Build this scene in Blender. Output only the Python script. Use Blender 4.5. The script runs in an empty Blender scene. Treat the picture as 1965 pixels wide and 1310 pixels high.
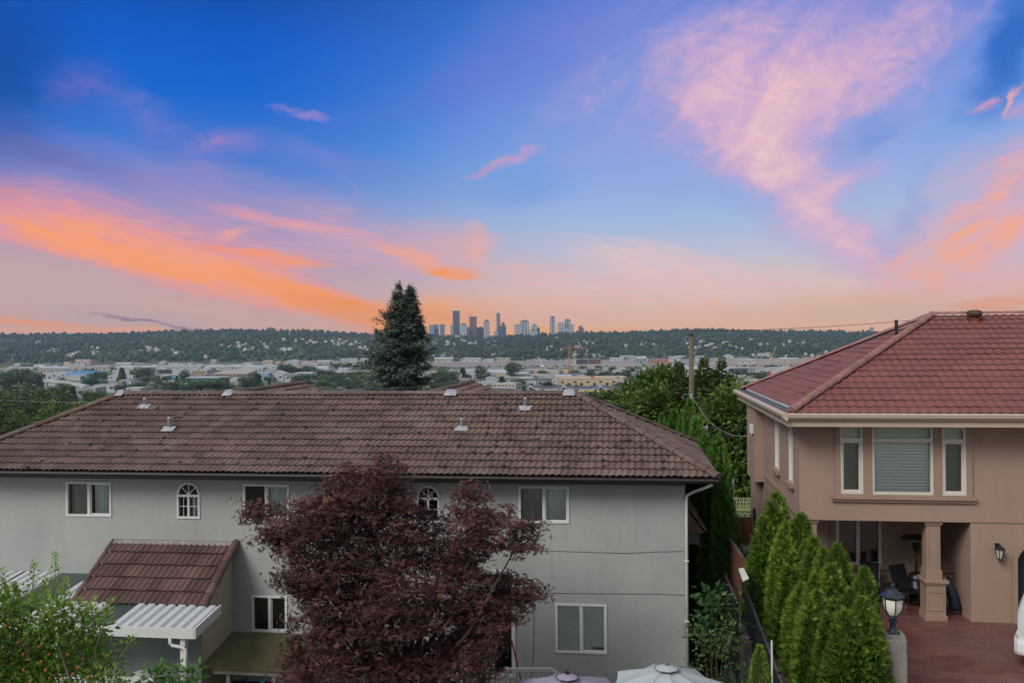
import bpy, math, random
import numpy as np
from math import sin, cos, tan, pi, atan, atan2, sqrt, radians, floor, ceil, exp
random.seed(7); RNG = np.random.default_rng(7)
SC = bpy.context.scene; COL = SC.collection

# ------------------------------------------------------------------ camera model (photo 1965 x 1310)
F = 1700.; CX, CY = 982.5, 655.; ZC = 7.2
YAW = atan(218/1700.); PITCH = -5/1700.; ROLL = -0.0085
def _rz(a): return np.array([[cos(a), -sin(a), 0], [sin(a), cos(a), 0], [0, 0, 1]])
def _rx(a): return np.array([[1, 0, 0], [0, cos(a), -sin(a)], [0, sin(a), cos(a)]])
RC = _rz(YAW) @ _rx(pi/2+PITCH) @ _rz(ROLL); CAM = np.array([0, 0, ZC])
def ray(u, v): return RC @ np.array([(u-CX)/F, -(v-CY)/F, -1.])
def pY(u, v, Y): d = ray(u, v); return CAM + d*(Y/d[1])
def pX(u, v, X): d = ray(u, v); return CAM + d*(X/d[0])
def pZ(u, v, Z): d = ray(u, v); return CAM + d*((Z-ZC)/d[2])
HD = np.array([-sin(YAW), cos(YAW), 0]); RT = np.array([cos(YAW), sin(YAW), 0])
def hz(u): return 650-.0085*(u-982)
def smooth(e0, e1, x): t = np.clip((x-e0)/(e1-e0), 0, 1); return t*t*(3-2*t)

# ------------------------------------------------------------------ materials
def srgb(c):
    return tuple(((x/255.)/12.92 if x <= 10 else (((x/255.)+.055)/1.055)**2.4) for x in c)
MATS = {}
def nt(name):
    m = bpy.data.materials.new(name); m.use_nodes = True
    t = m.node_tree; t.nodes.clear()
    out = t.nodes.new('ShaderNodeOutputMaterial')
    return m, t, out
def L(t, a, b): t.links.new(a, b)
def noise_node(t, vec, scale, detail=4, rough=.55, dist=0):
    n = t.nodes.new('ShaderNodeTexNoise'); n.inputs['Scale'].default_value = scale
    n.inputs['Detail'].default_value = detail; n.inputs['Roughness'].default_value = rough
    n.inputs['Distortion'].default_value = dist
    if vec is not None: L(t, vec, n.inputs['Vector'])
    return n
def mixc(t, fac, a, b, mode='MIX'):
    n = t.nodes.new('ShaderNodeMix'); n.data_type = 'RGBA'; n.blend_type = mode
    for i, x in ((0, fac), (6, a), (7, b)):
        if hasattr(x, 'is_output'): L(t, x, n.inputs[i])
        elif i == 0: n.inputs[0].default_value = x
        else: n.inputs[i].default_value = (x[0], x[1], x[2], 1)
    return n.outputs[2]
def maprange(t, x, a, b, c=0, d=1, smoothst=False):
    n = t.nodes.new('ShaderNodeMapRange'); n.clamp = True
    if smoothst: n.interpolation_type = 'SMOOTHSTEP'
    L(t, x, n.inputs[0])
    for i, q in enumerate((a, b, c, d)): n.inputs[i+1].default_value = q
    return n.outputs[0]
def mth(t, op, a, b=None):
    n = t.nodes.new('ShaderNodeMath'); n.operation = op
    for i, x in ((0, a), (1, b)):
        if x is None: continue
        if hasattr(x, 'is_output'): L(t, x, n.inputs[i])
        else: n.inputs[i].default_value = x
    return n.outputs[0]
def objco(t, scale=(1, 1, 1), world=False):
    if world:
        g = t.nodes.new('ShaderNodeNewGeometry'); o = g.outputs['Position']
    else:
        g = t.nodes.new('ShaderNodeTexCoord'); o = g.outputs['Object']
    if scale == (1, 1, 1): return o
    mp = t.nodes.new('ShaderNodeMapping'); mp.inputs['Scale'].default_value = scale
    L(t, o, mp.inputs['Vector']); return mp.outputs[0]
def mat(name, col, rough=.8, var=.15, nscale=1.5, stretch=(1, 1, 1), bump=0., bscale=40., metal=0., rnd=0., spots=None, spec=.4, coat=0., emis=None, runs=None, bst=None):
    """plain weathered surface: two-scale mottling, optional per-face variation, spots and bump"""
    if name in MATS: return MATS[name]
    m, t, out = nt(name); p = t.nodes.new('ShaderNodeBsdfPrincipled'); L(t, p.outputs[0], out.inputs[0])
    v = objco(t, stretch)
    c1 = [min(1, x*(1+var)) for x in col]; c0 = [x*(1-var) for x in col]
    n1 = noise_node(t, v, nscale, 5); n2 = noise_node(t, v, nscale*9.3, 3)
    f = mth(t, 'ADD', mth(t, 'MULTIPLY', n1.outputs[0], .65), mth(t, 'MULTIPLY', n2.outputs[0], .35))
    c = mixc(t, maprange(t, f, .3, .7), c0, c1)
    if rnd:
        a = t.nodes.new('ShaderNodeAttribute'); a.attribute_name = 'rnd'
        c = mixc(t, 1., c, mixc(t, a.outputs['Fac'], [1-rnd]*3, [1+rnd]*3), 'MULTIPLY')
    for sp in (spots or []):   # (scale, threshold0, threshold1, colour, amount)
        ns = noise_node(t, objco(t), sp[0], 3)
        c = mixc(t, mth(t, 'MULTIPLY', maprange(t, ns.outputs[0], sp[1], sp[2]), sp[4]), c, sp[3])
    if runs:                     # rain runs: narrow vertical stains, patchy (colour, amount)
        na = noise_node(t, objco(t, (3.2, 3.2, .16)), 1., 4, .6); nb_ = noise_node(t, objco(t, (.5, .5, .8)), 1., 3)
        c = mixc(t, mth(t, 'MULTIPLY', mth(t, 'MULTIPLY', maprange(t, na.outputs[0], .50, .70), maprange(t, nb_.outputs[0], .42, .62)), runs[1]), c, runs[0])
    L(t, c, p.inputs['Base Color'])
    p.inputs['Roughness'].default_value = rough; p.inputs['Metallic'].default_value = metal
    p.inputs['Specular IOR Level'].default_value = spec; p.inputs['Coat Weight'].default_value = coat
    if bump:
        b = t.nodes.new('ShaderNodeBump'); b.inputs['Strength'].default_value = bump; b.inputs['Distance'].default_value = .02
        nb = noise_node(t, objco(t, bst) if bst else v, bscale, 4); L(t, nb.outputs[0], b.inputs['Height']); L(t, b.outputs[0], p.inputs['Normal'])
    if emis:
        p.inputs['Emission Color'].default_value = (*emis[0], 1); p.inputs['Emission Strength'].default_value = emis[1]
    MATS[name] = m; return m
def leafmat(name, cols, trans=.25, rough=.6, hi=None):
    """cols: dark, mid, light picked per leaf by the rnd attribute"""
    if name in MATS: return MATS[name]
    m, t, out = nt(name)
    a = t.nodes.new('ShaderNodeAttribute'); a.attribute_name = 'rnd'
    r = t.nodes.new('ShaderNodeValToRGB'); L(t, a.outputs['Fac'], r.inputs[0])
    el = r.color_ramp.elements; n = len(cols)
    while len(el) < n: el.new(.5)
    for i, c in enumerate(cols): el[i].position = i/(n-1); el[i].color = (*c, 1)
    oi = t.nodes.new('ShaderNodeObjectInfo')
    c = mixc(t, 1., r.outputs[0], mixc(t, oi.outputs['Random'], [.82, .86, .8], [1.12, 1.1, 1.15]), 'MULTIPLY')
    p = t.nodes.new('ShaderNodeBsdfPrincipled'); L(t, c, p.inputs['Base Color'])
    p.inputs['Roughness'].default_value = rough; p.inputs['Specular IOR Level'].default_value = .25
    tr = t.nodes.new('ShaderNodeBsdfTranslucent'); L(t, c, tr.inputs[0])
    mx = t.nodes.new('ShaderNodeMixShader'); mx.inputs[0].default_value = trans
    L(t, p.outputs[0], mx.inputs[1]); L(t, tr.outputs[0], mx.inputs[2]); L(t, mx.outputs[0], out.inputs[0])
    MATS[name] = m; return m
def glassmat(name, tint=(.9, .95, .95), refl=1.0, rough=.02):
    if name in MATS: return MATS[name]
    m, t, out = nt(name)
    tr = t.nodes.new('ShaderNodeBsdfTransparent'); tr.inputs[0].default_value = (*tint, 1)
    g = t.nodes.new('ShaderNodeBsdfGlossy'); g.inputs['Roughness'].default_value = rough
    fr = t.nodes.new('ShaderNodeFresnel'); fr.inputs[0].default_value = 1.5
    f = mth(t, 'MINIMUM', mth(t, 'MULTIPLY', fr.outputs[0], 1.7*refl), 1.)
    mx = t.nodes.new('ShaderNodeMixShader'); L(t, f, mx.inputs[0])
    L(t, tr.outputs[0], mx.inputs[1]); L(t, g.outputs[0], mx.inputs[2]); L(t, mx.outputs[0], out.inputs[0])
    MATS[name] = m; return m

# ------------------------------------------------------------------ mesh building
def _props(o, label=None, cat=None, group=None, kind=None):
    if label: o['label'] = label
    if cat: o['category'] = cat
    if group: o['group'] = group
    if kind: o['kind'] = kind
    return o
def thing(name, label, cat, loc=(0, 0, 0), rz=0, group=None):
    o = bpy.data.objects.new(name, None); COL.objects.link(o); o.empty_display_size = .2
    o.location = tuple(float(x) for x in loc); o.rotation_euler = (0, 0, rz)
    return _props(o, label, cat, group)
def copy_tree(o, parent=None):
    c = o.copy(); COL.objects.link(c); c.parent = parent
    for ch in list(o.children): copy_tree(ch, c)
    return c
def root_of(o):
    while o.parent: o = o.parent
    return o
def link_mesh(name, verts, faces, m, parent=None, rnd=None, smooth_=False, local=False, mi=None):
    me = bpy.data.meshes.new(name)
    V = np.asarray(verts, dtype=np.float64)
    if parent is not None and not local:
        V = V - np.array(root_of(parent).location)
    if isinstance(faces, np.ndarray) and faces.ndim == 2:
        k = faces.shape[1]; nf = len(faces)
        me.vertices.add(len(V)); me.vertices.foreach_set('co', V.astype(np.float32).ravel())
        me.loops.add(nf*k); me.loops.foreach_set('vertex_index', faces.astype(np.int32).ravel())
        me.polygons.add(nf); me.polygons.foreach_set('loop_start', np.arange(0, nf*k, k, dtype=np.int32))
        me.update(calc_edges=True)
    else:
        me.from_pydata([tuple(x) for x in V], [], [tuple(f) for f in faces]); me.update()
    for x in (m if isinstance(m, (list, tuple)) else [m]): me.materials.append(x)
    if mi is not None: me.polygons.foreach_set('material_index', np.asarray(mi, dtype=np.int32))
    if rnd is not None:
        a = me.attributes.new('rnd', 'FLOAT', 'FACE'); a.data.foreach_set('value', np.asarray(rnd, dtype=np.float32))
    if smooth_: me.polygons.foreach_set('use_smooth', [True]*len(me.polygons))
    o = bpy.data.objects.new(name, me); COL.objects.link(o)
    if parent is not None: o.parent = parent
    return o
class MB:
    def __init__(s): s.v = []; s.f = []; s.m = []; s.r = []
    def add(s, vs, fs, m=0, r=None):
        o = len(s.v); s.v += [tuple(map(float, q)) for q in vs]
        rr = random.random() if r is None else r
        for f in fs: s.f.append(tuple(i+o for i in f)); s.m.append(m); s.r.append(rr)
    def quad(s, a, b, c, d, m=0, r=None): s.add([a, b, c, d], [(0, 1, 2, 3)], m, r)
    def poly(s, pts, m=0, r=None): s.add(pts, [tuple(range(len(pts)))], m, r)
    def box(s, x0, x1, y0, y1, z0, z1, m=0, r=None):
        s.add([(x, y, z) for z in (z0, z1) for y in (y0, y1) for x in (x0, x1)],
              [(0, 2, 3, 1), (4, 5, 7, 6), (0, 1, 5, 4), (2, 6, 7, 3), (0, 4, 6, 2), (1, 3, 7, 5)], m, r)
    def bbox(s, x0, x1, y0, y1, z0, z1, b=.01, m=0, r=None):
        """box with chamfered vertical and top edges"""
        def ring(i, z): return [(x0+i+b, y0+i, z), (x1-i-b, y0+i, z), (x1-i, y0+i+b, z), (x1-i, y1-i-b, z), (x1-i-b, y1-i, z), (x0+i+b, y1-i, z), (x0+i, y1-i-b, z), (x0+i, y0+i+b, z)]
        s.loft([ring(b, z0), ring(0, z0+b), ring(0, z1-b), ring(b, z1)], True, True, m, r)
    def loft(s, rings, cap0=True, cap1=True, m=0, r=None, closed=True):
        n = len(rings[0]); vs = [p for R in rings for p in R]; fs = []
        for i in range(len(rings)-1):
            for j in range(n if closed else n-1):
                k = (j+1) % n; fs.append((i*n+j, i*n+k, (i+1)*n+k, (i+1)*n+j))
        if cap0: fs.append(tuple(range(n-1, -1, -1)))
        if cap1: fs.append(tuple((len(rings)-1)*n+j for j in range(n)))
        s.add(vs, fs, m, r)
    def tube(s, pts, rad, n=8, m=0, r=None, caps=True, flat=1.):
        pts = [np.array(p, float) for p in pts]; k = len(pts)
        rads = list(rad) if hasattr(rad, '__len__') else [rad]*k
        rings = []; prev = None
        for i in range(k):
            d = pts[min(i+1, k-1)]-pts[max(i-1, 0)]; d /= (np.linalg.norm(d)+1e-9)
            if prev is None:
                a = np.array([0, 0, 1.]) if abs(d[2]) < .9 else np.array([1., 0, 0])
            else: a = prev
            e1 = a-d*np.dot(a, d); e1 /= (np.linalg.norm(e1)+1e-9); prev = e1; e2 = np.cross(d, e1)
            rings.append([pts[i]+rads[i]*(cos(2*pi*j/n)*e1*flat+sin(2*pi*j/n)*e2) for j in range(n)])
        s.loft(rings, caps, caps, m, r)
    def lathe(s, c, prof, n=16, m=0, r=None, a0=0.):
        s.loft([[(c[0]+q*cos(a0+2*pi*j/n), c[1]+q*sin(a0+2*pi*j/n), c[2]+z) for j in range(n)] for q, z in prof], True, True, m, r)
    def prism(s, poly, d, m=0, r=None):
        """poly (3-D points, planar) extruded by vector d"""
        d = np.array(d, float); n = len(poly)
        s.loft([[tuple(p) for p in poly], [tuple(np.array(p)+d) for p in poly]], True, True, m, r)
    def build(s, name, m, parent=None, smooth_=False, local=False):
        return link_mesh(name, s.v, s.f, m, parent, s.r, smooth_, local, s.m if isinstance(m, (list, tuple)) else None)
def sag(p0, p1, drop, n=14):
    p0 = np.array(p0, float); p1 = np.array(p1, float)
    return [p0+(p1-p0)*t-np.array([0, 0, drop*4*t*(1-t)]) for t in np.linspace(0, 1, n)]

# ------------------------------------------------------------------ palette
WHITE = mat('white_paint', (.52, .53, .52), .5, .05, 2.)
VINYL = mat('white_vinyl', (.56, .57, .56), .4, .03, 3.)
CREAM = mat('cream_aluminium', (.42, .335, .265), .5, .06, 1.)
STUCCO_G = mat('grey_stucco', (.312, .321, .310), .92, .10, .45, (1, 1, .35), .55, 24., spots=[(.35, .50, .72, (.262, .272, .270), .6), (1.3, .60, .72, (.30, .315, .30), .5)], runs=((.20, .208, .20), .26), bst=(.55, 1, 1.1))
STUCCO_P = mat('pink_stucco', (.285, .198, .155), .92, .08, .5, (1, 1, .4), .28, 40., runs=((.215, .148, .116), .3), bst=(.7, .7, 1.1), spots=[(.4, .55, .8, (.25, .172, .135), .5)])
TRIM_P = mat('tan_trim', (.27, .185, .138), .85, .08, 1., (1, 1, 1), .15, 60., runs=((.19, .13, .10), .5))
TILE_B = mat('brown_concrete_tile', (.122, .080, .067), .88, .24, 1.1, (1, 1, 1), .4, 60., rnd=.24, spots=[(1.1, .54, .70, (.175, .135, .115), .55), (.5, .52, .66, (.09, .066, .06), .5), (9., .66, .70, (.022, .019, .015), .9), (13., .73, .76, (.36, .33, .30), .7)])
TILE_B2 = mat('red_brown_concrete_tile', (.098, .056, .048), .85, .25, 1.4, (1, 1, 1), .3, 60., rnd=.32, spots=[(2.2, .55, .68, (.07, .045, .04), .6), (14., .68, .72, (.03, .03, .022), .8)])
TILE_P = mat('rose_metal_tile', (.168, .060, .054), .82, .16, .8, (1, 1, 1), .25, 120., rnd=.12, spots=[(.6, .50, .70, (.15, .060, .058), .6), (5., .62, .72, (.25, .10, .095), .4)], runs=((.13, .055, .052), .5))
DARKBR = mat('dark_brown_gutter', (.016, .012, .011), .55, .1, 2.)
DGREY = mat('dark_grey_board', (.10, .105, .105), .8, .15, 2.)
SOFFIT = mat('grey_soffit', (.22, .22, .22), .85, .1, 1.)
LEAD = mat('lead_flashing', (.34, .35, .38), .5, .22, 6., metal=.25)
GALV = mat('galvanised_pipe', (.38, .40, .43), .4, .2, 8., metal=.5)
BLACKM = mat('black_metal', (.012, .013, .015), .38, .2, 4.)
WOODF = mat('brown_fence_wood', (.125, .052, .028), .8, .25, 1., (6, 6, .6), .2, 30.)
GATEW = mat('red_brown_gate_wood', (.115, .032, .018), .7, .2, 1., (8, 8, .6), .2, 30.)
BARK = mat('dark_bark', (.045, .034, .027), .95, .3, 4., (1, 1, .3), .6, 20.)
BARKG = mat('grey_bark', (.12, .10, .085), .95, .3, 4., (1, 1, .3), .6, 20.)
POLE = mat('weathered_pole_wood', (.105, .092, .062), .95, .35, 1.2, (4, 4, .3), .4, 20.)
CONC = mat('stained_concrete', (.20, .19, .17), .95, .3, 2.2, (1.5, 1.5, .45), .4, 40., spots=[(3., .56, .70, (.07, .065, .055), .8)])
CONCP = mat('pale_concrete', (.36, .35, .33), .9, .15, .2)
GLASS = glassmat('window_glass', (.93, .97, .96), 1.1)
GLASSD = glassmat('dark_window_glass', (.80, .81, .80), 1.3)
CURTAIN = mat('pale_curtain', (.66, .68, .67), .9, .12, 3.)
BLIND = mat('pale_slat_blind', (.86, .88, .85), .7, .05, 2.)
BLINDD = mat('grey_slat_blind', (.50, .49, .46), .7, .08, 2.)
INTER = mat('room_interior', (.11, .10, .09), .9, .2, 1.)
RUBBER = mat('tyre_rubber', (.02, .02, .02), .8, .2, 3.)
LF_MAPLE = leafmat('maroon_maple_leaf', [(.020, .009, .010), (.076, .032, .032), (.155, .070, .064), (.32, .155, .125)], .30, .5)
LF_CEDAR = leafmat('cedar_spray', [(.016, .040, .006), (.062, .125, .013), (.145, .24, .026), (.33, .39, .075)], .2, .6)
LF_CEDARD = leafmat('dark_cedar_spray', [(.014, .042, .009), (.050, .122, .018), (.105, .22, .03), (.19, .32, .055)], .2, .6)
LF_SPRUCE = leafmat('spruce_needle', [(.020, .034, .024), (.050, .075, .056), (.095, .128, .098), (.16, .20, .155)], .12, .7)
LF_LIGHT = leafmat('light_green_leaf', [(.04, .095, .012), (.125, .23, .025), (.24, .37, .05), (.38, .50, .11)], .35, .5)
LF_GREEN = leafmat('mid_green_leaf', [(.022, .048, .012), (.075, .128, .026), (.15, .22, .046), (.235, .30, .08)], .25, .6)
LF_OLIVE = leafmat('dark_green_leaf', [(.018, .038, .014), (.055, .095, .030), (.105, .155, .048), (.155, .205, .07)], .22, .6)
LF_SHRUB = leafmat('glossy_shrub_leaf', [(.010, .026, .008), (.025, .065, .018), (.05, .11, .03), (.10, .17, .05)], .2, .4)
LF_FAR = leafmat('far_tree_foliage', [(.010, .022, .016), (.022, .042, .026), (.042, .068, .036), (.075, .10, .05)], .15, .8)
FRUIT = mat('orange_fruit', (.40, .085, .022), .45, .3, 6., rnd=.3)

# ------------------------------------------------------------------ foliage generators
def leaves_mesh(pos, ydir, nrm, size, tmpl, tris):
    pos = np.asarray(pos); n = len(pos)
    y = ydir/(np.linalg.norm(ydir, axis=1, keepdims=True)+1e-9)
    z = nrm-(nrm*y).sum(1, keepdims=True)*y; z /= (np.linalg.norm(z, axis=1, keepdims=True)+1e-9)
    x = np.cross(y, z); T = np.asarray(tmpl); k = len(T)
    V = pos[:, None, :]+size[:, None, None]*(T[None, :, 0:1]*x[:, None, :]+T[None, :, 1:2]*y[:, None, :]+T[None, :, 2:3]*z[:, None, :])
    Fc = (np.arange(n)[:, None, None]*k+np.asarray(tris)[None]).reshape(-1, len(tris[0]))
    return V.reshape(-1, 3), Fc
T_LEAF = ([(0, 0, 0), (.28, .42, .05), (0, 1, 0), (-.28, .42, .05)], [(0, 1, 2), (0, 2, 3)])
T_MAPLE = ([(0, 0, 0), (.10, .45, 0), (0, 1, -.1), (-.10, .45, 0), (.46, .30, 0), (.78, .58, -.12), (.22, .52, 0), (-.46, .30, 0), (-.78, .58, -.12), (-.22, .52, 0)],
           [(0, 1, 2), (0, 2, 3), (0, 4, 5), (0, 5, 6), (0, 8, 7), (0, 9, 8)])
T_SPRAY = ([(0, 0, 0), (.10, .35, .03), (0, 1, 0), (-.10, .35, .03), (.42, .72, -.04), (.12, .5, 0), (-.42, .72, -.04), (-.12, .5, 0)],
           [(0, 1, 2), (0, 2, 3), (0, 4, 5), (0, 7, 6)])
def unit(n, rng=RNG):
    d = rng.normal(size=(n, 3)); return d/np.linalg.norm(d, axis=1, keepdims=True)
def blob_crown(blobs, per, spread, size, rng, droop=.25, flat=.6, shell=.55, light_top=True, tint=0., nper=26, cv=.20):
    """clusters of leaves through the outer part of each ellipsoid. blobs: (cx,cy,cz,rx,ry,rz)"""
    P, Y, N, S, R = [], [], [], [], []
    bl = np.array(blobs)
    for b in bl:
        k = max(3, int(per*(b[3]*b[4]*b[5])**(2/3)))
        d = unit(k, rng); rr = shell+(1-shell)*rng.random(k)**.6
        jit = 1+.16*rng.normal(size=k)
        c = b[:3]+d*(rr*jit)[:, None]*b[3:6]
        # drop clusters deep inside another blob
        keep = np.ones(k, bool)
        for o in bl:
            if o is b or np.allclose(o, b): continue
            keep &= (((c-o[:3])/o[3:6])**2).sum(1) > .34
        c = c[keep]; d = d[keep]; k = len(c)
        if not k: continue
        cl = rng.random(k)
        off = rng.normal(size=(k, nper, 3))*np.array([1, 1, flat])*spread
        p = c[:, None, :]+off
        out = d[:, None, :]*.7+off/(spread*1.6)+rng.normal(size=(k, nper, 3))*.35; out[..., 2] -= droop
        nn = rng.normal(size=(k, nper, 3))*.5+np.array([0, 0, 1.])+d[:, None, :]*.35
        s = size*(.6+.8*rng.random((k, nper)))
        h = (p[..., 2]-b[2])/b[5]
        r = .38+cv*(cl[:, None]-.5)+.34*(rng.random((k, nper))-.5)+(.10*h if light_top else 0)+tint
        P.append(p.reshape(-1, 3)); Y.append(out.reshape(-1, 3)); N.append(nn.reshape(-1, 3)); S.append(s.ravel()); R.append(r.ravel())
    return np.concatenate(P), np.concatenate(Y), np.concatenate(N), np.concatenate(S), np.clip(np.concatenate(R), 0, 1)
def crown_obj(name, data, tmpl, m, parent, local=False):
    p, y, n, s, r = data; V, Fc = leaves_mesh(p, y, n, s, *tmpl)
    return link_mesh(name, V, Fc, m, parent, np.repeat(r, len(tmpl[1])), False, local)
def trunk_mb(base, tips, r0, rng, fork=.35):
    mb = MB(); base = np.array(base, float); top = np.mean(np.array(tips), axis=0)
    f = base+(top-base)*fork
    mb.tube([base-np.array([0, 0, .3]), base+(f-base)*.5+rng.normal(size=3)*r0*.4, f], [r0*1.15, r0*.9, r0*.75], 9)
    for q in tips:
        q = np.array(q, float); mid = f+(q-f)*.5+rng.normal(size=3)*r0*1.2
        mb.tube([f-(f-base)*.08, f+(mid-f)*.5+rng.normal(size=3)*r0*.5, mid, q], [r0*.6, r0*.45, r0*.28, r0*.08], 6)
    return mb
# ================================================================== GREY HOUSE
def tile_wave(x, p): return (0.5+0.5*cos(2*pi*x/p))**.75
def tile_face(mb, O, ux, us, nn, e, nrow, xl, xr, period=.165, amp=.040, step=.040, seg=6, tile=.33, s_top=None, smooth_steps=True):
    """courses of wavy roof tiles on a plane: x along the eave, s up the slope; every course steps over the one below"""
    O, ux, us, nn = (np.array(q, float) for q in (O, ux, us, nn))
    for i in range(nrow):
        s0 = i*e; s1 = (i+1)*e+.02
        if s_top is not None: s1 = min(s1, s_top)
        a0, b0, a1, b1 = xl(s0), xr(s0), xl(min(s1, s_top or s1)), xr(min(s1, s_top or s1))
        lo, hi = min(a0, a1), max(b0, b1)
        off = (i % 2)*tile*.5
        ks = np.arange(floor(lo/(period/seg)), ceil(hi/(period/seg))+1)*(period/seg)
        rows = []
        jit = {}
        for x in ks:
            xb = min(max(x, a0), b0); xt = min(max(x, a1), b1)
            ti = floor((x+off)/tile)
            if ti not in jit: jit[ti] = (random.uniform(-.004, .004), random.uniform(-.006, .010))
            js, jn = jit[ti]
            w0 = tile_wave(xb, period)*amp; w1 = tile_wave(xt, period)*amp
            rows.append((O+ux*xb+us*(s0+.13)+nn*(step*.55+w0-.02), O+ux*xb+us*(s0-.012+js)+nn*(step+w0+jn-.013), O+ux*xb+us*(s0-.014+js)+nn*(step+w0+jn), O+ux*xt+us*s1+nn*(w1)))
        rn = {}
        for j in range(len(ks)-1):
            if abs(np.dot(rows[j+1][1]-rows[j][1], ux)) < 1e-4 and abs(np.dot(rows[j+1][3]-rows[j][3], ux)) < 1e-4: continue
            ti = floor((ks[j]+off+1e-6)/tile)
            if ti not in rn: rn[ti] = random.random()
            A, B = rows[j], rows[j+1]
            mb.add([A[0], B[0], B[1], A[1], B[2], A[2], B[3], A[3]], [(0, 1, 2, 3), (3, 2, 4, 5), (5, 4, 6, 7)], 0, rn[ti])
def cap_tiles(mb, p0, p1, up, wid=.13, ln=.36, hgt=.10, r=None):
    """overlapping half-round ridge tiles from p0 up to p1"""
    p0, p1, up = (np.array(q, float) for q in (p0, p1, up)); d = p1-p0; T = np.linalg.norm(d); d /= T
    sd = np.cross(d, up); sd /= np.linalg.norm(sd); up = np.cross(sd, d); n = max(1, round(T/ln)); l = T/n
    for i in range(n):
        rings = []
        for t, k in ((-.03, 1.12), (.02, 1.12), (l+.02, .92)):
            c = p0+d*(i*l+t)
            rings.append([c+sd*wid*k*cos(a)+up*(hgt*k*sin(a)+.015) for a in np.linspace(0, pi, 8)])
        mb.loft(rings, True, True, closed=True)
def wall_panel(mb, axis, c, t, a0, a1, z0, z1, holes):
    """wall plane at y=c (axis 'y') or x=c (axis 'x'), thickness t away from the viewer, with rectangular holes (a0,a1,z0,z1)"""
    def P(a, z, d): return (a, c+d, z) if axis == 'y' else (c+d, a, z)
    A = sorted({a0, a1, *[h[0] for h in holes], *[h[1] for h in holes]}); Z = sorted({z0, z1, *[h[2] for h in holes], *[h[3] for h in holes]})
    for i in range(len(A)-1):
        for j in range(len(Z)-1):
            am, zm = (A[i]+A[i+1])/2, (Z[j]+Z[j+1])/2
            if any(h[0] < am < h[1] and h[2] < zm < h[3] for h in holes): continue
            for d in (0, t):
                mb.quad(P(A[i], Z[j], d), P(A[i+1], Z[j], d), P(A[i+1], Z[j+1], d), P(A[i], Z[j+1], d))
    for h in holes:
        mb.quad(P(h[0], h[2], 0), P(h[1], h[2], 0), P(h[1], h[2], t), P(h[0], h[2], t))
        mb.quad(P(h[0], h[3], 0), P(h[1], h[3], 0), P(h[1], h[3], t), P(h[0], h[3], t))
        for a in (h[0], h[1]): mb.quad(P(a, h[2], 0), P(a, h[3], 0), P(a, h[3], t), P(a, h[2], t))
    for a in (a0, a1): mb.quad(P(a, z0, 0), P(a, z1, 0), P(a, z1, t), P(a, z0, t))
    mb.quad(P(a0, z1, 0), P(a1, z1, 0), P(a1, z1, t), P(a0, z1, t))
def frame_y(mb, x0, x1, z0, z1, y, w, d0=-.02, d1=.06):
    mb.box(x0, x1, y+d0, y+d1, z1-w, z1); mb.box(x0, x1, y+d0, y+d1, z0, z0+w)
    mb.box(x0, x0+w, y+d0, y+d1, z0+w, z1-w); mb.box(x1-w, x1, y+d0, y+d1, z0+w, z1-w)
def pane_y(name, x0, x1, z0, z1, y, parent, m=None):
    mb = MB(); mb.quad((x0, y, z0), (x1, y, z0), (x1, y, z1), (x0, y, z1)); return mb.build(name, m or GLASS, parent)
def curtain_y(name, x0, x1, z0, z1, y, parent, m=None, waves=9, amp=.03):
    xs = np.linspace(x0, x1, 12*waves); V = []; Fc = []
    for i, x in enumerate(xs):
        t = (x-x0)/(x1-x0); yy = y+amp*sin(2*pi*waves*(t+.06*sin(9*t)))
        V += [(x+.01*sin(20*t), yy*1+.0, z0), (x, y+.4*amp*sin(2*pi*waves*(t+.06*sin(9*t))), z1)]
        if i: Fc.append((2*i-2, 2*i, 2*i+1, 2*i-1))
    return link_mesh(name, V, Fc, m or CURTAIN, parent, None, True)
def blind_y(name, x0, x1, z0, z1, y, parent, m=None, pitch=.062, tilt=.8):
    mb = MB(); z = z0
    while z < z1-pitch*.5:
        dz = .004*sin(z*37); mb.quad((x0, y-pitch*.42*tilt, z+dz), (x1, y-pitch*.42*tilt, z-dz), (x1, y+pitch*.3, z+pitch*.80), (x0, y+pitch*.3, z+pitch*.80)); z += pitch
    mb.quad((x0, y+.06, z0), (x1, y+.06, z0), (x1, y+.06, z1), (x0, y+.06, z1))
    mb.box(x0, x1, y-.03, y+.03, z1-.04, z1)
    return mb.build(name, m or BLIND, parent)
def slider(parent, x0, x1, z0, z1, y, left=None, right=None, screen=True):
    fr = MB(); frame_y(fr, x0, x1, z0, z1, y, .055, -.025, .09)
    xm = (x0+x1)/2; fr.box(xm-.04, xm+.035, y-.012, y+.07, z0+.055, z1-.055)
    frame_y(fr, xm+.035, x1-.055, z0+.055, z1-.055, y+.03, .028, -.01, .03)
    w = fr.build('window', VINYL, parent)
    pane_y('pane', x0+.055, xm-.04, z0+.055, z1-.055, y+.035, w, GLASSD if screen else GLASS)
    pane_y('pane', xm+.063, x1-.083, z0+.083, z1-.083, y+.032, w)
    return w
def gy(u, v, Y=22.5): return pY(u, v, Y)

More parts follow.
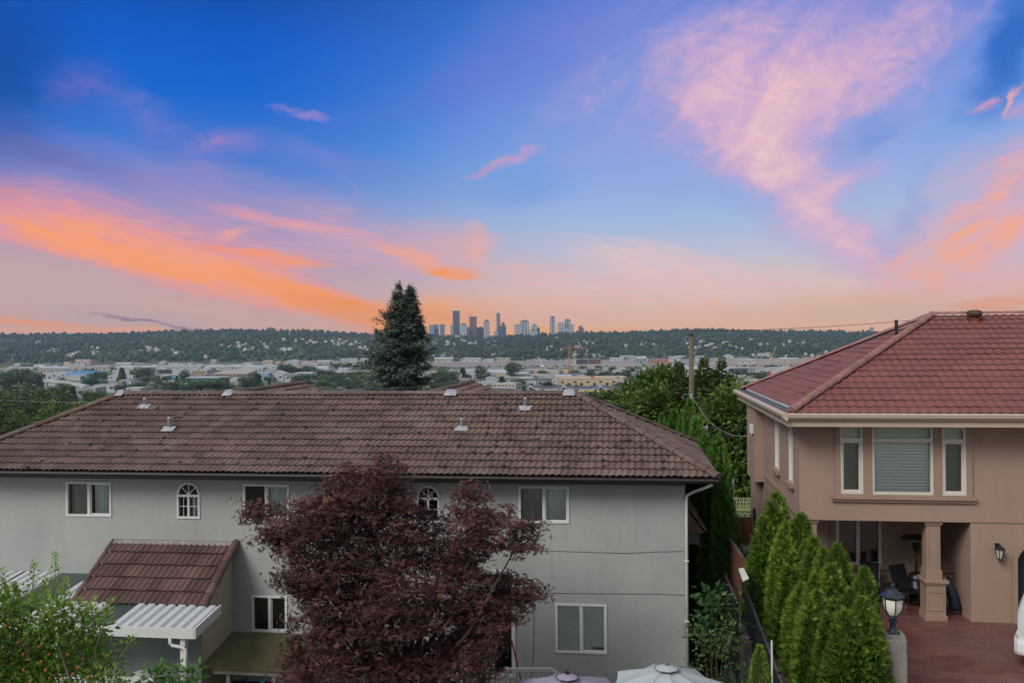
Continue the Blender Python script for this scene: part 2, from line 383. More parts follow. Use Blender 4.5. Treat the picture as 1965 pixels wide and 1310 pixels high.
GW = 22.5; GX1 = 1.44; GX0 = -20.3; GZ0 = -2.3; RIDGE_Y = 25.5; RIDGE_Z = 5.58; EAVE_Y = 21.88; EAVE_Z = 3.79
H = thing('apartment_house', 'long grey stucco house with a brown tiled hip roof', 'house', (-9., GW, -1.85))
def gwin(u0, v0, u1, v1):
    a = gy(u0, v0); b = gy(u1, v1); return (a[0], b[0], b[2], a[2])
WINS = {'w1': gwin(127, 923.5, 214.5, 991), 'a1': gwin(339.5, 925, 384, 994.5), 'w2': gwin(466.5, 928, 556, 997),
        'a2': gwin(799, 931, 844, 1001.5), 'w3': gwin(995, 932, 1092.5, 1004), 'low': gwin(1065.5, 1156, 1165.5, 1254.5),
        'lowl': gwin(483.5, 1141, 552, 1213), 'door': gwin(940, 1093, 990, 1300)}
mb = MB(); holes = list(WINS.values())
wall_panel(mb, 'y', GW, .2, GX0, GX1, GZ0, 3.62, holes)
wall_panel(mb, 'x', GX1-.003, -.2, GW+.003, GW+7.2, GZ0, 3.62, [])
wall_panel(mb, 'x', GX0+.003, .2, GW+.003, GW+7.2, GZ0, 3.62, [])
mb.box(GX0, GX1-.006, GW+7., GW+7.2, GZ0, 3.62)
for k in ('a1', 'a2'):     # arch spandrels
    x0, x1, z0, z1 = WINS[k]; r = (x1-x0)/2; xc = (x0+x1)/2; zc = z1-r
    for sgn in (-1, 1):
        arc = [(xc+sgn*r*cos(a), GW, zc+r*sin(a)) for a in np.linspace(0, pi/2, 9)]
        mb.prism([(xc+sgn*r, GW, z1)]+arc, (0, .12, 0))
mb.box(GX0+.2, GX1-.2, GW+2.2, GW+2.3, GZ0, 3.5)     # inner partition, seen dark through the glass
GWALL = mb.build('wall', STUCCO_G, H)
# windows
w = slider(H, *WINS['w1'], GW); x0, x1, z0, z1 = WINS['w1']; curtain_y('curtain', x0+.35*(x1-x0)+.3, x1-.05, z0, z1, GW+.13, w, None, 6); curtain_y('curtain', x0+.05, x0+.5, z0, z1, GW+.17, w, BLINDD, 5, .015)
w = slider(H, *WINS['w2'], GW); x0, x1, z0, z1 = WINS['w2']; curtain_y('curtain', x0+.52*(x1-x0), x1-.05, z0, z1, GW+.13, w, None, 8)
w = slider(H, *WINS['w3'], GW); x0, x1, z0, z1 = WINS['w3']; curtain_y('curtain', x0+.53*(x1-x0), x1-.05, z0, z1, GW+.13, w, None, 7); curtain_y('curtain', x0+.05, x0+.6, z0, z1, GW+.17, w, BLINDD, 4, .012)
w = slider(H, *WINS['low'], GW, screen=False); x0, x1, z0, z1 = WINS['low']
LOWWIN = w
blind_y('blind', x0+.05, x1-.05, z0+.03, z1-.04, GW+.085, w)
w = slider(H, *WINS['lowl'], GW)
for k in ('a1', 'a2'):
    x0, x1, z0, z1 = WINS[k]; r = (x1-x0)/2; xc = (x0+x1)/2; zc = z1-r; fr = MB()
    fr.box(x0, x1, GW-.025, GW+.08, z0, z0+.05)
    for xa in (x0, x1-.05): fr.box(xa, xa+.05, GW-.025, GW+.08, z0+.05, zc)
    fr.box(x0+.05, x1-.05, GW-.02, GW+.07, zc-.06, zc-.002); fr.box(xc-.025, xc+.025, GW-.015, GW+.07, z0+.05, zc-.06)
    for q in range(14):
        a, b = pi*q/14, pi*(q+1)/14
        fr.prism([(xc+s*cos(t), GW-.025, zc+s*sin(t)) for s, t in ((r-.05, a), (r, a), (r, b), (r-.05, b))], (0, .105, 0))
    for a in (pi/4, pi/2, 3*pi/4):
        c, s = cos(a), sin(a); n = .011
        fr.prism([(xc+.05*c-n*s, GW, zc+.05*s+n*c), (xc+.05*c+n*s, GW, zc+.05*s-n*c), (xc+(r-.05)*c+n*s, GW, zc+(r-.05)*s-n*c), (xc+(r-.05)*c-n*s, GW, zc+(r-.05)*s+n*c)], (0, .05, 0))
    fr.prism([(xc+.05*cos(a), GW-.004, zc+.05*sin(a)) for a in np.linspace(0, pi, 10)], (0, .05, 0))
    for xa, xb in ((x0+.05, xc-.025), (xc+.025, x1-.05)):
        zz = (z0+zc)/2; fr.box(xa, xb, GW+.01, GW+.03, zz-.008, zz+.008)
        if k == 'a1': fr.box((xa+xb)/2-.005, (xa+xb)/2+.005, GW+.012, GW+.028, z0+.05, zc-.06)
    w = fr.build('arched_window', VINYL, H)
    pg = MB(); pg.poly([(x0+.05, GW+.034, z0+.05), (x1-.05, GW+.034, z0+.05)]+[(xc+(r-.04)*cos(a), GW+.034, zc+(r-.04)*sin(a)) for a in np.linspace(0, pi, 14)])
    pg.build('pane', GLASSD, w)
    if k == 'a1': curtain_y('curtain', xc+.03, x1-.05, z0, zc-.05, GW+.13, w, None, 4)
# white door beside the railing
x0, x1, z0, z1 = WINS['door']; mb = MB(); frame_y(mb, x0, x1, z0, z1, GW, .10, -.03, .1)
dd = mb.build('patio_door', VINYL, H); pane_y('pane', x0+.1, x1-.1, z0+.1, z1-.1, GW+.04, dd, GLASSD)
# front roof slope
slope = atan2(RIDGE_Z-EAVE_Z, RIDGE_Y-EAVE_Y); SL = sqrt((RIDGE_Z-EAVE_Z)**2+(RIDGE_Y-EAVE_Y)**2)
us = np.array([0, cos(slope), sin(slope)]); nf = np.array([0, -sin(slope), cos(slope)]); rr = RIDGE_Y-EAVE_Y
cR = 2.18; rxR = cR-rr; rxL = pY(235, 757, RIDGE_Y)[0]; cL = rxL-rr
mb = MB(); NR = 13
tile_face(mb, (0, EAVE_Y, EAVE_Z), (1, 0, 0), us, nf, SL/NR, NR, lambda s: cL+s*cos(slope), lambda s: cR-s*cos(slope), s_top=SL)
# hip ends and the back slope
usr = np.array([-cos(slope), 0, sin(slope)]); nr = np.array([sin(slope), 0, cos(slope)])
tile_face(mb, (cR, 0, EAVE_Z), (0, 1, 0), usr, nr, SL/NR, NR, lambda s: EAVE_Y+s*cos(slope), lambda s: EAVE_Y+2*rr-s*cos(slope), s_top=SL)
usl = np.array([cos(slope), 0, sin(slope)]); nl = np.array([-sin(slope), 0, cos(slope)])
tile_face(mb, (cL, 0, EAVE_Z), (0, 1, 0), usl, nl, SL/NR, NR, lambda s: EAVE_Y+s*cos(slope), lambda s: EAVE_Y+2*rr-s*cos(slope), s_top=SL, seg=4)
mb.quad((cL, EAVE_Y+2*rr, EAVE_Z), (cR, EAVE_Y+2*rr, EAVE_Z), (rxR, RIDGE_Y, RIDGE_Z), (rxL, RIDGE_Y, RIDGE_Z))
# soffit deck
mb.quad((cL+.05, EAVE_Y+.05, EAVE_Z-.06), (cR-.05, EAVE_Y+.05, EAVE_Z-.06), (cR-.05, EAVE_Y+2*rr, EAVE_Z-.06), (cL+.05, EAVE_Y+2*rr, EAVE_Z-.06))
GROOF = mb.build('roof', TILE_B, H)
rgm = np.random.default_rng(4); mb = MB()
for i in range(340):          # moss cushions in the tile laps
    s = (int(rgm.integers(0, NR))*SL/NR)+rgm.normal()*.025+.02; x = rxR+2.5-abs(rgm.normal())*5.2 if rgm.random() < .8 else rgm.uniform(cL+3, rxR)
    if not (cL+s+.4 < x < cR-s*cos(slope)-.3) or s < .05: continue
    c_ = np.array([0, EAVE_Y, EAVE_Z])+us*s+np.array([x, 0, 0])+nf*.055; r_ = rgm.uniform(.016, .056)
    mb.loft([[c_+np.array([1, 0, 0])*r_*k*cos(a)*1.3+us*r_*k*sin(a)+nf*h*r_ for a in np.linspace(0, 2*pi, 6, endpoint=False)] for k, h in ((1, -.6), (.85, .45), (.3, .8))])
mo = mb.build('moss', mat('dry_moss', (.030, .026, .018), .95, .4, 9.), GROOF); mo['kind'] = 'stuff'
mb = MB()
for a, b in (((cR, EAVE_Y, EAVE_Z+.03), (rxR, RIDGE_Y, RIDGE_Z+.03)), ((cL, EAVE_Y, EAVE_Z+.03), (rxL, RIDGE_Y, RIDGE_Z+.03)), ((cR, EAVE_Y+2*rr, EAVE_Z+.03), (rxR, RIDGE_Y, RIDGE_Z+.03)), ((rxL, RIDGE_Y, RIDGE_Z+.02), (rxR, RIDGE_Y, RIDGE_Z+.02))):
    cap_tiles(mb, a, b, (0, 0, 1), .125, .36, .085)
mb.build('ridge_caps', TILE_B, GROOF)
# lead saddles on the ridge
for u, wd in ((233, .27), (440, .30), (866, .36), (1092, .34)):
    c = pY(u, 757, RIDGE_Y-.02); mb = MB(); n = 9
    xs = np.linspace(-wd/2, wd/2, n); rows = []
    for x in xs:
        e = .02*sin(23*x+u); rows.append([(c[0]+x, RIDGE_Y-.26+e, RIDGE_Z-.005), (c[0]+x, RIDGE_Y-.12, RIDGE_Z+.125+.014*cos(31*x)-.06*abs(2*x/wd)**3), (c[0]+x, RIDGE_Y, RIDGE_Z+.172+.010*sin(41*x)-.05*abs(2*x/wd)**3), (c[0]+x, RIDGE_Y+.2, RIDGE_Z+.03)])
    mb.loft(rows, False, False, closed=False); mb.build('lead_saddle', LEAD, GROOF, True)
# rear wings with the same ridge height
for (ua, va, ub, vb, hw) in ((440, 757, 580, 731, 3.2), (858, 757, 906, 728, 3.0)):
    q = pZ(ub, vb, RIDGE_Z+.1); xw = q[0]; yf = q[1]; mb = MB(); sw = .42; sl = atan(sw)
    tile_face(mb, (xw+hw, 0, RIDGE_Z+.02-hw*sw), (0, 1, 0), (-cos(sl), 0, sin(sl)), (sin(sl), 0, cos(sl)), hw/cos(sl)/9, 9, lambda s: RIDGE_Y+.1, lambda s: yf, s_top=hw/cos(sl), seg=4)
    mb.quad((xw, RIDGE_Y, RIDGE_Z+.02), (xw, yf, RIDGE_Z+.02), (xw-hw, yf, RIDGE_Z-hw*sw), (xw-hw, RIDGE_Y, RIDGE_Z-hw*sw))
    mb.poly([(xw+hw, yf-.02, RIDGE_Z-.02-hw*sw), (xw, yf-.02, RIDGE_Z-.02), (xw-hw, yf-.02, RIDGE_Z-.02-hw*sw)])
    rw = mb.build('rear_roof', TILE_B, H); mb = MB()
    cap_tiles(mb, (xw, RIDGE_Y, RIDGE_Z+.02), (xw, yf, RIDGE_Z+.02), (0, 0, 1), .13, .4, .08); cap_tiles(mb, (xw+hw, yf, RIDGE_Z+.02-hw*sw), (xw, yf, RIDGE_Z+.02), (0, 0, 1), .09, .4, .04)
    mb.build('ridge_caps', TILE_B, rw)
# rear wing walls so the roofs do not hover
mb = MB()
for ub, vb in ((580, 731), (906, 728)):
    q = pZ(ub, vb, RIDGE_Z+.1); mb.box(q[0]-2.7, q[0]+2.6, GW+7.25, q[1]-.3, GZ0-2, 4.25)
mb.build('rear_wall', STUCCO_G, H)
# vents
for (u, vt, vb) in ((278, 763, 786), (325, 800, 829), (886, 802, 828), (1008, 762, 789)):
    for k in range(60):            # march up the slope to find where this pixel meets the roof
        yy = EAVE_Y+k*rr/60; p = pY(u, vb-3, yy)
        if p[2] <= EAVE_Z+(yy-EAVE_Y)*tan(slope): break
    zt = pY(u, vt, yy)[2]; mb = MB(); z0 = p[2]
    mb.lathe((p[0], yy, z0), [(.045, -.05), (.045, zt-z0-.05), (.05, zt-z0-.04), (.05, zt-z0)], 10)
    v = mb.build('pipe_vent', GALV, GROOF, True); mb = MB()
    V = []
    for i in range(6):
        for j in range(5):
            x = (i/5-.5)*.36; s = -.15+j*.065
            b = .02*max(0, 1-(x*x+s*s)*55); w_ = .010*sin(i*2.3+j*1.7+u)
            V.append(np.array([p[0]+x+w_, yy, z0-.02])+us*s+nf*(.095+b+abs(w_)))
    mb.add(V, [(i*5+j, i*5+5+j, i*5+6+j, i*5+1+j) for i in range(5) for j in range(4)])
    mb.lathe((p[0], yy, z0), [(.09, .0), (.058, .08), (.05, .11)], 10)
    mb.build('lead_flashing', LEAD, GROOF, True)
for u, v in ((345, 803), (921, 799)):     # lifted vent tiles
    for k in range(60):
        yy = EAVE_Y+k*rr/60; p = pY(u, v, yy)
        if p[2] <= EAVE_Z+(yy-EAVE_Y)*tan(slope): break
    mb = MB(); mb.loft([[p+us*s+np.array([1, 0, 0])*w*cos(a)+nf*(h*sin(a)+.03) for a in np.linspace(0, pi, 7)] for s, w, h in ((-.10, .14, .11), (.06, .13, .09), (.22, .10, .02))])
    mb.build('vent_tile', TILE_B, GROOF)
# gutter, fascia, frieze
mb = MB()
prof = [(0, 0), (-.02, -.02), (-.10, -.02), (-.125, -.055), (-.10, -.115), (0, -.125)]
mb.loft([[(x, EAVE_Y+.03+a, EAVE_Z-.005+b) for a, b in prof] for x in (cL, cR+.02)])
mb.box(cR-.02, cR+.09, EAVE_Y+.04, EAVE_Y+2*rr, EAVE_Z-.12, EAVE_Z-.01)
mb.build('gutter', DARKBR, H)
mb = MB(); mb.box(GX0, GX1+.02, GW-.05, GW-.002, 3.5, 3.63); mb.box(GX0, cR-.06, EAVE_Y+.16, GW-.052, 3.63, 3.66)
mb.build('frieze_board', DGREY, H)
# downspout at the right corner
mb = MB(); q = gy(1314, 948, GW-.06); e = (cR-.12, EAVE_Y+.05, EAVE_Z-.16)
mb.tube([e, (cR-.25, EAVE_Y+.12, EAVE_Z-.24), (GX1+.22, GW-.12, 3.37), (GX1+.05, GW-.06, 3.27), (GX1+.03, GW-.06, 3.15), (GX1+.03, GW-.06, -1.9)], .034, 8, flat=1.1)
for z in (1.6, .1, -1.2): mb.box(GX1-.02, GX1+.08, GW-.1, GW, z, z+.04)
mb.build('downspout', WHITE, H, True)
# cables stapled on the stucco
for pts in ([(1030, 1056), (1110, 1058), (1200, 1061), (1262, 1058), (1312, 1057)], [(1040, 1137), (1150, 1138), (1260, 1139), (1314, 1141)], [(1025, 1140), (1024, 1220), (1022, 1290)]):
    mb = MB(); mb.tube([gy(u, v, GW-.008) for u, v in pts], .006, 5); mb.build('wall_cable', DGREY, H)
# porch roof round the right-hand side
mb = MB(); zt = 2.75; q0 = pY(1319, 958, 24.6)
tile_face(mb, (GX1+.62, 0, 1.95), (0, 1, 0), (-cos(.95), 0, sin(.95)), (sin(.95), 0, cos(.95)), .33, 3, lambda s: 24.3, lambda s: 28.5, s_top=1.02, seg=4)
mb.poly([(GX1+.62, 24.28, 1.93), (GX1+.02, 24.28, 2.76), (GX1+.02, 24.28, 1.93)])
pr = mb.build('porch_roof', TILE_B, H); mb = MB(); mb.box(GX1+.02, GX1+.50, 24.4, 28.4, 1.6, 1.92); mb.build('porch_beam', DGREY, pr)
# bump-out with its own tiled lean-to roof
a = gy(219, 1035); b = gy(452, 1035); zt = a[2]-.02; bx0, bx1 = a[0], b[0]; yb = 20.65; ze = pY(385, 1164, yb)[2]
sl = atan2(zt-ze, GW-yb); S = (zt-ze)/sin(sl); mb = MB()
ex = pY(131, 1155, yb)[0]
tile_face(mb, (0, yb, ze), (1, 0, 0), (0, cos(sl), sin(sl)), (0, -sin(sl), cos(sl)), S/5, 5, lambda s: bx0+.02, lambda s: bx1, period=.165, amp=.042, step=.052, s_top=S)
br = mb.build('extension_roof', TILE_B2, H); mb = MB()
cap_tiles(mb, (bx1+.02, yb-.03, ze+.02), (bx1+.02, GW, zt+.02), (0, -.5, 1), .11, .36, .09)
mb.build('verge_cap', TILE_B2, br); mb = MB(); cap_tiles(mb, (bx0, yb-.03, ze+.0), (bx0, GW, zt), (0, -.5, 1), .07, .36, .05); mb.build('verge_cap', TILE_B2, br); mb = MB()
mb.box(bx0-.02, bx1+.05, GW-.05, GW-.004, zt-.03, zt+.055); mb.quad((bx0, GW-.16, zt-.04), (bx1+.04, GW-.16, zt-.04), (bx1+.04, GW-.05, zt+.03), (bx0, GW-.05, zt+.03))
mb.build('flashing', mat('old_flashing', (.22, .20, .19), .7, .3, 5.), br)
mb = MB(); xi0, xi1 = bx0+.12, bx1-.10
mb.loft([[(x, yb+.12, GZ0), (x, yb+.12, ze+.0), (x, GW-.002, zt-.1), (x, GW-.002, GZ0)] for x in (xi0, xi1)])
ew = mb.build('extension_wall', mat('beige_stucco', (.40, .35, .27), .92, .1, .6, (1, 1, .5), .5, 26.), H); mb = MB(); mb.box(xi0, xi1-.004, yb+.08, yb+.117, GZ0, ze-.02); mb.build('front_face', mat('shaded_grey_stucco', (.20, .225, .22), .92, .1, .6, (1, 1, .5), .5, 26.), ew)  # front stucco coloured darker to paint in the shade under the cover
# ---------------- white patio cover (top-level: stands against the house on its own posts)
AWN = thing('patio_cover', 'white corrugated metal patio cover with smoked panels below the lean-to roof', 'patio cover', (bx0, 20.2, -1.85))
def corr(mb, x0, x1, ya, za, yb_, zb, pitch=.265, amp=.034, top=.055):
    xs = []; x = x0
    while x < x1-1e-6:
        for k, h in ((0, 0), (.10, amp*2), (.62, amp*2), (.90, 0)):
            if x+k*pitch <= x1: xs.append((x+k*pitch, h))
        x += pitch
    rows = [[(q, ya, za+h), (q, yb_, zb+h)] for q, h in xs]
    for i in range(len(rows)-1): mb.quad(rows[i][0], rows[i+1][0], rows[i+1][1], rows[i][1])
fy = 19.35; c1 = pY(372, 1211, fy); zf = c1[2]; xr_ = c1[0]; zb1 = pY(425, 1163, yb-.05)[2]-.05
xg0 = pY(208, 1212, fy)[0]; xg1 = pY(188, 1212, fy)[0]-.35
mb = MB(); corr(mb, xg0+.02, xr_, fy, zf, yb-.04, zb1)
mb.build('corrugated_panel', mat('white_corrugated_metal', (.47, .49, .51), .45, .08, 3., (1, 1, 1), 0, 40, spots=[(3., .6, .72, (.38, .38, .37), .5)]), AWN)
SMOKE = mat('smoked_roof_panel', (.030, .052, .052), .18, .25, 2.)
mb = MB(); mb.box(xg1, xg0, fy+.02, yb-.06, zf+.03, zf+.035)
sm = mb; sm.v = [(x, y, z+(zb1-zf)*(y-fy)/(yb-fy)) for x, y, z in sm.v]; sm.build('smoked_panel', SMOKE, AWN)
mb = MB(); corr(mb, bx0+.003, xg1, fy, zf, yb-.04, zb1); mb.build('corrugated_panel', MATS['white_corrugated_metal'], AWN)
zb2 = gy(80, 1100)[2]; x = bx0; k = 0
for k, (wd, kind) in enumerate(((.58, 1), (.95, 0), (1.06, 1), (3.4, 1))):   # panels up to the main wall
    mb = MB()
    if kind: corr(mb, x-wd, x, fy, zf, GW-.01, zb2); mb.build('corrugated_panel', MATS['white_corrugated_metal'], AWN)
    else:
        mb.quad((x-wd, fy+.02, zf+.04), (x, fy+.02, zf+.04), (x, GW-.01, zb2+.04), (x-wd, GW-.01, zb2+.04)); mb.build('smoked_panel', SMOKE, AWN)
    x -= wd
xl_ = x
mb = MB(); mb.box(xl_, xr_+.03, fy-.07, fy-.002, zf-.15, zf+.075); mb.build('front_gutter', WHITE, AWN)
mb = MB(); mb.loft([[(q, fy-.06, zf-.15), (q, fy-.06, zf+.09), (q, yb-.05, zb1+.09), (q, yb-.05, zb1-.13)] for q in (xr_+.031, xr_+.07)]); mb.build('end_fascia', WHITE, AWN)
xd = pY(353, 1250, fy)[0]; mb = MB(); mb.bbox(xd-.11, xd+.02, fy+.02, fy+.15, -1.9, zf-.12, .01); mb.build('post', WHITE, AWN)
for xx in (xd-3.2, xd-6.4):
    mb = MB(); mb.bbox(xx-.05, xx+.05, fy+.02, fy+.12, -1.9, zf-.12, .01); mb.build('post', WHITE, AWN)
mb = MB(); q = pY(328, 1218, fy)
mb.tube([(q[0], fy-.03, zf-.12), (q[0], fy-.03, zf-.27), (q[0]+.05, fy-.03, zf-.33), (xd-.02, fy-.03, zf-.36), (xd+.06, fy-.03, zf-.42), (xd+.06, fy-.03, zf-.6), (xd+.06, fy-.03, -1.9)], .042, 8); mb.build('downspout', WHITE, AWN, True)
# ---------------- mossy lean-to
MOSS = mat('mossy_corrugated_plastic', (.125, .112, .055), .85, .3, 1.6, (1, 1, 1), .2, 40, spots=[(7., .62, .70, (.03, .028, .015), .7), (1.2, .5, .7, (.12, .12, .05), .6)])
LT = thing('lean_to_shed', 'mossy corrugated plastic lean-to on timber posts beside the maple', 'shed', (-9.5, 21.3, -1.85))
zb = gy(455, 1211)[2]; xa = gy(446, 1211)[0]; fy2 = 20.55; zf2 = pY(400, 1283, fy2)[2]; xb = -7.6; mb = MB()
n = int((xb-xa)/.076*4); rows = []
for i in range(n+1):
    q = xa+(xb-xa)*i/n; h = .018*cos(2*pi*q/.076); rows.append([(q, fy2, zf2+h), (q, GW-.01, zb+h)])
for i in range(n): mb.quad(rows[i][0], rows[i+1][0], rows[i+1][1], rows[i][1])
mb.build('corrugated_roof', MOSS, LT)
mb = MB(); mb.box(xa+.35, xb, fy2+.08, fy2+.13, zf2-.14, zf2-.015); mb.build('front_beam', mat('weathered_grey_timber', (.20, .18, .15), .9, .25, 2., (1, 6, 6)), LT)
for u in (436, 524):
    q = pY(u, 1295, fy2+.1); mb = MB(); mb.box(q[0]-.045, q[0]+.045, fy2+.14, fy2+.23, -1.9, zf2-.02); mb.build('post', MATS['weathered_grey_timber'], LT)
for i, (u0, v0, u1, v1, cc, lb) in enumerate(((480, 1310, 517, 1296, (.05, .22, .25), 'teal pole leaning inside the dark lean-to'), (470, 1301, 462, 1312, (.03, .07, .14), 'dark blue pole leaning inside the dark lean-to'))):
    a = pY(u0, v0, 21.2); b = pY(u1, v1, 20.9); d = (b-a)/np.linalg.norm(b-a); e0 = a-d*(.3 if b[2] > a[2] else 0)
    mb = MB(); lo, hi = (a, b) if a[2] < b[2] else (b, a); dd = (hi-lo)/max(hi[2]-lo[2], .05); lo = hi-dd*(hi[2]+1.85)
    if i == 1: lo = np.array([hi[0]+.3, hi[1]+.4, -1.85])
    lo = np.array([max(min(lo[0], hi[0]+.9), hi[0]-.9), hi[1]+.3, -1.85]); mb.tube([lo, hi], .032, 8); o = mb.build('pole', mat('pole_paint_%d' % i, cc, .5), None); _props(o, lb, 'pole')
# small sign standing in the lower window
a = pY(1137, 1239, GW+.085); b = pY(1161, 1252.5, GW+.085)
S_ = thing('window_sign', 'small dark and yellow sign in the corner of the lower blind window', 'sign', (a[0], GW+.085, b[2]))
mb = MB(); mb.box(a[0], b[0], GW+.075, GW+.085, b[2], a[2]); mb.build('board', mat('sign_dark', (.03, .028, .012), .6), S_)
mb = MB(); w_ = b[0]-a[0]; h_ = a[2]-b[2]
for x0, x1, z0, z1 in ((0, 1, 0, .12), (0, 1, .86, 1), (0, .07, .12, .86), (.93, 1, .12, .86), (.15, .30, .22, .42), (.34, .55, .22, .42), (.60, .85, .22, .42), (.18, .34, .5, .74), (.42, .80, .56, .70)):
    mb.box(a[0]+x0*w_, a[0]+x1*w_, GW+.071, GW+.074, b[2]+z0*h_, b[2]+z1*h_)
mb.build('lettering', mat('sign_yellow', (.42, .34, .03), .6), S_)
# white stair railing by the door, red pole, umbrellas
RL = thing('stair_railing', 'white railing with a sloping end below the wall window', 'railing', (-2.4, 20.6, -1.85)); ry = 20.6
p = [pY(u, v, ry) for u, v in ((972, 1284), (1057, 1283), (1078, 1296))]; p.append(p[2]+(p[2]-p[1])*2.2); mb = MB()
for i in range(3): mb.prism([p[i]+np.array(q) for q in ((0, -.05, -.035), (0, .05, -.035), (0, .05, .035), (0, -.05, .035))], p[i+1]-p[i])
mb.build('top_rail', WHITE, RL); mb = MB()
for i in range(9):
    x = p[0][0]+.04+i*.12; mb.box(x-.017, x+.017, ry-.017, ry+.017, -1.4, p[0][2]-.03)
mb.box(p[0][0], p[1][0], ry-.025, ry+.025, -1.5, -1.4); mb.build('balusters', WHITE, RL)
for x in (p[0][0]-.03, p[1][0]): 
    mb = MB(); mb.bbox(x-.045, x+.045, ry+.06, ry+.15, -1.9, p[0][2]+.02, .01); mb.build('post', WHITE, RL)
a = pY(982, 1228, 22.3); b = pY(998, 1278, 22.2); mb = MB(); b2 = b+(b-a)*.62; b2[2] = -1.88; mb.tube([a, b2], .022, 8)
_props(mb.build('broom_pole', mat('red_pole', (.22, .035, .03), .5), None), 'thin red pole leaning against the grey wall by the white door', 'pole')
def umbrella(u, v, y, R, label, m, mtrim, rz=.2):
    t = pY(u, v, y); U = thing('patio_umbrella', label, 'umbrella', (t[0], y, -1.85)); n = 8; N = 6
    mb = MB(); h = R*.30; V = [(t[0], y, t[2])]
    for k in range(1, N+1):
        for j in range(n*4):
            a = rz+2*pi*j/(n*4); ph = (j % 4)/4; ss = 1-.055*sin(pi*ph)*(k/N)
            rr_ = R*k/N*(1/cos((ph-.5)*2*pi/n)*cos(pi/n))*ss
            V.append((t[0]+rr_*cos(a), y+rr_*sin(a), t[2]-h*(k/N)**1.12-.035*sin(pi*ph)*(k/N)))
    M = n*4; fs = [(0, 1+j, 1+(j+1) % M) for j in range(M)]
    for k in range(N-1):
        for j in range(M): fs.append((1+k*M+j, 1+(k+1)*M+j, 1+(k+1)*M+(j+1) % M, 1+k*M+(j+1) % M))
    mb.add(V, fs); c = mb.build('canopy', m, U)
    mb = MB()
    for j in range(n):
        a = rz+2*pi*j/n; mb.tube([(t[0]+R*q*cos(a), y+R*q*sin(a), t[2]-h*q**1.12+.006) for q in (.05, .4, .7, 1.)], .006, 4)
    mb.build('seams', m, c)
    mb = MB(); V = []; n2 = 32
    for rr_, z in ((.02, .06), (.12, .035), (.22, -.002)):
        for j in range(n2): a = 2*pi*j/n2; k = 1+(.05*sin(j*pi/4*2) if rr_ > .2 else 0); V.append((t[0]+rr_*k*cos(a), y+rr_*k*sin(a), t[2]+z))
    mb.add(V, [(q*n2+j, q*n2+(j+1) % n2, q*n2+n2+(j+1) % n2, q*n2+n2+j) for q in range(2) for j in range(n2)]); vt = mb.build('vent_cap', m, U)
    mb = MB(); mb.tube([(t[0]+.225*(1+.05*sin(j*pi/2))*cos(2*pi*j/n2), y+.225*(1+.05*sin(j*pi/2))*sin(2*pi*j/n2), t[2]+.002) for j in range(n2+1)], .009, 4); mb.build('piping', mtrim, vt)
    mb = MB(); mb.lathe((t[0], y, t[2]), [(.03, .06), (.045, .08), (.045, .11), (.02, .13)], 10); mb.build('finial', mtrim, U)
    mb = MB(); mb.tube([(t[0], y, -1.85), (t[0], y, t[2]+.05)], .024, 8); mb.build('pole', GALV, U)
    mb = MB(); mb.lathe((t[0], y, -1.85), [(.25, 0), (.25, .05), (.06, .1), (.05, .3)], 16); mb.build('base', BLACKM, U)
umbrella(1088, 1298, 17.6, 1.35, 'lavender grey patio umbrella beside the white stair railing', mat('lavender_canvas', (.27, .235, .33), .9, .06, 3., (1, 1, 1), .15, 90), BLACKM)
umbrella(1279, 1281, 17.2, 1.12, 'pale grey patio umbrella below the corner downspout', mat('pale_grey_canvas', (.34, .375, .395), .9, .05, 3., (1, 1, 1), .15, 90), mat('umbrella_grey_trim', (.12, .13, .14), .7))
# balcony railing at lower left with a round-topped grill
BR = thing('balcony_railing', 'white balustrade along the bottom left behind the fruit tree', 'railing', (-10.5, 15.5, -1.85)); by = 16.6
a = pY(120, 1294, by); b = pY(292, 1297, by); mb = MB(); mb.box(a[0], b[0], by-.04, by+.04, a[2]-.05, a[2]); mb.build('top_rail', WHITE, BR); mb = MB()
x = a[0]+.05
while x < b[0]: mb.box(x-.018, x+.018, by-.018, by+.018, -1.5, a[2]-.05); x += .115
mb.box(a[0], b[0], by-.03, by+.03, -1.6, -1.5); mb.build('balusters', WHITE, BR)
for x in (a[0], b[0]): mb = MB(); mb.bbox(x-.045, x+.045, by-.045, by+.045, -1.9, a[2]+.03, .01); mb.build('post', WHITE, BR)
q = pY(272, 1287, 18.2); G = thing('kettle_grill', 'pale round-topped kettle grill behind the white balustrade', 'grill', (q[0], 18.2, -1.85))
mb = MB(); mb.lathe((q[0], 18.2, q[2]), [(.30, -.26), (.29, -.16), (.22, -.05), (.10, 0), (.02, .005)], 20); mb.build('lid', mat('grey_enamel', (.24, .24, .23), .5), G, True)
mb = MB(); mb.lathe((q[0], 18.2, q[2]), [(.06, -.55), (.22, -.47), (.30, -.30), (.30, -.27)], 20); mb.build('bowl', BLACKM, G, True)
for k in range(3): mb = MB(); c, s = cos(k*2.1), sin(k*2.1); mb.tube([(q[0]+.15*c, 18.2+.15*s, q[2]-.5), (q[0]+.3*c, 18.2+.3*s, -1.85)], .014, 6); mb.build('leg', GALV, G)
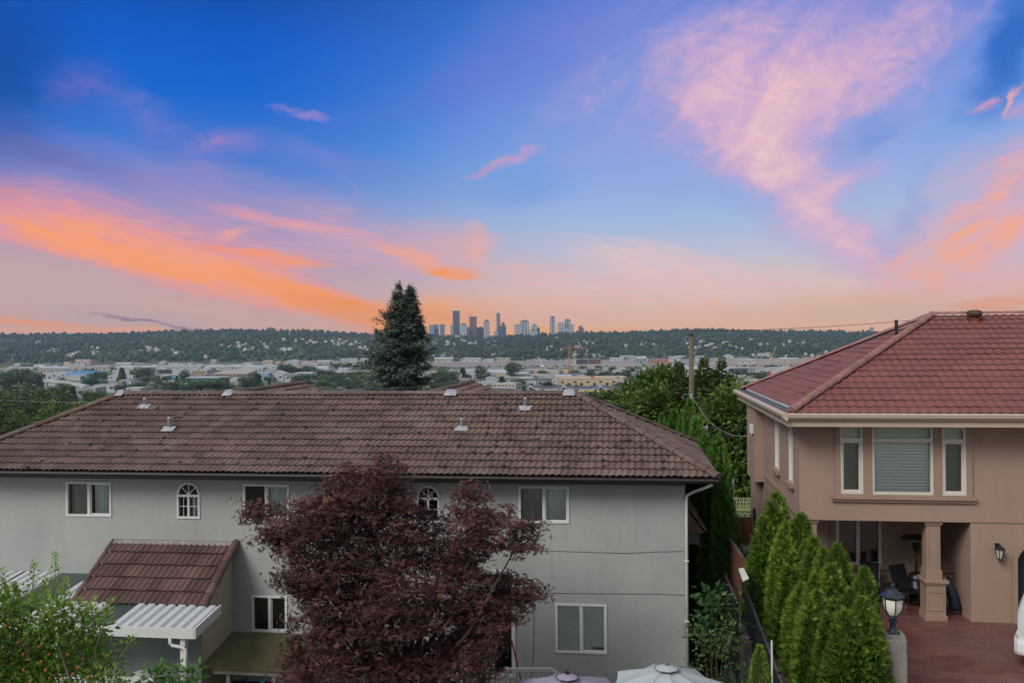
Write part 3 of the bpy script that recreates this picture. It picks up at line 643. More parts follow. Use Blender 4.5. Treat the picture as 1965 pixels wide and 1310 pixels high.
# ================================================================== PINK HOUSE
PW = 22.5; PX0 = 4.21; PX1 = 21.; PG = .31; OV = 2.73; BW = 24.6; PEX = 3.78; PEY = 21.7; PEZ = 5.36; PRZ = 7.74
CREAMV = mat('cream_vinyl', (.52, .48, .43), .5, .04, 3.)
K = thing('stucco_house', 'tan pink stucco house with a rose red tiled hip roof', 'house', (12., PW, PG))
def pw(u0, v0, u1, v1, Y=PW):
    a = pY(u0, v0, Y); b = pY(u1, v1, Y); return (a[0], b[0], b[2], a[2])
TW = [pw(1611, 816.5, 1656.5, 947), pw(1672, 817, 1791, 949.3), pw(1806.5, 818, 1854, 950.3)]
ARCH0 = pY(1952, 1100, PW)[0]
BLK = pY(1863.3, 1100, PW)[0]
GARW = 2.6; GARZ = pY(1965, 1026, PW)[2]
mb = MB()
wall_panel(mb, 'y', PW, .25, PX0, PX1, OV, 5.3, TW)
wall_panel(mb, 'y', PW+.012, .25, BLK, PX1, PG-.3, OV-.02, [(ARCH0, ARCH0+GARW, PG-.2, GARZ)])
for sgn in (-1, 1):
    xc = ARCH0+GARW/2; r = GARW/2; rz = .62
    mb.prism([(xc+sgn*r, PW+.012, GARZ)]+[(xc+sgn*r*cos(a), PW+.012, GARZ-rz+rz*sin(a)) for a in np.linspace(0, pi/2, 10)], (0, .25, 0))
mb.box(BLK, BLK+.2, PW+.265, BW, PG-.3, OV-.02)          # flank of the block
LW = pw(1603.5, 990, 1691, 1084, BW); LW = (LW[0], LW[1], LW[2], OV-.12)
wall_panel(mb, 'y', BW, .2, PX0+.26, BLK+.2, PG-.3, OV+.05, [LW])
y1, y2 = PW+.2505, 31.0
def sidewin(u0, u1, v1):
    a = pX(u0, v1, PX0); b = pX(u1, v1, PX0); return (b[1], a[1], (a[2]+b[2])/2)
s1 = sidewin(1488.5, 1495.5, 899); s2 = sidewin(1515, 1522, 924)
SWZ = 5.02
wall_panel(mb, 'x', PX0, .25, BW, y2, PG-.6, OV, [])
wall_panel(mb, 'x', PX0, .25, y1, y2, OV, 5.3, [(s1[0], s1[1], s1[2], SWZ), (s2[0], s2[1], s2[2], SWZ)])
mb.box(PX0+.26, PX1, PW+.26, BW+.2, OV+.02, OV+.10)      # patio ceiling
mb.box(PX0+.3, PX1, PW+3.2, PW+3.3, OV+.1, 5.2); mb.box(PX0+.3, BLK+.2, BW+2.2, BW+2.3, PG, OV)
mb.box(PX0, PX1, y2, y2+.2, PG-.6, 5.3)
# bay on the far side wall
b0 = pX(1466, 850, PX0); byy = b0[1]; bxx = pY(1447, 850, byy)[0]; bfar = pX(1433.5, 850, bxx)[1]; bz = pY(1456, 924, byy)[2]
mb.box(bxx, PX0-.002, byy, bfar, bz, 5.28)
K_W = mb.build('wall', STUCCO_P, K)
# trim
mb = MB(); q0 = pY(1601.3, 808.4, PW); q1 = pY(1866, 953, PW); td = .045
mb.box(q0[0], TW[0][0], PW-td, PW-.001, q1[2], q0[2]); mb.box(TW[0][1], TW[1][0], PW-td, PW-.001, q1[2], q0[2]); mb.box(TW[1][1], TW[2][0], PW-td, PW-.001, q1[2], q0[2]); mb.box(TW[2][1], q1[0], PW-td, PW-.001, q1[2], q0[2])
for t in TW:
    mb.box(t[0], t[1], PW-td, PW-.001, t[3], q0[2]); mb.box(t[0], t[1], PW-td, PW-.001, q1[2], t[2])
mb.build('window_surround', TRIM_P, K)
def sillbar(mb, x0, x1, z, y, h=.13, d=.12):
    prof = [(0, 0), (-d*.55, 0), (-d*.7, h*.35), (-d, h*.5), (-d, h), (0, h)]
    mb.loft([[(x, y+a, z+b) for a, b in prof] for x in (x0, x1)])
a = pY(1596, 961, PW); b = pY(1871, 961.5, PW); mb = MB(); sillbar(mb, a[0], b[0], a[2], PW, q1[2]-a[2], .12); mb.build('window_sill', TRIM_P, K)
for i, t in enumerate(TW):
    x0, x1, z0, z1 = t; fr = MB(); frame_y(fr, x0, x1, z0, z1, PW, .06, -.02, .1); zt = z1-.30
    fr.box(x0+.06, x1-.06, PW-.015, PW+.09, zt-.09, zt)
    if i != 1: frame_y(fr, x0+.06, x1-.06, z0+.06, zt-.09, PW+.02, .035, -.01, .05)
    w = fr.build('window', CREAMV, K); g = GLASSD if i != 1 else GLASS
    pane_y('pane', x0+.06, x1-.06, z0+.06, zt-.09, PW+.05, w, g); pane_y('pane', x0+.06, x1-.06, zt, z1-.06, PW+.05, w)
    blind_y('blind', x0+.05, x1-.05, z0+.04, zt-.05, PW+.12, w, BLIND if i == 1 else BLINDD, .078)
    blind_y('blind', x0+.05, x1-.05, zt-.02, z1-.04, PW+.13, w, BLIND, .078)
    if i == 1: fr = MB()
for s in (s1, s2):
    y0_, y1_, z0 = s; fr = MB(); w_ = .05
    for a, b in ((y0_, y0_+w_), (y1_-w_, y1_)): fr.box(PX0-.02, PX0+.1, a, b, z0, SWZ)
    fr.box(PX0-.02, PX0+.1, y0_+w_, y1_-w_, z0, z0+w_); fr.box(PX0-.02, PX0+.1, y0_+w_, y1_-w_, SWZ-w_, SWZ)
    w = fr.build('window', CREAMV, K); fr = MB(); fr.quad((PX0+.05, y0_+w_, z0+w_), (PX0+.05, y1_-w_, z0+w_), (PX0+.05, y1_-w_, SWZ-w_), (PX0+.05, y0_+w_, SWZ-w_)); fr.build('pane', GLASSD, w)
    fr = MB(); fr.box(PX0-.11, PX0-.002, y0_-.16, y1_+.16, z0-.11, z0-.01); fr.box(PX0-.07, PX0-.002, y0_-.10, y1_+.10, z0-.17, z0-.11); fr.build('window_sill', TRIM_P, K)
# string course on the side wall, corner bead
mb = MB(); a = pX(1468, 911, PX0); b = pX(1508, 951, PX0); mb.box(PX0-.05, PX0-.001, b[1], a[1], (a[2]+b[2])/2-.05, (a[2]+b[2])/2+.05)
mb.box(BLK-.6, PX1, PW-.012, PW+.011, OV-.03, OV+.025); mb.box(PX0+.01, BLK-.601, PW-.012, PW+.2, OV-.03, OV-.001)
mb.build('string_course', TRIM_P, K)
# lower patio window
x0, x1, z0, z1 = LW; fr = MB(); frame_y(fr, x0, x1, z0, z1, BW, .07, -.03, .1); xm = pY(1646, 1040, BW)[0]; fr.box(xm-.04, xm+.04, BW-.02, BW+.08, z0+.07, z1-.07)
for xa, xb in ((x0+.07, xm-.04), (xm+.04, x1-.07)):
    fr.box(xa, xa+.02, BW+.02, BW+.03, z0+.07, z1-.07)
w = fr.build('window', CREAMV, K); pane_y('pane', x0+.07, xm-.04, z0+.07, z1-.07, BW+.05, w, GLASSD); pane_y('pane', xm+.04, x1-.07, z0+.07, z1-.07, BW+.05, w, GLASS)
mb = MB(); mb.box(x0-.16, x0, BW-.04, BW-.001, z0, OV); mb.box(x1, x1+.16, BW-.04, BW-.001, z0, OV); sillbar(mb, x0-.25, x1+.25, z0-.13, BW, .13, .12); mb.build('window_surround', TRIM_P, K)
# pillars
def pillar(x0, x1, sx0, sx1, y0, zl):
    d = x1-x0; sd = sx1-sx0; xc = (sx0+sx1)/2; mb = MB(); yc = y0+d/2
    mb.box(x0, x1, y0, y0+d, PG-.1, zl-.11)
    for zz0, zz1, e in ((zl-.11, zl-.06, .03), (zl-.06, zl, .06)): mb.box(x0-e, x1+e, y0-e, y0+d+e, zz0, zz1)
    mb.box(x0-.03, x1+.03, y0-.03, y0+d+.03, PG-.1, PG+.12)
    p = .055
    for (a, b, c, e) in ((x0+p, x1-p, zl-.30, zl-.28), (x0+p, x1-p, PG+.24, PG+.26)): mb.box(a, b, y0-.014, y0-.001, c, e)
    for a in (x0+p, x1-p-.02): mb.box(a, a+.02, y0-.014, y0-.001, PG+.26, zl-.30)
    mb.box(xc-sd/2, xc+sd/2, yc-sd/2, yc+sd/2, zl, OV-.10)
    for zz0, zz1, e in ((zl, zl+.20, .03), (zl+.2, zl+.24, .015), (OV-.14, OV-.10, .02), (OV-.10, OV-.031, .045)): mb.box(xc-sd/2-e, xc+sd/2+e, yc-sd/2-e, yc+sd/2+e, zz0, zz1)
    for a in (xc-sd/2+.05, xc+sd/2-.07): mb.box(a, a+.015, yc-sd/2-.012, yc-sd/2-.001, zl+.3, OV-.2)
    return mb.build('pillar', TRIM_P, K)
a = pY(1780, 1050, PW); b = pY(1806.8, 1050, PW); c = pY(1777.5, 1160, PW+.03); d = pY(1815, 1160, PW+.03); zl = pY(1790, 1113, PW)[2]
pillar(c[0], d[0], a[0], b[0], PW+.02, zl); pillar(PX0+.03, PX0+.03+d[0]-c[0], PX0+.1, PX0+.1+b[0]-a[0], PW+.02, zl)
# arched garage opening trim + door
xc = ARCH0+GARW/2; r = GARW/2; mb = MB()
mb.box(ARCH0-.12, ARCH0, PW-.04, PW+.011, PG-.1, GARZ-.62); mb.box(ARCH0+GARW, ARCH0+GARW+.12, PW-.04, PW+.011, PG-.1, GARZ-.62)
for q in range(20):
    t0, t1 = pi*q/20, pi*(q+1)/20
    mb.prism([(xc+(r+e)*cos(t), PW-.04, GARZ-.62+(.62+e)*sin(t)) for e, t in ((0, t0), (.12, t0), (.12, t1), (0, t1))], (0, .05, 0))
mb.build('arch_surround', TRIM_P, K)
mb = MB(); mb.box(ARCH0-.05, ARCH0+GARW+.05, PW+.27, PW+.33, PG-.05, GARZ+.1)
for k in range(4): mb.box(ARCH0, ARCH0+GARW, PW+.255, PW+.269, PG+.1+k*.55, PG+.55+k*.55)
mb.build('garage_door', mat('dark_garage_door', (.03, .03, .032), .35, .1, 1.), K)
# fascia / gutter
mb = MB()
prof = [(0, .0), (-.11, .0), (-.14, -.025), (-.125, -.10), (-.06, -.17), (.0, -.17)]
mb.loft([[(x, PEY+.02+a, PEZ+.02+b) for a, b in prof] for x in (PEX-.10, PX1+.6)])
mb.loft([[(PEX+.02+a, y, PEZ+.022+b) for a, b in prof] for y in (PEY-.12, 31.35)])
mb.build('gutter', CREAM, K)
mb = MB(); mb.box(PEX+.02, PX1, PEY+.03, PEY+.06, PEZ-.30, PEZ-.15); mb.box(PEX+.03, PEX+.06, PEY+.061, 31.3, PEZ-.30, PEZ-.15)
mb.box(PEX+.06, PX1, PEY+.06, PW-.003, PEZ-.30, PEZ-.27); mb.box(PEX+.061, PX0-.003, PW, 31.3, PEZ-.30, PEZ-.27)
mb.box(PX0, PX1, PW, PW+.2, 5.29, PEZ-.1); mb.build('fascia', CREAM, K)
# roof
run = 26.5-PEY; sl = atan2(PRZ-PEZ, run); SLP = run/cos(sl); rx = PEX+.08+run; NRP = 18
mb = MB()
tile_face(mb, (0, PEY, PEZ+.01), (1, 0, 0), (0, cos(sl), sin(sl)), (0, -sin(sl), cos(sl)), SLP/NRP, NRP, lambda s: PEX+.08+s*cos(sl), lambda s: PX1+.5, period=.225, amp=.026, step=.021, tile=1.1, s_top=SLP)
mb.quad((PX1, 31.3, PEZ), (PEX+.08, 31.3, PEZ), (rx, 26.5, PRZ), (PX1, 26.5, PRZ))
mb.quad((PEX+.1, PEY+.1, PEZ-.06), (PX1, PEY+.1, PEZ-.06), (PX1, 31.2, PEZ-.06), (PEX+.1, 31.2, PEZ-.06))
tile_face(mb, (PEX+.30, 0, PEZ+.10), (0, 1, 0), (cos(sl), 0, sin(sl)), (-sin(sl), 0, cos(sl)), (SLP-.24)/NRP, NRP, lambda s: PEY+.22+s*cos(sl), lambda s: 31.3-.22-s*cos(sl), period=.30, amp=.012, step=.012, tile=1.2, s_top=SLP-.24)
KR = mb.build('roof', TILE_P, K)
mb = MB(); mb.box(PEX+.03, PEX+.34, PEY+.1, 31.2, PEZ+.02, PEZ+.03); mb.build('eave_flashing', mat('dark_flashing', (.055, .06, .065), .5, .3, 3.), KR)
mb = MB(); mb.box(PEX+.30, PEX+.315, PEY+.3, 31.1, PEZ+.032, PEZ+.11); mb.build('drip_edge', WHITE, KR)
mb = MB(); up = (0, 0, 1)
cap_tiles(mb, (PEX+.14, PEY+.06, PEZ+.07), (rx, 26.5, PRZ+.04), up, .105, .38, .10); cap_tiles(mb, (rx, 26.5, PRZ+.04), (PX1, 26.5, PRZ+.04), up, .105, .40, .07); cap_tiles(mb, (PEX+.2, 31.2, PEZ+.05), (rx, 26.5, PRZ+.04), up, .11, .38, .08)
mb.build('ridge_caps', mat('worn_ridge_tile', (.26, .125, .115), .75, .2, 2., (1, 1, 1), .2, 80., rnd=.15, spots=[(5., .5, .68, (.13, .095, .085), .7)]), KR)
q = pY(1870, 613, 26.1); T = MB()
T.lathe((q[0], 26.1, q[2]-.1), [(.17, -.25), (.15, -.02), (.135, .16), (.15, .165)], 18); vv = T.build('turbine_vent', mat('rusty_red_metal', (.22, .07, .045), .6, .3, 4.), KR, True)
T = MB(); n = 20
for j in range(n):
    a = 2*pi*j/n; V = []
    for rr_, z in ((.13, .17), (.20, .22), (.215, .28), (.18, .345), (.06, .37)):
        for s in (0, .17): V.append((q[0]+rr_*(1-.0*s)*cos(a+s*1.3), 26.1+rr_*sin(a+s*1.3), q[2]-.1+z))
    T.add(V, [(2*i, 2*i+1, 2*i+3, 2*i+2) for i in range(4)])
T.lathe((q[0], 26.1, q[2]-.1), [(.12, .17), (.17, .22), (.185, .28), (.16, .33), (.05, .365)], 16); T.build('turbine_head', mat('rusty_brown_metal', (.085, .045, .035), .65, .35, 5.), vv)
q = pY(1720, 637, 25.2); T = MB(); xx = q[0]
T.lathe((xx, 25.2, q[2]), [(.045, -.35), (.045, .30), (.05, .30), (.05, .33)], 10); T.build('pipe_vent', BLACKM, KR)
# meter box + wall lantern are fixed to the house
mb = MB(); q = pY(1437, 818, bfar-.3); mb.bbox(bxx-.10, bxx-.003, byy+.05, byy+.33, pX(1441, 828, bxx)[2], pX(1441, 811, bxx)[2], .01); mb.build('meter_box', WHITE, K)
q = pY(1918, 1060, PW-.14); Ln = MB(); x, z = q[0], q[2]
Ln.lathe((x, PW-.16, z), [(.05, .15), (.11, .10), (.12, .085), (.02, .20), (.012, .22)][::-1] if False else [(.115, .085), (.12, .095), (.06, .15), (.03, .165), (.03, .185), (.01, .20)], 8)
for j in range(6):
    a = 2*pi*j/6; Ln.tube([(x+.108*cos(a), PW-.16+.108*sin(a), z+.09), (x+.055*cos(a), PW-.16+.055*sin(a), z-.13)], .009, 5)
Ln.lathe((x, PW-.16, z-.2), [(.008, 0), (.025, .02), (.06, .06), (.055, .075)], 8); Ln.box(x-.05, x+.05, PW-.02, PW-.001, z-.02, z+.20); Ln.tube([(x, PW-.02, z+.14), (x, PW-.10, z+.19), (x, PW-.16, z+.17)], .014, 6)
lw_ = Ln.build('wall_lantern', BLACKM, K); Ln = MB(); Ln.lathe((x, PW-.16, z), [(.05, -.13), (.10, .085)], 6); Ln.build('lantern_glass', mat('frosted_glass', (.42, .42, .38), .35, .1, 4.), lw_)
# ---------------- driveway, bed, retaining wall
def struct(o): o['kind'] = 'structure'; return o
DRV = None
def paving_mat():
    m, t, out = nt('stamped_red_concrete'); p = t.nodes.new('ShaderNodeBsdfPrincipled'); L(t, p.outputs[0], out.inputs[0])
    v = objco(t, (1, 1, 1), True); n1 = noise_node(t, objco(t, (.8, 2.2, 1), True), 1.1, 6, .6, .8); n2 = noise_node(t, v, .35, 3); n3 = noise_node(t, objco(t, (2.2, 8, 1), True), 3., 6, .7, 1.8)
    c = mixc(t, maprange(t, n1.outputs[0], .35, .65), (.085, .026, .023), (.165, .060, .051))
    c = mixc(t, mth(t, 'MULTIPLY', maprange(t, n2.outputs[0], .48, .62), .55), c, (.115, .075, .075))
    c = mixc(t, mth(t, 'MULTIPLY', maprange(t, n3.outputs[0], .50, .62), .6), c, (.235, .125, .108))
    vo = t.nodes.new('ShaderNodeTexVoronoi'); vo.feature = 'DISTANCE_TO_EDGE'; vo.inputs['Scale'].default_value = 2.9; vo.inputs['Randomness'].default_value = .9
    nd = noise_node(t, v, 2.5, 3); add = t.nodes.new('ShaderNodeVectorMath'); add.operation = 'MULTIPLY_ADD'; L(t, nd.outputs[1], add.inputs[0]); add.inputs[1].default_value = (.35, .35, .1); L(t, v, add.inputs[2]); L(t, add.outputs[0], vo.inputs['Vector'])
    e = maprange(t, vo.outputs['Distance'], .0, .03)
    c = mixc(t, mth(t, 'MULTIPLY', mth(t, 'SUBTRACT', 1., e), .38), c, (.055, .024, .022))
    L(t, c, p.inputs['Base Color']); L(t, maprange(t, n1.outputs[0], .3, .7, .30, .55), p.inputs['Roughness'])
    b = t.nodes.new('ShaderNodeBump'); b.inputs['Strength'].default_value = .35; b.inputs['Distance'].default_value = .01; L(t, mth(t, 'ADD', e, n3.outputs[0]), b.inputs['Height']); L(t, b.outputs[0], p.inputs['Normal'])
    return m
mb = MB(); mb.box(3.06, 26, 6, 25.5, -2.6, PG); DRV = struct(mb.build('driveway', paving_mat()))
mb = MB(); mb.box(2.62, 3.05, 8, 28.9, -2.6, PG-.12); W = mb.build('retaining_wall', mat('shaded_concrete', (.055, .052, .047), .95, .35, 2.)); _props(W, 'low concrete retaining wall under the black iron fence', 'wall')  # concrete colour darkened to carry the deep shade of the gap
mb = MB(); mb.box(3.06, 4.9, 9, 22.4, PG-.02, PG+.035); mb.box(3.06, 4.18, 22.41, 28.8, PG-.02, PG+.035)
struct(mb.build('planting_bed', mat('dark_mulch', (.05, .03, .026), .95, .5, 8., (1, 1, 1), .8, 60., spots=[(30., .6, .66, (.25, .2, .19), .8)])))
# ---------------- iron fence, timber fence, gate
def iron_fence(label, x, y0, y1, z, h, posts, rise=0.):
    T = thing('iron_fence', label, 'fence', (x, y0, z-h)); mb = MB(); zf_ = lambda y: z+rise*(y-y0); z1_ = zf_(y1)
    mb.tube([(x, y0, z), (x, y1, z1_)], .032, 8); mb.tube([(x, y0, z-h+.15), (x, y1, z1_-h+.15)], .018, 6); mb.build('rail', mat('sheen_black_rail', (.05, .052, .056), .32, .3, 5.), T, True)  # rail colour lightened to stand in for its reflective sheen
    mb = MB(); y = y0+.06
    while y < y1: mb.box(x-.007, x+.007, y-.007, y+.007, zf_(y)-h+.05, zf_(y)-.02); y += .125
    mb.build('pickets', BLACKM, T)
    for y in posts:
        zp = zf_(y); mb = MB(); mb.box(x-.03, x+.03, y-.03, y+.03, zp-h, zp+.04); mb.lathe((x, y, zp+.04), [(.045, 0), (.045, .025), (.02, .05)], 8); mb.build('post', BLACKM, T)
    return T
IX = 2.72; iz = .80
iron_fence('black iron picket fence along the cedars on the retaining wall', IX, 13., 21.6, iz, 1.0, (21.55, 19.9, 18.5, 16.6, 14.8, 13.2), .069)
iron_fence('lower black iron fence in the dark gap behind the leafy shrub', 2.55, 21.2, 24.7, .98, 2.2, (24.65, 22.9, 21.3))
TF = thing('timber_fence', 'brown timber board fence below the wooden gate', 'fence', (2.79, 22.1, PG-.12)); mb = MB(); y = 22.2
while y < 27.4:
    mb.box(2.775+random.uniform(-.006, .006), 2.795, y, y+.135, PG-.11, 1.79-.055*(y-22.2)+random.uniform(-.01, .01)); y += .14
mb.build('boards', WOODF, TF); mb = MB(); mb.prism([(2.75, 22.18, 1.815), (2.83, 22.18, 1.815), (2.83, 22.18, 1.845), (2.75, 22.18, 1.845)], (0, 5.2, -.286)); mb.build('cap_rail', mat('grey_weathered_rail', (.10, .085, .075), .85, .3, 3.), TF)
mb = MB(); mb.box(2.80, 2.87, 22.2, 22.28, PG-.11, 1.80); mb.build('post', WOODF, TF); mb = MB(); mb.box(2.80, 2.87, 24.5, 24.58, PG-.11, 1.66); mb.build('post', WOODF, TF)
gy_ = 30.; a = pY(1391, 993, gy_); b = pY(1447, 1046, gy_)
GT = thing('wooden_gate', 'red brown timber gate panel topped with scrolled ironwork', 'gate', (a[0], gy_, b[2])); mb = MB(); x = a[0]
while x < b[0]-.05: mb.box(x, x+.085, gy_+random.uniform(0, .004), gy_+.03, b[2], a[2]); x += .09
mb.build('boards', GATEW, GT); mb = MB(); zt = pY(1420, 982, gy_)[2]
for z in (a[2]+.01, zt): mb.box(a[0], b[0], gy_, gy_+.025, z, z+.022)
n = 5
for i in range(n):
    xc = a[0]+(i+.5)*(b[0]-a[0])/n; zc = (a[2]+zt)/2+.01; R_ = (zt-a[2])*.46
    for sg in (-1, 1):
        mb.tube([(xc+sg*(R_*1.15-R_*(1-t*.12)*cos(t)*.9), gy_+.012, zc+R_*(1-t*.12)*sin(t)) for t in np.linspace(-2.2, 4.2, 16)], .009, 4)
mb.build('scrollwork', BLACKM, GT)
mb = MB(); mb.box(b[0]-.02, b[0]+.07, gy_-.02, gy_+.07, b[2]-.3, zt+.12); mb.build('post', BLACKM, GT)
c = pY(1420, 1054, gy_-1.2); mb = MB(); mb.box(2.95, 4.2, 28.9, gy_+3, -3., b[2]); _props(mb.build('landing_wall', mat('pinkish_concrete', (.24, .19, .175), .9, .2, 1.2)), 'pinkish concrete landing wall under the wooden gate', 'wall')
mb = MB(); mb.box(3., 4.15, 28.93, gy_-.05, b[2]+.002, b[2]+.03); struct(mb.build('pebble_path', mat('pebble_mosaic', (.14, .15, .19), .8, .5, 6., (1, 1, 1), .8, 30., spots=[(14., .5, .53, (.62, .63, .66), 1.), (9., .56, .6, (.02, .02, .03), 1.)])))
a = pY(1417, 1090, 21.3); b = pY(1427, 1088.5, 21.3); c = pY(1437, 1108, 20.4); d = pY(1425, 1114, 20.4)
mb = MB(); nn_ = np.cross(b-a, d-a); nn_ /= np.linalg.norm(nn_); mb.loft([[a, b, c, d], [q+nn_*.02 for q in (a, b, c, d)]])
_props(mb.build('white_board', mat('off_white_board', (.50, .50, .46), .6)), 'off white board propped at the end of the iron fence', 'board')
a = pY(1481, 1228, 16.9); b = pY(1482, 1268, 16.9); mb = MB(); mb.bbox(a[0]-.016, a[0]+.016, 16.89, 16.92, PG, a[2], .006); _props(mb.build('white_stake', VINYL), 'short white plastic stake between the iron fence and the cedars', 'stake')
# ---------------- lamp post
ly = 16.5; q = pY(1713.5, 1213, ly); hw = .19
LP = thing('lamp_pillar', 'stained square concrete pillar carrying the black post lantern', 'pillar', (q[0], ly, PG)); zt = q[2]
mb = MB(); n_ = [(-hw, -hw), (hw, -hw), (hw, hw), (-hw, hw)]
def ring(h, z): b = .02; return [(q[0]+x, ly+y, z) for x, y in ((-h+b, -h), (h-b, -h), (h, -h+b), (h, h-b), (h-b, h), (-h+b, h), (-h, h-b), (-h, -h+b))]
mb.loft([ring(hw*1.03, PG-.2), ring(hw, zt-.09), ring(hw*.96, zt-.07), ring(hw*.90, zt-.0)]); mb.build('shaft', CONC, LP)
PL = thing('post_lantern', 'large black post lantern with frosted panes on the concrete pillar', 'lamp', (q[0], ly, zt)); x, y, z = q[0], ly, zt; hh = pY(1713, 1120, ly)[2]-zt; s = hh/.93
NV = mat('navy_black_metal', (.014, .019, .028), .32, .2, 4., coat=.3)
mb = MB(); mb.box(x-.11*s, x+.11*s, y-.11*s, y+.11*s, z, z+.02*s); mb.lathe((x, y, z), [(r_*s, h_*s) for r_, h_ in ((.10, .02), (.07, .05), (.055, .10), (.055, .20), (.09, .215), (.09, .24), (.05, .26), (.05, .28), (.10, .30), (.07, .325))], 14); mb.build('stem', NV, PL)
def lring(r_, h_, n=6, a0=pi/6): return [(x+r_*s*cos(a0+2*pi*j/n), y+r_*s*sin(a0+2*pi*j/n), z+h_*s) for j in range(n)]
mb = MB(); prof = [(.075, .33), (.11, .36), (.155, .43), (.18, .52), (.19, .62), (.19, .665)]
for j in range(6):
    a = pi/6+2*pi*j/6; mb.tube([(x+r_*s*cos(a), y+r_*s*sin(a), z+h_*s) for r_, h_ in prof], .011*s, 5)
mb.loft([lring(.20, .66), lring(.20, .69)]); mb.loft([lring(.235, .69), lring(.24, .705), lring(.17, .755), lring(.10, .82), lring(.055, .845)]); mb.lathe((x, y, z), [(r_*s, h_*s) for r_, h_ in ((.05, .845), (.05, .865), (.025, .875), (.035, .90), (.03, .92), (.008, .95))], 12); mb.build('hood', NV, PL)
mb = MB(); mb.loft([lring(r_*.96, h_) for r_, h_ in prof]); mb.build('frosted_panes', mat('frosted_glass_white', (.66, .66, .58), .3, .06, 3.), PL)
# ---------------- patio heater, chairs, table, golf trolley
hy = 24.0; q = pY(1758, 1030, hy); HT = thing('patio_heater', 'tall dark patio heater with a wide dish under the porch', 'heater', (q[0], hy, PG)); x, z = q[0], q[2]
mb = MB(); mb.lathe((x, hy, z), [(.40, -.05), (.41, -.04), (.28, .03), (.10, .07), (.02, .08)], 24); mb.lathe((x, hy, z), [(.02, -.03), (.2, -.02), (.395, -.055)][::-1], 24); mb.build('reflector_dish', mat('dull_steel', (.09, .10, .10), .3, .2, 3., metal=.6), HT, True)
mb = MB(); mb.lathe((x, hy, z), [(.06, -.35), (.085, -.32), (.085, -.12), (.05, -.06)], 14); mb.build('burner', BLACKM, HT); mb = MB(); mb.tube([(x, hy, PG+.7), (x, hy, z-.3)], .033, 10); mb.build('pole', mat('bronze_pole', (.06, .045, .035), .35, .2, 3., metal=.5), HT, True)
mb = MB(); mb.lathe((x, hy, PG), [(.24, 0), (.24, .06), (.20, .10), (.20, .72), (.16, .76), (.05, .78)], 18); mb.build('cylinder_housing', BLACKM, HT, True)
def chair(u, v, y, rz, label):
    q = pY(u, v, y); T = thing('patio_chair', label, 'chair', (q[0], y, PG), rz, 'patio chairs under the porch')
    mb = MB(); mb.box(-.24, .24, -.22, .24, .40, .44); mb.build('seat', mat('black_sling_fabric', (.012, .012, .013), .9, .2, 4., spec=.1), T, local=True)
    mb = MB(); mb.loft([[(-.23, .2+.22*t, .44+.55*t), (.23, .2+.22*t, .44+.55*t), (.23, .225+.22*t, .44+.55*t), (-.23, .225+.22*t, .44+.55*t)] for t in (0, .5, 1)]); mb.build('backrest', MATS['black_sling_fabric'], T, local=True)
    for sx in (-1, 1):
        mb = MB(); mb.tube([(sx*.27, -.24, 0), (sx*.27, -.22, .62), (sx*.27, .05, .66), (sx*.27, .28, .62)], .016, 6); mb.build('armrest', BLACKM, T, local=True)
        mb = MB(); mb.tube([(sx*.25, .30, 0), (sx*.25, .22, .42), (sx*.25, .44, 1.0)], .016, 6); mb.build('rear_leg', BLACKM, T, local=True)
    return T
chair(1745, 1140, 23.55, .5, 'black patio chair next to the patio heater base')
chair(1664, 1130, 23.7, -.4, 'black patio chair half hidden behind the cedar tips')
q = pY(1722, 1150, 23.75); TB = thing('side_table', 'small dark glass side table between the patio chairs', 'table', (q[0], 23.75, PG)); mb = MB(); mb.lathe((q[0], 23.75, PG), [(.34, .47), (.34, .49)], 20); mb.build('tabletop', BLACKM, TB)
for k in range(3): mb = MB(); c, s_ = cos(2.1*k), sin(2.1*k); mb.tube([(q[0]+.25*c, 23.75+.25*s_, PG+.47), (q[0]+.3*c, 23.75+.3*s_, PG)], .014, 5); mb.build('leg', BLACKM, TB)
mb = MB(); mb.lathe((q[0]-.1, 23.65, PG+.49), [(.035, 0), (.045, .02), (.03, .1), (.035, .12)], 10); _props(mb.build('dark_cup', BLACKM), 'dark cup standing on the small side table', 'cup')
q = pY(1822, 1150, 23.2); GTt = thing('golf_trolley', 'folded blue black golf trolley leaning against the wall behind the pillar', 'trolley', (q[0], 23.3, PG)); x = q[0]
NVY = mat('dark_navy_cloth', (.015, .022, .04), .7, .3, 5.)
A_ = pY(1815, 1108, 23.35); B_ = pY(1835, 1168, 23.1); mb = MB(); mb.tube([A_, (A_*.5+B_*.5)+np.array([.02, 0, 0]), B_], [.10, .14, .13], 10); mb.build('golf_bag', NVY, GTt, True)
mb = MB(); h0 = pY(1808, 1101, 23.35); h1 = pY(1832, 1099, 23.35); mb.tube([h0, h1], .018, 6); mb.tube([(h0+h1)/2, A_+np.array([.05, 0, 0]), B_+np.array([.1, -.02, -.02])], .017, 6); mb.tube([h1, h1+np.array([-.1, 0, -.25]), A_+np.array([.1, .0, -.1])], .012, 5); mb.build('handle_frame', BLACKM, GTt)
for dx in (-.18, .16):
    c = np.array([B_[0]+.08+dx*.6, 23.15+dx*.3, PG+.135]); mb = MB(); mb.loft([[c+np.array([dy*.4, dy, 0])+.135*k*np.array([cos(t), -.3*cos(t), sin(t)]) for t in np.linspace(0, 2*pi, 16, endpoint=False)] for dy, k in ((-.03, .8), (-.02, 1), (.02, 1), (.03, .8))]); mb.build('wheel', RUBBER, GTt)
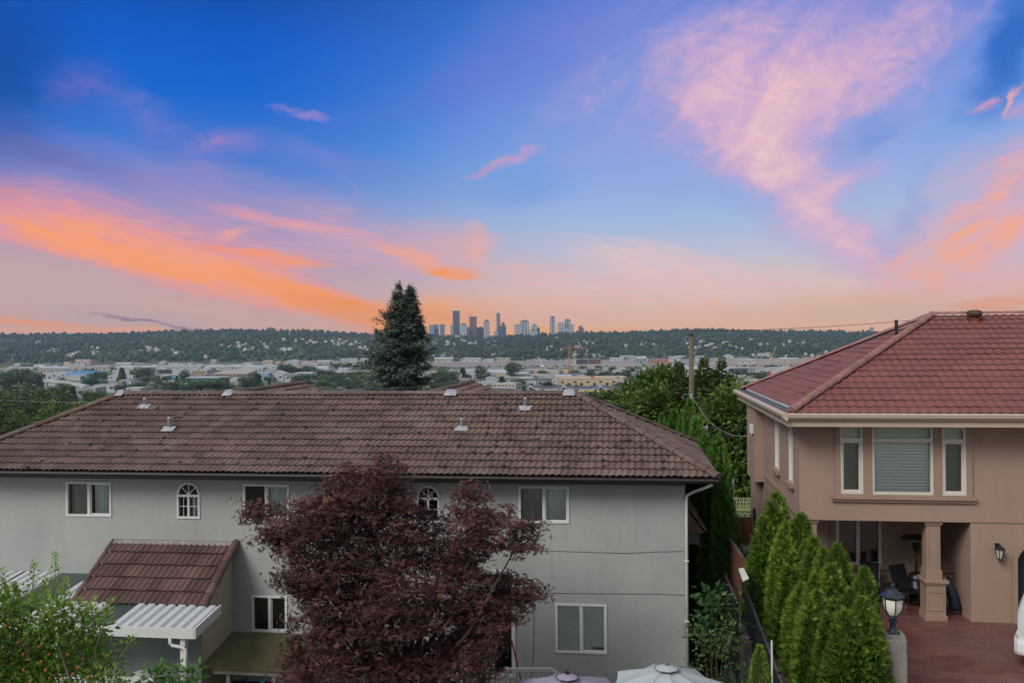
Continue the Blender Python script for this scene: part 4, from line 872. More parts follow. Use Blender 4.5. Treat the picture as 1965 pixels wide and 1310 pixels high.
# ---------------- white minivan, tail towards us at the right edge
def van():
    a = pZ(1949, 1283, PG); y0 = a[1]; xl = a[0]
    T = thing('minivan', 'white minivan parked at the right edge with its tail in view', 'van', (xl, y0, PG), radians(-29)); Wd = 1.85
    PAINT = mat('white_car_paint', (.60, .61, .62), .25, .02, .5, coat=.6)
    # body: outline rings along x (tail at 0, nose at 4.9), section in y/z
    prof = [(0.05, .42, .95), (.0, .40, 1.12), (.03, .33, 1.28), (.12, .30, 1.52), (.24, .28, 1.70), (.42, .27, 1.78), (1.4, .26, 1.82), (2.9, .26, 1.80), (3.5, .26, 1.55), (4.0, .26, 1.16), (4.6, .28, 1.02), (4.88, .34, .85), (4.92, .42, .7)]
    rings = []
    for x, zb, zt in prof:
        e = min(1., .80+.9*x) if x < .25 else min(1., .86+.4*(4.92-x)); R = []; n = 22
        for k in range(n):
            t = 2*pi*k/n; cy, sz = cos(t), sin(t); py = abs(cy)**.38*(1 if cy > 0 else -1); pz = abs(sz)**.38*(1 if sz > 0 else -1)
            hz_ = (zb+zt)/2+(zt-zb)/2*pz; tum = 1-.20*max(0, (hz_-.95))/.87
            R.append((x, Wd/2+Wd/2*py*e*tum, hz_))
        rings.append(R)
    mb = MB(); mb.loft(rings); b = mb.build('body', PAINT, T, True, local=True)
    mb = MB(); mb.loft([[(x, Wd/2+(Wd/2+.015)*sg*k, z) for sg, k, z in ((-1, q*.97, .30), (-1, q, .36), (-1, q, .52), (-1, q*.97, .60), (1, q*.97, .60), (1, q, .52), (1, q, .36), (1, q*.97, .30))] for x, q in ((-.05, .80), (-.035, .88), (.03, .955), (.14, .985), (.5, .985))]); mb.build('rear_bumper', PAINT, T, local=True)
    for y in (-.012, Wd-.02):
        for xa, xb in ((.62, 1.55), (1.62, 2.5), (2.57, 3.3)):
            sgn = -1 if y < 0 else 1; tum = lambda z: (Wd/2)*(1-.20*max(0, z-.95)/.87)+.006
            mb = MB(); mb.quad((xa, Wd/2+sgn*tum(1.12), 1.12), (xb, Wd/2+sgn*tum(1.12), 1.12), (xb-.03, Wd/2+sgn*tum(1.6), 1.6), (xa+.04, Wd/2+sgn*tum(1.6), 1.6)); mb.build('side_window', mat('tinted_glass', (.02, .024, .026), .08, .1, 1.), T, local=True)
    mb = MB(); mb.quad((.075, .3, 1.2), (.075, Wd-.3, 1.2), (.25, Wd-.38, 1.62), (.25, .38, 1.62)); mb.build('rear_window', MATS['tinted_glass'], T, local=True)
    for y in (.62, Wd-.62):
        mb = MB(); mb.box(-.012, .10, y-.06, y+.06, .88, 1.12); mb.build('tail_light', mat('red_lens', (.25, .015, .015), .2, .1, 3.), T, local=True)
    for x in (.92, 3.9):
        for y in (-.0, Wd-.2):
            mb = MB(); mb.loft([[(x+.33*k*cos(t), y+d, .33+.33*k*sin(t)) for t in np.linspace(0, 2*pi, 24, endpoint=False)] for d, k in ((0, .86), (.03, 1), (.17, 1), (.2, .86))]); w = mb.build('wheel', RUBBER, T, local=True)
            mb = MB(); mb.loft([[(x+.22*k*cos(t), y+d-.004, .33+.22*k*sin(t)) for t in np.linspace(0, 2*pi, 20, endpoint=False)] for d, k in ((-.004, .7), (0, 1), (.1, 1))]); mb.build('rim', GALV, w, local=True)
    return T
van()
# ================================================================== TERRAIN FUNCTION (heading frame: a sideways, d ahead)
TD = np.array([(-120, 6.), (-30, 1.), (8, -1.85), (31, -1.85), (38, -3.2), (50, -6.), (75, -11.), (120, -20.), (220, -36.), (400, -51.), (620, -61.), (800, -64.), (2050, -65.5), (3060, -66.5), (3150, -65.), (3400, -52.), (3900, -20.), (4500, 4.), (4900, 12.), (5600, 12.), (7600, 0.)])
RIDGE_U = np.array([(-900, 52), (0, 40), (250, 46), (430, 56), (600, 44), (800, 16), (900, 8), (1000, 8), (1110, 18), (1250, 30), (1345, 38), (1450, 28), (1640, 10), (1965, 14), (2800, 20)], float)
def river_mask(a, d):
    u = 982+1700*a/np.maximum(d, 1)
    near = 2330-140*smooth(1000, 1300, u)+430*(1-smooth(640, 830, u)); return smooth(near, near+60, d)*(1-smooth(3010, 3060, d))*smooth(640, 720, u)
def terrain(a, d):
    a = np.asarray(a, float); d = np.asarray(d, float)
    z = np.interp(d, TD[:, 0], TD[:, 1])
    u = 982+1700*a/np.maximum(d, 300.); h = np.interp(u, RIDGE_U[:, 0], RIDGE_U[:, 1])
    z = z+smooth(3300, 4900, d)*(h-10)*(1-.5*smooth(5600, 7600, d))
    z = z+smooth(60, 200, d)*(1-smooth(600, 800, d))*3.0*np.sin(a*.03+1)*np.sin(d*.021)
    z = z-5.*river_mask(a, d)
    return z
def fw(a, d): return RT*a+HD*d
def fpt(u, d, dz=0.):
    a = (u-982)/1700*d; p = fw(a, d); return np.array([p[0], p[1], float(terrain(a, d))+dz])
def zat(u, v, d): return ZC+(hz(u)-v)/1700*d
def blobs_px(lst, Y, rng, dj=.8, k=1.):
    out = []
    for u, v, ru, rv in lst:
        y = Y+rng.uniform(-dj, dj); p = pY(u, v, y); s = y/1700*1.0
        out.append((p[0], p[1], p[2], ru*s*k, (ru+rv)/2*s*k*.95, rv*s*k))
    return out
# ================================================================== JAPANESE MAPLE
rg = np.random.default_rng(21)
MB_L = [(738, 918, 48, 42), (700, 955, 85, 55), (640, 985, 62, 55), (588, 1005, 50, 50), (780, 985, 50, 55), (902, 968, 32, 36), (925, 1018, 62, 46), (1000, 1032, 40, 34), (855, 1062, 72, 66), (705, 1060, 120, 80), (600, 1085, 75, 75), (556, 1030, 45, 34), (503, 980, 30, 22), (520, 1025, 34, 22),
        (985, 1135, 48, 34), (900, 1130, 85, 66), (765, 1165, 130, 80), (620, 1175, 75, 66), (908, 1215, 64, 56), (950, 1185, 36, 34), (700, 1270, 125, 70), (585, 1270, 48, 56), (830, 1275, 105, 60), (925, 1270, 38, 46),
        (746, 888, 24, 22), (905, 940, 18, 22), (645, 928, 26, 22), (588, 962, 22, 20), (545, 985, 18, 16), (482, 962, 14, 14), (482, 1002, 16, 10), (1028, 1010, 22, 14), (962, 985, 22, 20), (1030, 1140, 20, 14), (668, 905, 20, 16), (1000, 1180, 18, 14)]
bl = blobs_px(MB_L, 18.2, rg, .7, .93)
mp_ = thing('japanese_maple', 'big dark maroon Japanese maple in front of the grey house', 'tree', (-4.6, 18.2, -1.85))
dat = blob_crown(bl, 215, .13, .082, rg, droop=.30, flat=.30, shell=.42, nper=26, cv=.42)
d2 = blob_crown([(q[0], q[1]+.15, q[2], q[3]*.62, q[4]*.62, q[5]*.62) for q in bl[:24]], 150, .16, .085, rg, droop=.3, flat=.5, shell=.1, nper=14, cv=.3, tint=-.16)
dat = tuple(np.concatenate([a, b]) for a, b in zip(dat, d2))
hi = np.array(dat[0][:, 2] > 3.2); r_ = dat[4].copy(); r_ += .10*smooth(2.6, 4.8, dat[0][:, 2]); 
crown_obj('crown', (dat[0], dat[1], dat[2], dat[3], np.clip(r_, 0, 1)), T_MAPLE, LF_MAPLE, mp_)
base = np.array([-4.75, 18.3, -1.85])
trunk_mb(base, [b[:3] for b in bl[:20]], .13, rg, .30).build('trunk', BARK, mp_, True)
# ================================================================== FRUIT TREE, lower left
rg = np.random.default_rng(5)
FT = thing('fruit_tree', 'light green fruit tree dotted with orange fruit at the lower left', 'tree', (-5.6, 11., -1.85))
bl = blobs_px([(40, 1245, 85, 60), (130, 1240, 85, 65), (192, 1268, 36, 40), (15, 1180, 45, 55), (95, 1185, 40, 42), (165, 1195, 38, 32), (70, 1300, 90, 40), (190, 1310, 46, 28), (-70, 1200, 80, 90), (-60, 1300, 90, 60)], 10.6, rg, .4, .95)
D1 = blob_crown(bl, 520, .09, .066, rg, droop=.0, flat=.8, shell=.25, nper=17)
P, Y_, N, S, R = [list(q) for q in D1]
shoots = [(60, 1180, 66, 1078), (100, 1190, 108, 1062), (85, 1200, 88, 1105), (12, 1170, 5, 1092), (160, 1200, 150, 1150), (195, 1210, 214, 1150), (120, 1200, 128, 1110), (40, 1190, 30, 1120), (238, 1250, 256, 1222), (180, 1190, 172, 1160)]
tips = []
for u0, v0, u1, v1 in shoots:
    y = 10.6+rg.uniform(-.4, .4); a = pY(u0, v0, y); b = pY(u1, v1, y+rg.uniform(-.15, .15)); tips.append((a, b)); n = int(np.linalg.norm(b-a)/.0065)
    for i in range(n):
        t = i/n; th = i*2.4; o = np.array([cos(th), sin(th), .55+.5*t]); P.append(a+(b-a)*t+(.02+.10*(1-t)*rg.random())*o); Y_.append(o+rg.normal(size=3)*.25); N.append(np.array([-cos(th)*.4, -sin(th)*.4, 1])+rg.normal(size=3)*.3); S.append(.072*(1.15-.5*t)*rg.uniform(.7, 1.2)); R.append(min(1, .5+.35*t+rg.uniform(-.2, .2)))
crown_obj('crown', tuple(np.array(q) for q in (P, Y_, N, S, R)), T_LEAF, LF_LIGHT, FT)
tb = trunk_mb((-5.6, 11., -1.85), [b[:3] for b in bl[:6]], .09, rg, .5)
for a, b in tips: tb.tube([a-(b-a)*.5, a, (a+b)/2, b], [.011, .009, .006, .003], 5)
tb.build('trunk', BARKG, FT, True)
mb = MB(); n = 8; mb.lathe((0, 0, 0), [(.001, -.027), (.018, -.022), (.027, 0), (.02, .02), (.001, .025)], n); fm = mb.build('fruit', FRUIT, FT, True, local=True)
spots = [(30, 1295), (45, 1285), (15, 1310), (95, 1300), (105, 1295), (80, 1268), (60, 1270), (130, 1255), (95, 1255), (12, 1200), (8, 1240), (160, 1262), (75, 1240), (200, 1253), (35, 1232), (120, 1300), (140, 1292), (8, 1275), (60, 1305), (22, 1262), (72, 1225), (150, 1280), (110, 1222), (170, 1298), (45, 1255), (88, 1285)]
for i, (u, v) in enumerate(spots):
    p = pY(u, v, 10.15+rg.uniform(-.1, .3)); o = fm if i == 0 else fm.copy()
    if i: COL.objects.link(o); o.parent = FT
    o.location = tuple(p-np.array(FT.location)); k = rg.uniform(.45, .8); o.scale = (k, k, k)
# broad-leaved bush at the bottom
rg = np.random.default_rng(8)
BU = thing('leafy_bush', 'bright broad leaved bush at the bottom beside the white post', 'bush', (-5.0, 13.4, -1.85))
bl = blobs_px([(305, 1303, 34, 22), (340, 1300, 40, 26), (378, 1305, 24, 24), (330, 1330, 60, 30)], 13.4, rg, .25)
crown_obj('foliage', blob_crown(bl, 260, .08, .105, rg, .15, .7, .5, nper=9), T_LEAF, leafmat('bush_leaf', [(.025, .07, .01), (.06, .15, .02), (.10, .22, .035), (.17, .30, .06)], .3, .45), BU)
mb = MB(); [mb.tube([(-5., 13.4, -1.9), b[:3]], [.03, .008], 6) for b in bl]; mb.build('stem', BARKG, BU)
# ================================================================== CEDARS
def cedar_data(Hh, R, n, size, rng, lumps=9, lean=.0):
    """columnar cedar: several flame-shaped leaders bundled into one column, each clad in flat upright sprays"""
    lead = [(0, 0, Hh, R*.62)]+[(R*rng.uniform(.42, .62)*cos(q*2*pi/lumps+rng.uniform(-.3, .3)), R*rng.uniform(.42, .62)*sin(q*2*pi/lumps+rng.uniform(-.3, .3)), Hh*rng.uniform(.50, .93), R*rng.uniform(.38, .56)) for q in range(lumps)]
    w = np.array([l[2]*l[3] for l in lead]); k = rng.choice(len(lead), n, p=w/w.sum()); A = np.array(lead)[k]
    t = rng.random(n)**.9; th = rng.uniform(0, 2*pi, n)
    prof = np.interp(t, [0, .1, .3, .6, .8, .92, 1.], [.75, .95, 1., .95, .78, .50, .08])
    r = A[:, 3]*prof*(.45+.62*rng.random(n)**.45)
    cx = A[:, 0]*(1-.55*t**2); cy = A[:, 1]*(1-.55*t**2); z = t*A[:, 2]
    p = np.stack([cx+r*np.cos(th)+lean*z*z/Hh, cy+r*np.sin(th), z], 1)
    out = np.stack([np.cos(th), np.sin(th), np.zeros(n)], 1)
    y = out*.6+np.array([0, 0, 1.])*(.7+.5*t[:, None])+rng.normal(size=(n, 3))*.30
    nn = np.stack([-np.sin(th), np.cos(th), np.zeros(n)], 1)+rng.normal(size=(n, 3))*.55
    s = size*(.55+.95*rng.random(n))*(1-.30*t)
    tone = rng.normal(size=len(lead))*.10; cl = np.sin(th*3+z*6+k)*np.sin(z*5+k*2.1)
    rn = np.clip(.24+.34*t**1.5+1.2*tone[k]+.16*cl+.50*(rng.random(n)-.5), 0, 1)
    return p, y, nn, s, rn
def cedar_proto(name, Hh, R, n, size, m, seed):
    rng = np.random.default_rng(seed); p, y, nn, s, rn = cedar_data(Hh, R, n, size, rng, 7, rng.uniform(-.02, .02))
    V, Fc = leaves_mesh(p, y, nn, s, *T_SPRAY); o = link_mesh('foliage', V, Fc, m, None, np.repeat(rn, 4)); COL.objects.unlink(o)
    mb = MB(); mb.tube([(0, 0, -.1), (0, 0, Hh*.5), (0, 0, Hh*.9)], [R*.16, R*.12, .01], 6); tr = mb.build('trunk', BARK); COL.objects.unlink(tr)
    return o, tr
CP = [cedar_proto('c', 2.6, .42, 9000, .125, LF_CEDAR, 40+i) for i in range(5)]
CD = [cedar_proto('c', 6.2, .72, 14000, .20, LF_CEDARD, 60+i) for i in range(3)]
def cedar(proto, u, vt, Y, zg, label, cat='cedar', group=None, w=1., H0=2.6, name='cedar'):
    p = pY(u, vt, Y); hgt = p[2]-zg; T = thing(name, label, cat, (p[0], p[1], zg), random.uniform(0, 6.28), group)
    for q in proto: c = q.copy(); COL.objects.link(c); c.parent = T
    T.scale = (w, w, hgt/H0); return T
CL = [  # (u top, v top, y, width, label)
    (1490, 950, 22.0, 1.15, 'tallest cedar at the far end of the row, against the tan side wall'),
    (1465, 992, 21.6, 1.0, 'far dark cedar standing closest to the timber fence'),
    (1510, 1005, 20.6, .92, 'cedar in front of the tallest one, below the string course'),
    (1535, 988, 20.7, 1.05, 'broad cedar beside the corner column of the tan house'),
    (1521, 1062, 19.6, 1.0, 'cedar with a brownish tip on the fence side of the row'),
    (1546, 1040, 19.7, .85, 'slim cedar behind the brownish tipped one'),
    (1561, 1034, 19.3, .85, 'cedar whose tip rises under the lower patio window corner'),
    (1580, 1056, 18.9, .85, 'narrow cedar just left of the pointed one'),
    (1606, 1046, 18.6, .92, 'pointed cedar standing in front of the lower patio window'),
    (1600, 1083, 18.0, 1.0, 'full cedar right below the pointed one'),
    (1661, 1091, 17.7, .80, 'separate cedar nearest the patio side, tip before the black chair'),
    (1567, 1104, 18.1, .8, 'short cedar tucked into the middle of the row'),
    (1573, 1136, 17.2, 1.0, 'lower cedar with a bright green round tip, middle of the near rank'),
    (1632, 1131, 17.0, .9, 'cedar just left of the one nearest the patio'),
    (1598, 1152, 16.7, .85, 'low cedar between the two bright round tips'),
    (1655, 1148, 16.3, .95, 'yellowish tipped cedar close to the lamp pillar'),
    (1622, 1172, 16.0, .95, 'nearest cedar of the row at the bottom of the frame'),
    (1540, 1120, 18.5, .85, 'low cedar bulging over the iron fence side'),
]
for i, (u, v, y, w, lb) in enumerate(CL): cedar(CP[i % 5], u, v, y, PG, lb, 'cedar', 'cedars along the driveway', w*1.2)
TL = [(1375, 842, 26.0, 1.0, 'tall cedar nearest the timber fence in the dark gap'), (1352, 838, 27.5, .95, 'tall dark cedar just right of the grey eave corner'), (1338, 803, 29.5, .95, 'tall cedar with a slender twin tip below the utility pole'),
      (1322, 771, 32., .9, 'tallest bright cedar standing directly under the utility pole'), (1293, 789, 34., .95, 'bushy tall cedar left of the pole above the brown roof'), (1309, 799, 33., .8, 'lower tall cedar filling the row below the pole'), (1271, 796, 36., .7, 'brownish small cedar at the left end of the tall row'), (1385, 862, 25., .6, 'thin dark cedar leaning on the right edge of the tall row')]
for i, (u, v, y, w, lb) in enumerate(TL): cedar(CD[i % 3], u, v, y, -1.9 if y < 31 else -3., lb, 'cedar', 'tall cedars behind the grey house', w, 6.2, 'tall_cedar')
p = pY(1458, 1240, 15.4); TP = thing('cone_topiary', 'small clipped cone topiary at the bottom beside the iron fence', 'topiary', (p[0], p[1], -1.85)); rng = np.random.default_rng(3)
n = 6500; t = rng.random(n)**.75; th = rng.uniform(0, 2*pi, n); Hh = p[2]+1.85; rr_ = np.where(t < .98, .46*(1-t)**.62, .02)*(.82+.2*rng.random(n)); rr_ *= 1.15
pp = np.stack([rr_*np.cos(th), rr_*np.sin(th), t*Hh], 1)+np.array(TP.location); out = np.stack([np.cos(th), np.sin(th), .9+0*th], 1)
pp[:, 2] = np.maximum(pp[:, 2], -1.8)
crown_obj('foliage', (pp, out+rng.normal(size=(n, 3))*.35, np.stack([-np.sin(th), np.cos(th), 0*th], 1)+rng.normal(size=(n, 3))*.5, .055*(.6+.8*rng.random(n)), np.clip(.45+.5*(rng.random(n)-.5)+.2*t, 0, 1)), T_SPRAY, LF_CEDAR, TP)
mb = MB(); mb.tube([TP.location, np.array(TP.location)+np.array([0, 0, Hh*.8])], [.05, .01], 6); mb.build('trunk', BARK, TP)
# ------------------------------------------------------------------ dark shrubs in the gap
def shrub(name, lst, Y, label, m, sz, seed, per=220, nper=10, tm=T_LEAF, spread=.09, droop=.2, cat='shrub', zg=-1.85):
    rng = np.random.default_rng(seed); bl = blobs_px(lst, Y, rng, .25); c = np.mean(np.array(bl)[:, :2], axis=0)
    T = thing(name, label, cat, (c[0], c[1], zg)); crown_obj('foliage', blob_crown(bl, per, spread, sz, rng, droop, .6, .4, nper=nper), tm, m, T)
    mb = MB()
    for b in bl: mb.tube([(c[0]+rng.normal()*.05, c[1]+rng.normal()*.05, zg), (c[0]*.5+b[0]*.5, c[1]*.5+b[1]*.5, zg*.5+b[2]*.5), b[:3]], [.03, .02, .006], 5)
    mb.build('stem', BARK, T); return T
shrub('leafy_shrub', [(1362, 1140, 26, 24), (1375, 1165, 26, 26), (1360, 1190, 24, 24), (1390, 1190, 18, 26)], 19.5, 'glossy leaved shrub with pale upper leaves in the dark gap', LF_SHRUB, .15, 31, 150, 9, spread=.12)
shrub('rhododendron', [(1395, 1215, 24, 24), (1375, 1240, 26, 26), (1350, 1225, 22, 30), (1400, 1250, 20, 26)], 18.2, 'dark small leaved shrub below the glossy one by the iron fence', LF_OLIVE, .085, 32, 230, 12)
shrub('low_shrub', [(1410, 1292, 22, 16), (1395, 1305, 24, 16)], 16.3, 'low rounded shrub at the bottom between umbrella and topiary', LF_SHRUB, .06, 33, 300, 14, spread=.06)
shrub('fern_bush', [(1340, 1275, 22, 18), (1330, 1300, 22, 16)], 18.6, 'dim fern like bush beside the pale umbrella', LF_OLIVE, .09, 34, 160, 9)
# ================================================================== MIDDLE-DISTANCE TREES
def big_tree(name, lst, Y, label, m, sz, seed, per, nper=14, spread=.4, zg=None, r0=.25, cat='tree', group=None, droop=.2, ntip=6):
    rng = np.random.default_rng(seed); bl = blobs_px(lst, Y, rng, Y*.02); c = np.mean(np.array(bl)[:, :3], axis=0)
    a = float(c[:2]@RT[:2]); d = float(c[:2]@HD[:2]); zg = float(terrain(a, d)) if zg is None else zg
    T = thing(name, label, cat, (c[0], c[1], zg), 0, group)
    crown_obj('crown', blob_crown(bl, per, spread, sz, rng, droop, .6, .42, nper=nper), T_LEAF, m, T)
    trunk_mb((c[0], c[1], zg), [b[:3] for b in bl[:ntip]], r0, rng, .4).build('trunk', BARK, T, True); return T
big_tree('broadleaf_tree', [(1400, 800, 48, 46), (1410, 880, 40, 50), (1425, 850, 46, 60), (1378, 870, 40, 60), (1405, 920, 38, 50), (1440, 790, 40, 50), (1385, 960, 30, 40), (1430, 930, 36, 50)], 47, 'dense dark tree filling the gap left of the tan house', LF_GREEN, .30, 50, 90, 18, .42, r0=.3)
big_tree('broadleaf_tree', [(1335, 782, 46, 34), (1290, 778, 42, 34), (1365, 776, 40, 32), (1320, 800, 50, 40), (1390, 755, 34, 26), (1260, 790, 40, 40)], 62, 'wide green tree spreading behind the utility pole', LF_GREEN, .34, 51, 74, 18, .5, r0=.35)
big_tree('broadleaf_tree', [(1266, 738, 34, 26), (1245, 768, 44, 32), (1290, 748, 30, 26), (1225, 794, 38, 30)], 88, 'rounded green tree left of the utility pole top', LF_GREEN, .50, 52, 54, 18, .62, r0=.4)
big_tree('broadleaf_tree', [(1205, 800, 36, 24), (1180, 812, 34, 22), (1225, 825, 34, 24), (1160, 800, 26, 18)], 72, 'pale green low tree rising above the right hip of the brown roof', leafmat('sage_leaf', [(.02, .042, .014), (.042, .085, .024), (.07, .125, .036), (.11, .17, .06)], .25), .34, 53, 70, 16, .5, r0=.25)
for i, (u, v, w, h, lb) in enumerate(((1160, 778, 18, 22, 'small dark round tree beside the far yellow beam'), (1178, 770, 16, 18, 'small tree right of the yellow beam'), (1196, 775, 20, 22, 'dark tree near the yellow sign box'), (1222, 768, 20, 22, 'bushy dark tree below the tan store'), (1140, 772, 12, 12, 'tiny shrub like tree above the ridge end'))):
    big_tree('small_tree', [(u, v, w*.8, h*.8), (u-w*.4, v+h*.5, w*.7, h*.7), (u+w*.4, v+h*.5, w*.7, h*.7)], 190, lb, LF_OLIVE, 1.0, 70+i, 15, 16, 1.1, r0=.3, ntip=3)
# pale upright shoots (a pollarded tree)
rg = np.random.default_rng(12); PT = thing('pollarded_tree', 'pollarded tree with pale upright shoots beside the pole', 'tree', fpt(1350, 56)); P, Y_, N, S, R = [], [], [], [], []; tb = MB(); b0 = np.array(PT.location); hub = pY(1348, 765, 55.); tb.tube([b0, hub], [.3, .2], 8)
for u, v, k in ((1303, 697, 1.), (1287, 716, .9), (1350, 690, 1.15), (1340, 712, .8), (1385, 694, 1.1), (1374, 712, 1.), (1361, 708, .9), (1318, 726, .9), (1402, 722, .8), (1390, 735, .8)):
    y = 55+rg.uniform(-.8, .8); tip = pY(u, v, y); bot = pY(u*.85+1348*.15, 765, y); tb.tube([hub, bot, (bot+tip)/2+rg.normal(size=3)*.1, tip], [.10, .08, .05, .02], 5)
    n = 420; t = rg.random(n)*1.02; th = rg.uniform(0, 2*pi, n); rad = .42*k*(1.05-t*.8)*rg.random(n)**.5; P.append(bot+(tip-bot)*t[:, None]+np.stack([rad*np.cos(th), rad*np.sin(th), 0*th], 1)); Y_.append(np.stack([np.cos(th), np.sin(th), .5+0*th], 1)+rg.normal(size=(n, 3))*.4); N.append(rg.normal(size=(n, 3))+np.array([0, 0, 1.])); S.append(.23*(.6+.8*rg.random(n))); R.append(np.clip(.45+.3*(rg.random(n)-.5)+.25*t, 0, 1))
crown_obj('crown', tuple(np.concatenate(q) for q in (P, Y_, N, S, R)), T_LEAF, leafmat('shoot_leaf', [(.025, .045, .014), (.055, .09, .025), (.09, .135, .04), (.14, .19, .07)], .3), PT); tb.build('trunk', BARK, PT, True)
# ================================================================== SPRUCE
rg = np.random.default_rng(77); SD = 58.; sp0 = fpt(765, SD); zt = zat(765, 547, SD); SPR = thing('spruce_tree', 'tall blue green spruce with a double top behind the brown roof', 'tree', sp0); Hs = zt-sp0[2]; px = SD/1700
P, Y_, N, S, R = [], [], [], [], []; tb = MB(); tb.tube([sp0-np.array([0, 0, .3]), sp0+np.array([0, 0, Hs*.5]), sp0+np.array([0, 0, Hs*.97])], [.34, .22, .03], 8)
def spruce_stem(cx, cy, z0, z1, rmax, prof, nw, nb):
    for i in range(nw):
        z = z0+(z1-z0)*(i+.5*rg.random())/nw; t = (z-z0)/(z1-z0)
        for j in range(nb):
            th = rg.uniform(0, 2*pi); ln = rmax*np.interp(t, *prof)*(rg.uniform(.45, 1.05)+(.35 if rg.random() < .16 else 0))+.05; dr = rg.uniform(.12, .40)*(1-.6*t)
            d = np.array([cos(th), sin(th), 0]); tip = np.array([cx, cy, z])+d*ln+np.array([0, 0, -dr*ln+.22*ln+rg.normal()*.18]); k = max(3, int(ln*10))
            tb.tube([(cx, cy, z), (np.array([cx, cy, z])*.5+tip*.5-np.array([0, 0, .10*ln])), tip], [.03, .02, .006], 4, caps=False)
            q = rg.random(k*7)**.7; n = len(q); base = np.array([cx, cy, z])+(tip-np.array([cx, cy, z]))*q[:, None]-np.array([0, 0, .10*ln])*(4*q*(1-q))[:, None]
            sd = np.cross(d, [0, 0, 1.]); side = rg.normal(size=n)
            P.append(base+sd*(side*.16*ln**.5)[:, None]+rg.normal(size=(n, 3))*np.array([.06, .06, .11])); Y_.append(d*.8+sd*(side*.7)[:, None]+np.array([0, 0, -.25])+rg.normal(size=(n, 3))*.3); N.append(np.array([0, 0, 1.])+rg.normal(size=(n, 3))*.5); S.append(.40*(.55+.75*rg.random(n))*(1-.62*t)); R.append(np.clip(.35+.25*q+.3*(rg.random(n)-.5)+.12*rg.normal(), 0, 1))
PR = ([0, .3, .60, .72, .83, .90, .95, .98, 1.], [1.45, 1.3, 1.06, .98, .66, .40, .20, .07, .01])
spruce_stem(sp0[0], sp0[1], sp0[2]+2., zt, 59*px, PR, 60, 15)
tp2 = pY(787, 551, sp0[1]); zb = zat(787, 640, SD); tb.tube([(sp0[0], sp0[1], zb-1), (tp2[0], sp0[1], zb+.6), (tp2[0], sp0[1], tp2[2])], [.12, .09, .02], 6)
spruce_stem(tp2[0], sp0[1], zb, tp2[2], 26*px, ([0, .4, .75, .92, 1.], [1., .80, .44, .18, .01]), 22, 9)
crown_obj('crown', tuple(np.concatenate(q) for q in (P, Y_, N, S, R)), T_SPRAY, LF_SPRUCE, SPR); tb.build('trunk', BARK, SPR, True)
# dark branch tip at the very left edge
big_tree('conifer_tree', [(-14, 785, 20, 20), (-20, 815, 26, 28)], 45, 'dark tree poking in at the left edge above the roof hip', LF_OLIVE, .22, 90, 60, 14, .3, r0=.15)
# ================================================================== UTILITY POLE AND WIRES
UP = thing('utility_pole', 'weathered wooden utility pole rising behind the tall cedars', 'pole', fpt(1326, 40)); ub = np.array(UP.location); ut = pY(1326, 646, ub[1]); mb = MB()
mb.tube([ub-np.array([0, 0, .5]), (ub+ut)/2, ut], [.15, .125, .105], 12); mb.build('shaft', POLE, UP, True)
mb = MB(); mb.tube([ut-np.array([.0, .0, .02]), ut+np.array([0, 0, .14])], .10, 12); mb.build('dark_cap', mat('charred_wood', (.045, .04, .03), .9, .2, 3.), UP)
br = pY(1326, 757, ub[1]-.13); mb = MB(); mb.box(br[0]-.06, br[0]+.06, br[1]-.03, br[1]+.02, br[2]-.25, br[2]+.05); mb.tube([br, br+np.array([-.25, 0, .02]), br+np.array([-.42, 0, -.12]), br+np.array([-.3, 0, -.22])], .012, 5); mb.build('bracket', GALV, UP)
def wire(pts, label, r=.014, m=None, name='overhead_wire'):
    mb = MB(); mb.tube(pts, r, 5); return _props(mb.build(name, m or mat('wire_black', (.03, .03, .03), .6), None), label, 'wire')
GREYW = mat('wire_grey', (.22, .225, .225), .5)
hb = pX(1438, 836, bxx) if False else pY(1437, 836, byy+.3)
wire(sag(br, hb, .55, 18), 'pale service drop sagging from the pole to the tan house', .011, GREYW)
wire(sag(ut+np.array([-.1, 0, .25]), pY(1800, 610, 38.), .12), 'thin wire running from the pole top to the red roof', .010)
wire(sag(pY(1190, 690, 70.), ut+np.array([-.12, 0, .22]), .3), 'thin wire climbing to the pole top from the left', .010, GREYW)
wire([pY(1350, 820, 33.), pY(1437, 819, 31.)], 'upper straight cable reaching the meter box', .014)
wire([pY(1352, 834, 33.), pY(1437, 837, 31.)], 'lower straight cable under the meter box', .016)
wire(sag(pY(1345, 812, 38.), pY(1437, 872, 30.), .25), 'faint slack cable hanging below the meter box', .008)
mb = MB(); q = pY(1350, 821, 33.); mb.tube([q-np.array([.16, 0, 0]), q+np.array([.16, 0, 0])], .05, 8); mb.tube([q+np.array([.12, 0, -.1]), q+np.array([.12, 0, .1])], .03, 6); _props(mb.build('insulator', VINYL), 'white insulator on the straight cables near the tall cedars', 'insulator')
mb = MB(); q = pY(1355, 834, 33.); mb.tube([q-np.array([.06, 0, 0]), q+np.array([.05, 0, 0])], .05, 8); mb.tube([q+np.array([.0, 0, -.08]), q+np.array([.0, 0, .08])], .025, 6); _props(mb.build('insulator', VINYL), 'smaller lower insulator on the straight cables', 'insulator')
wire(sag(pY(725, 746, 45.), pY(905, 719, 80.), .3), 'thin pale line sloping across the foot of the spruce', .012, GREYW)
wire(sag(pY(-30, 765, 60.), pY(190, 771, 60.), .1), 'thin pale line above the left hip of the brown roof', .012, GREYW)
mb = MB(); q = fpt(1407, 44); mb.tube([q, pY(1407, 918, q[1])], .045, 8); _props(mb.build('metal_post', GALV), 'thin grey metal post standing behind the wooden gate', 'post')
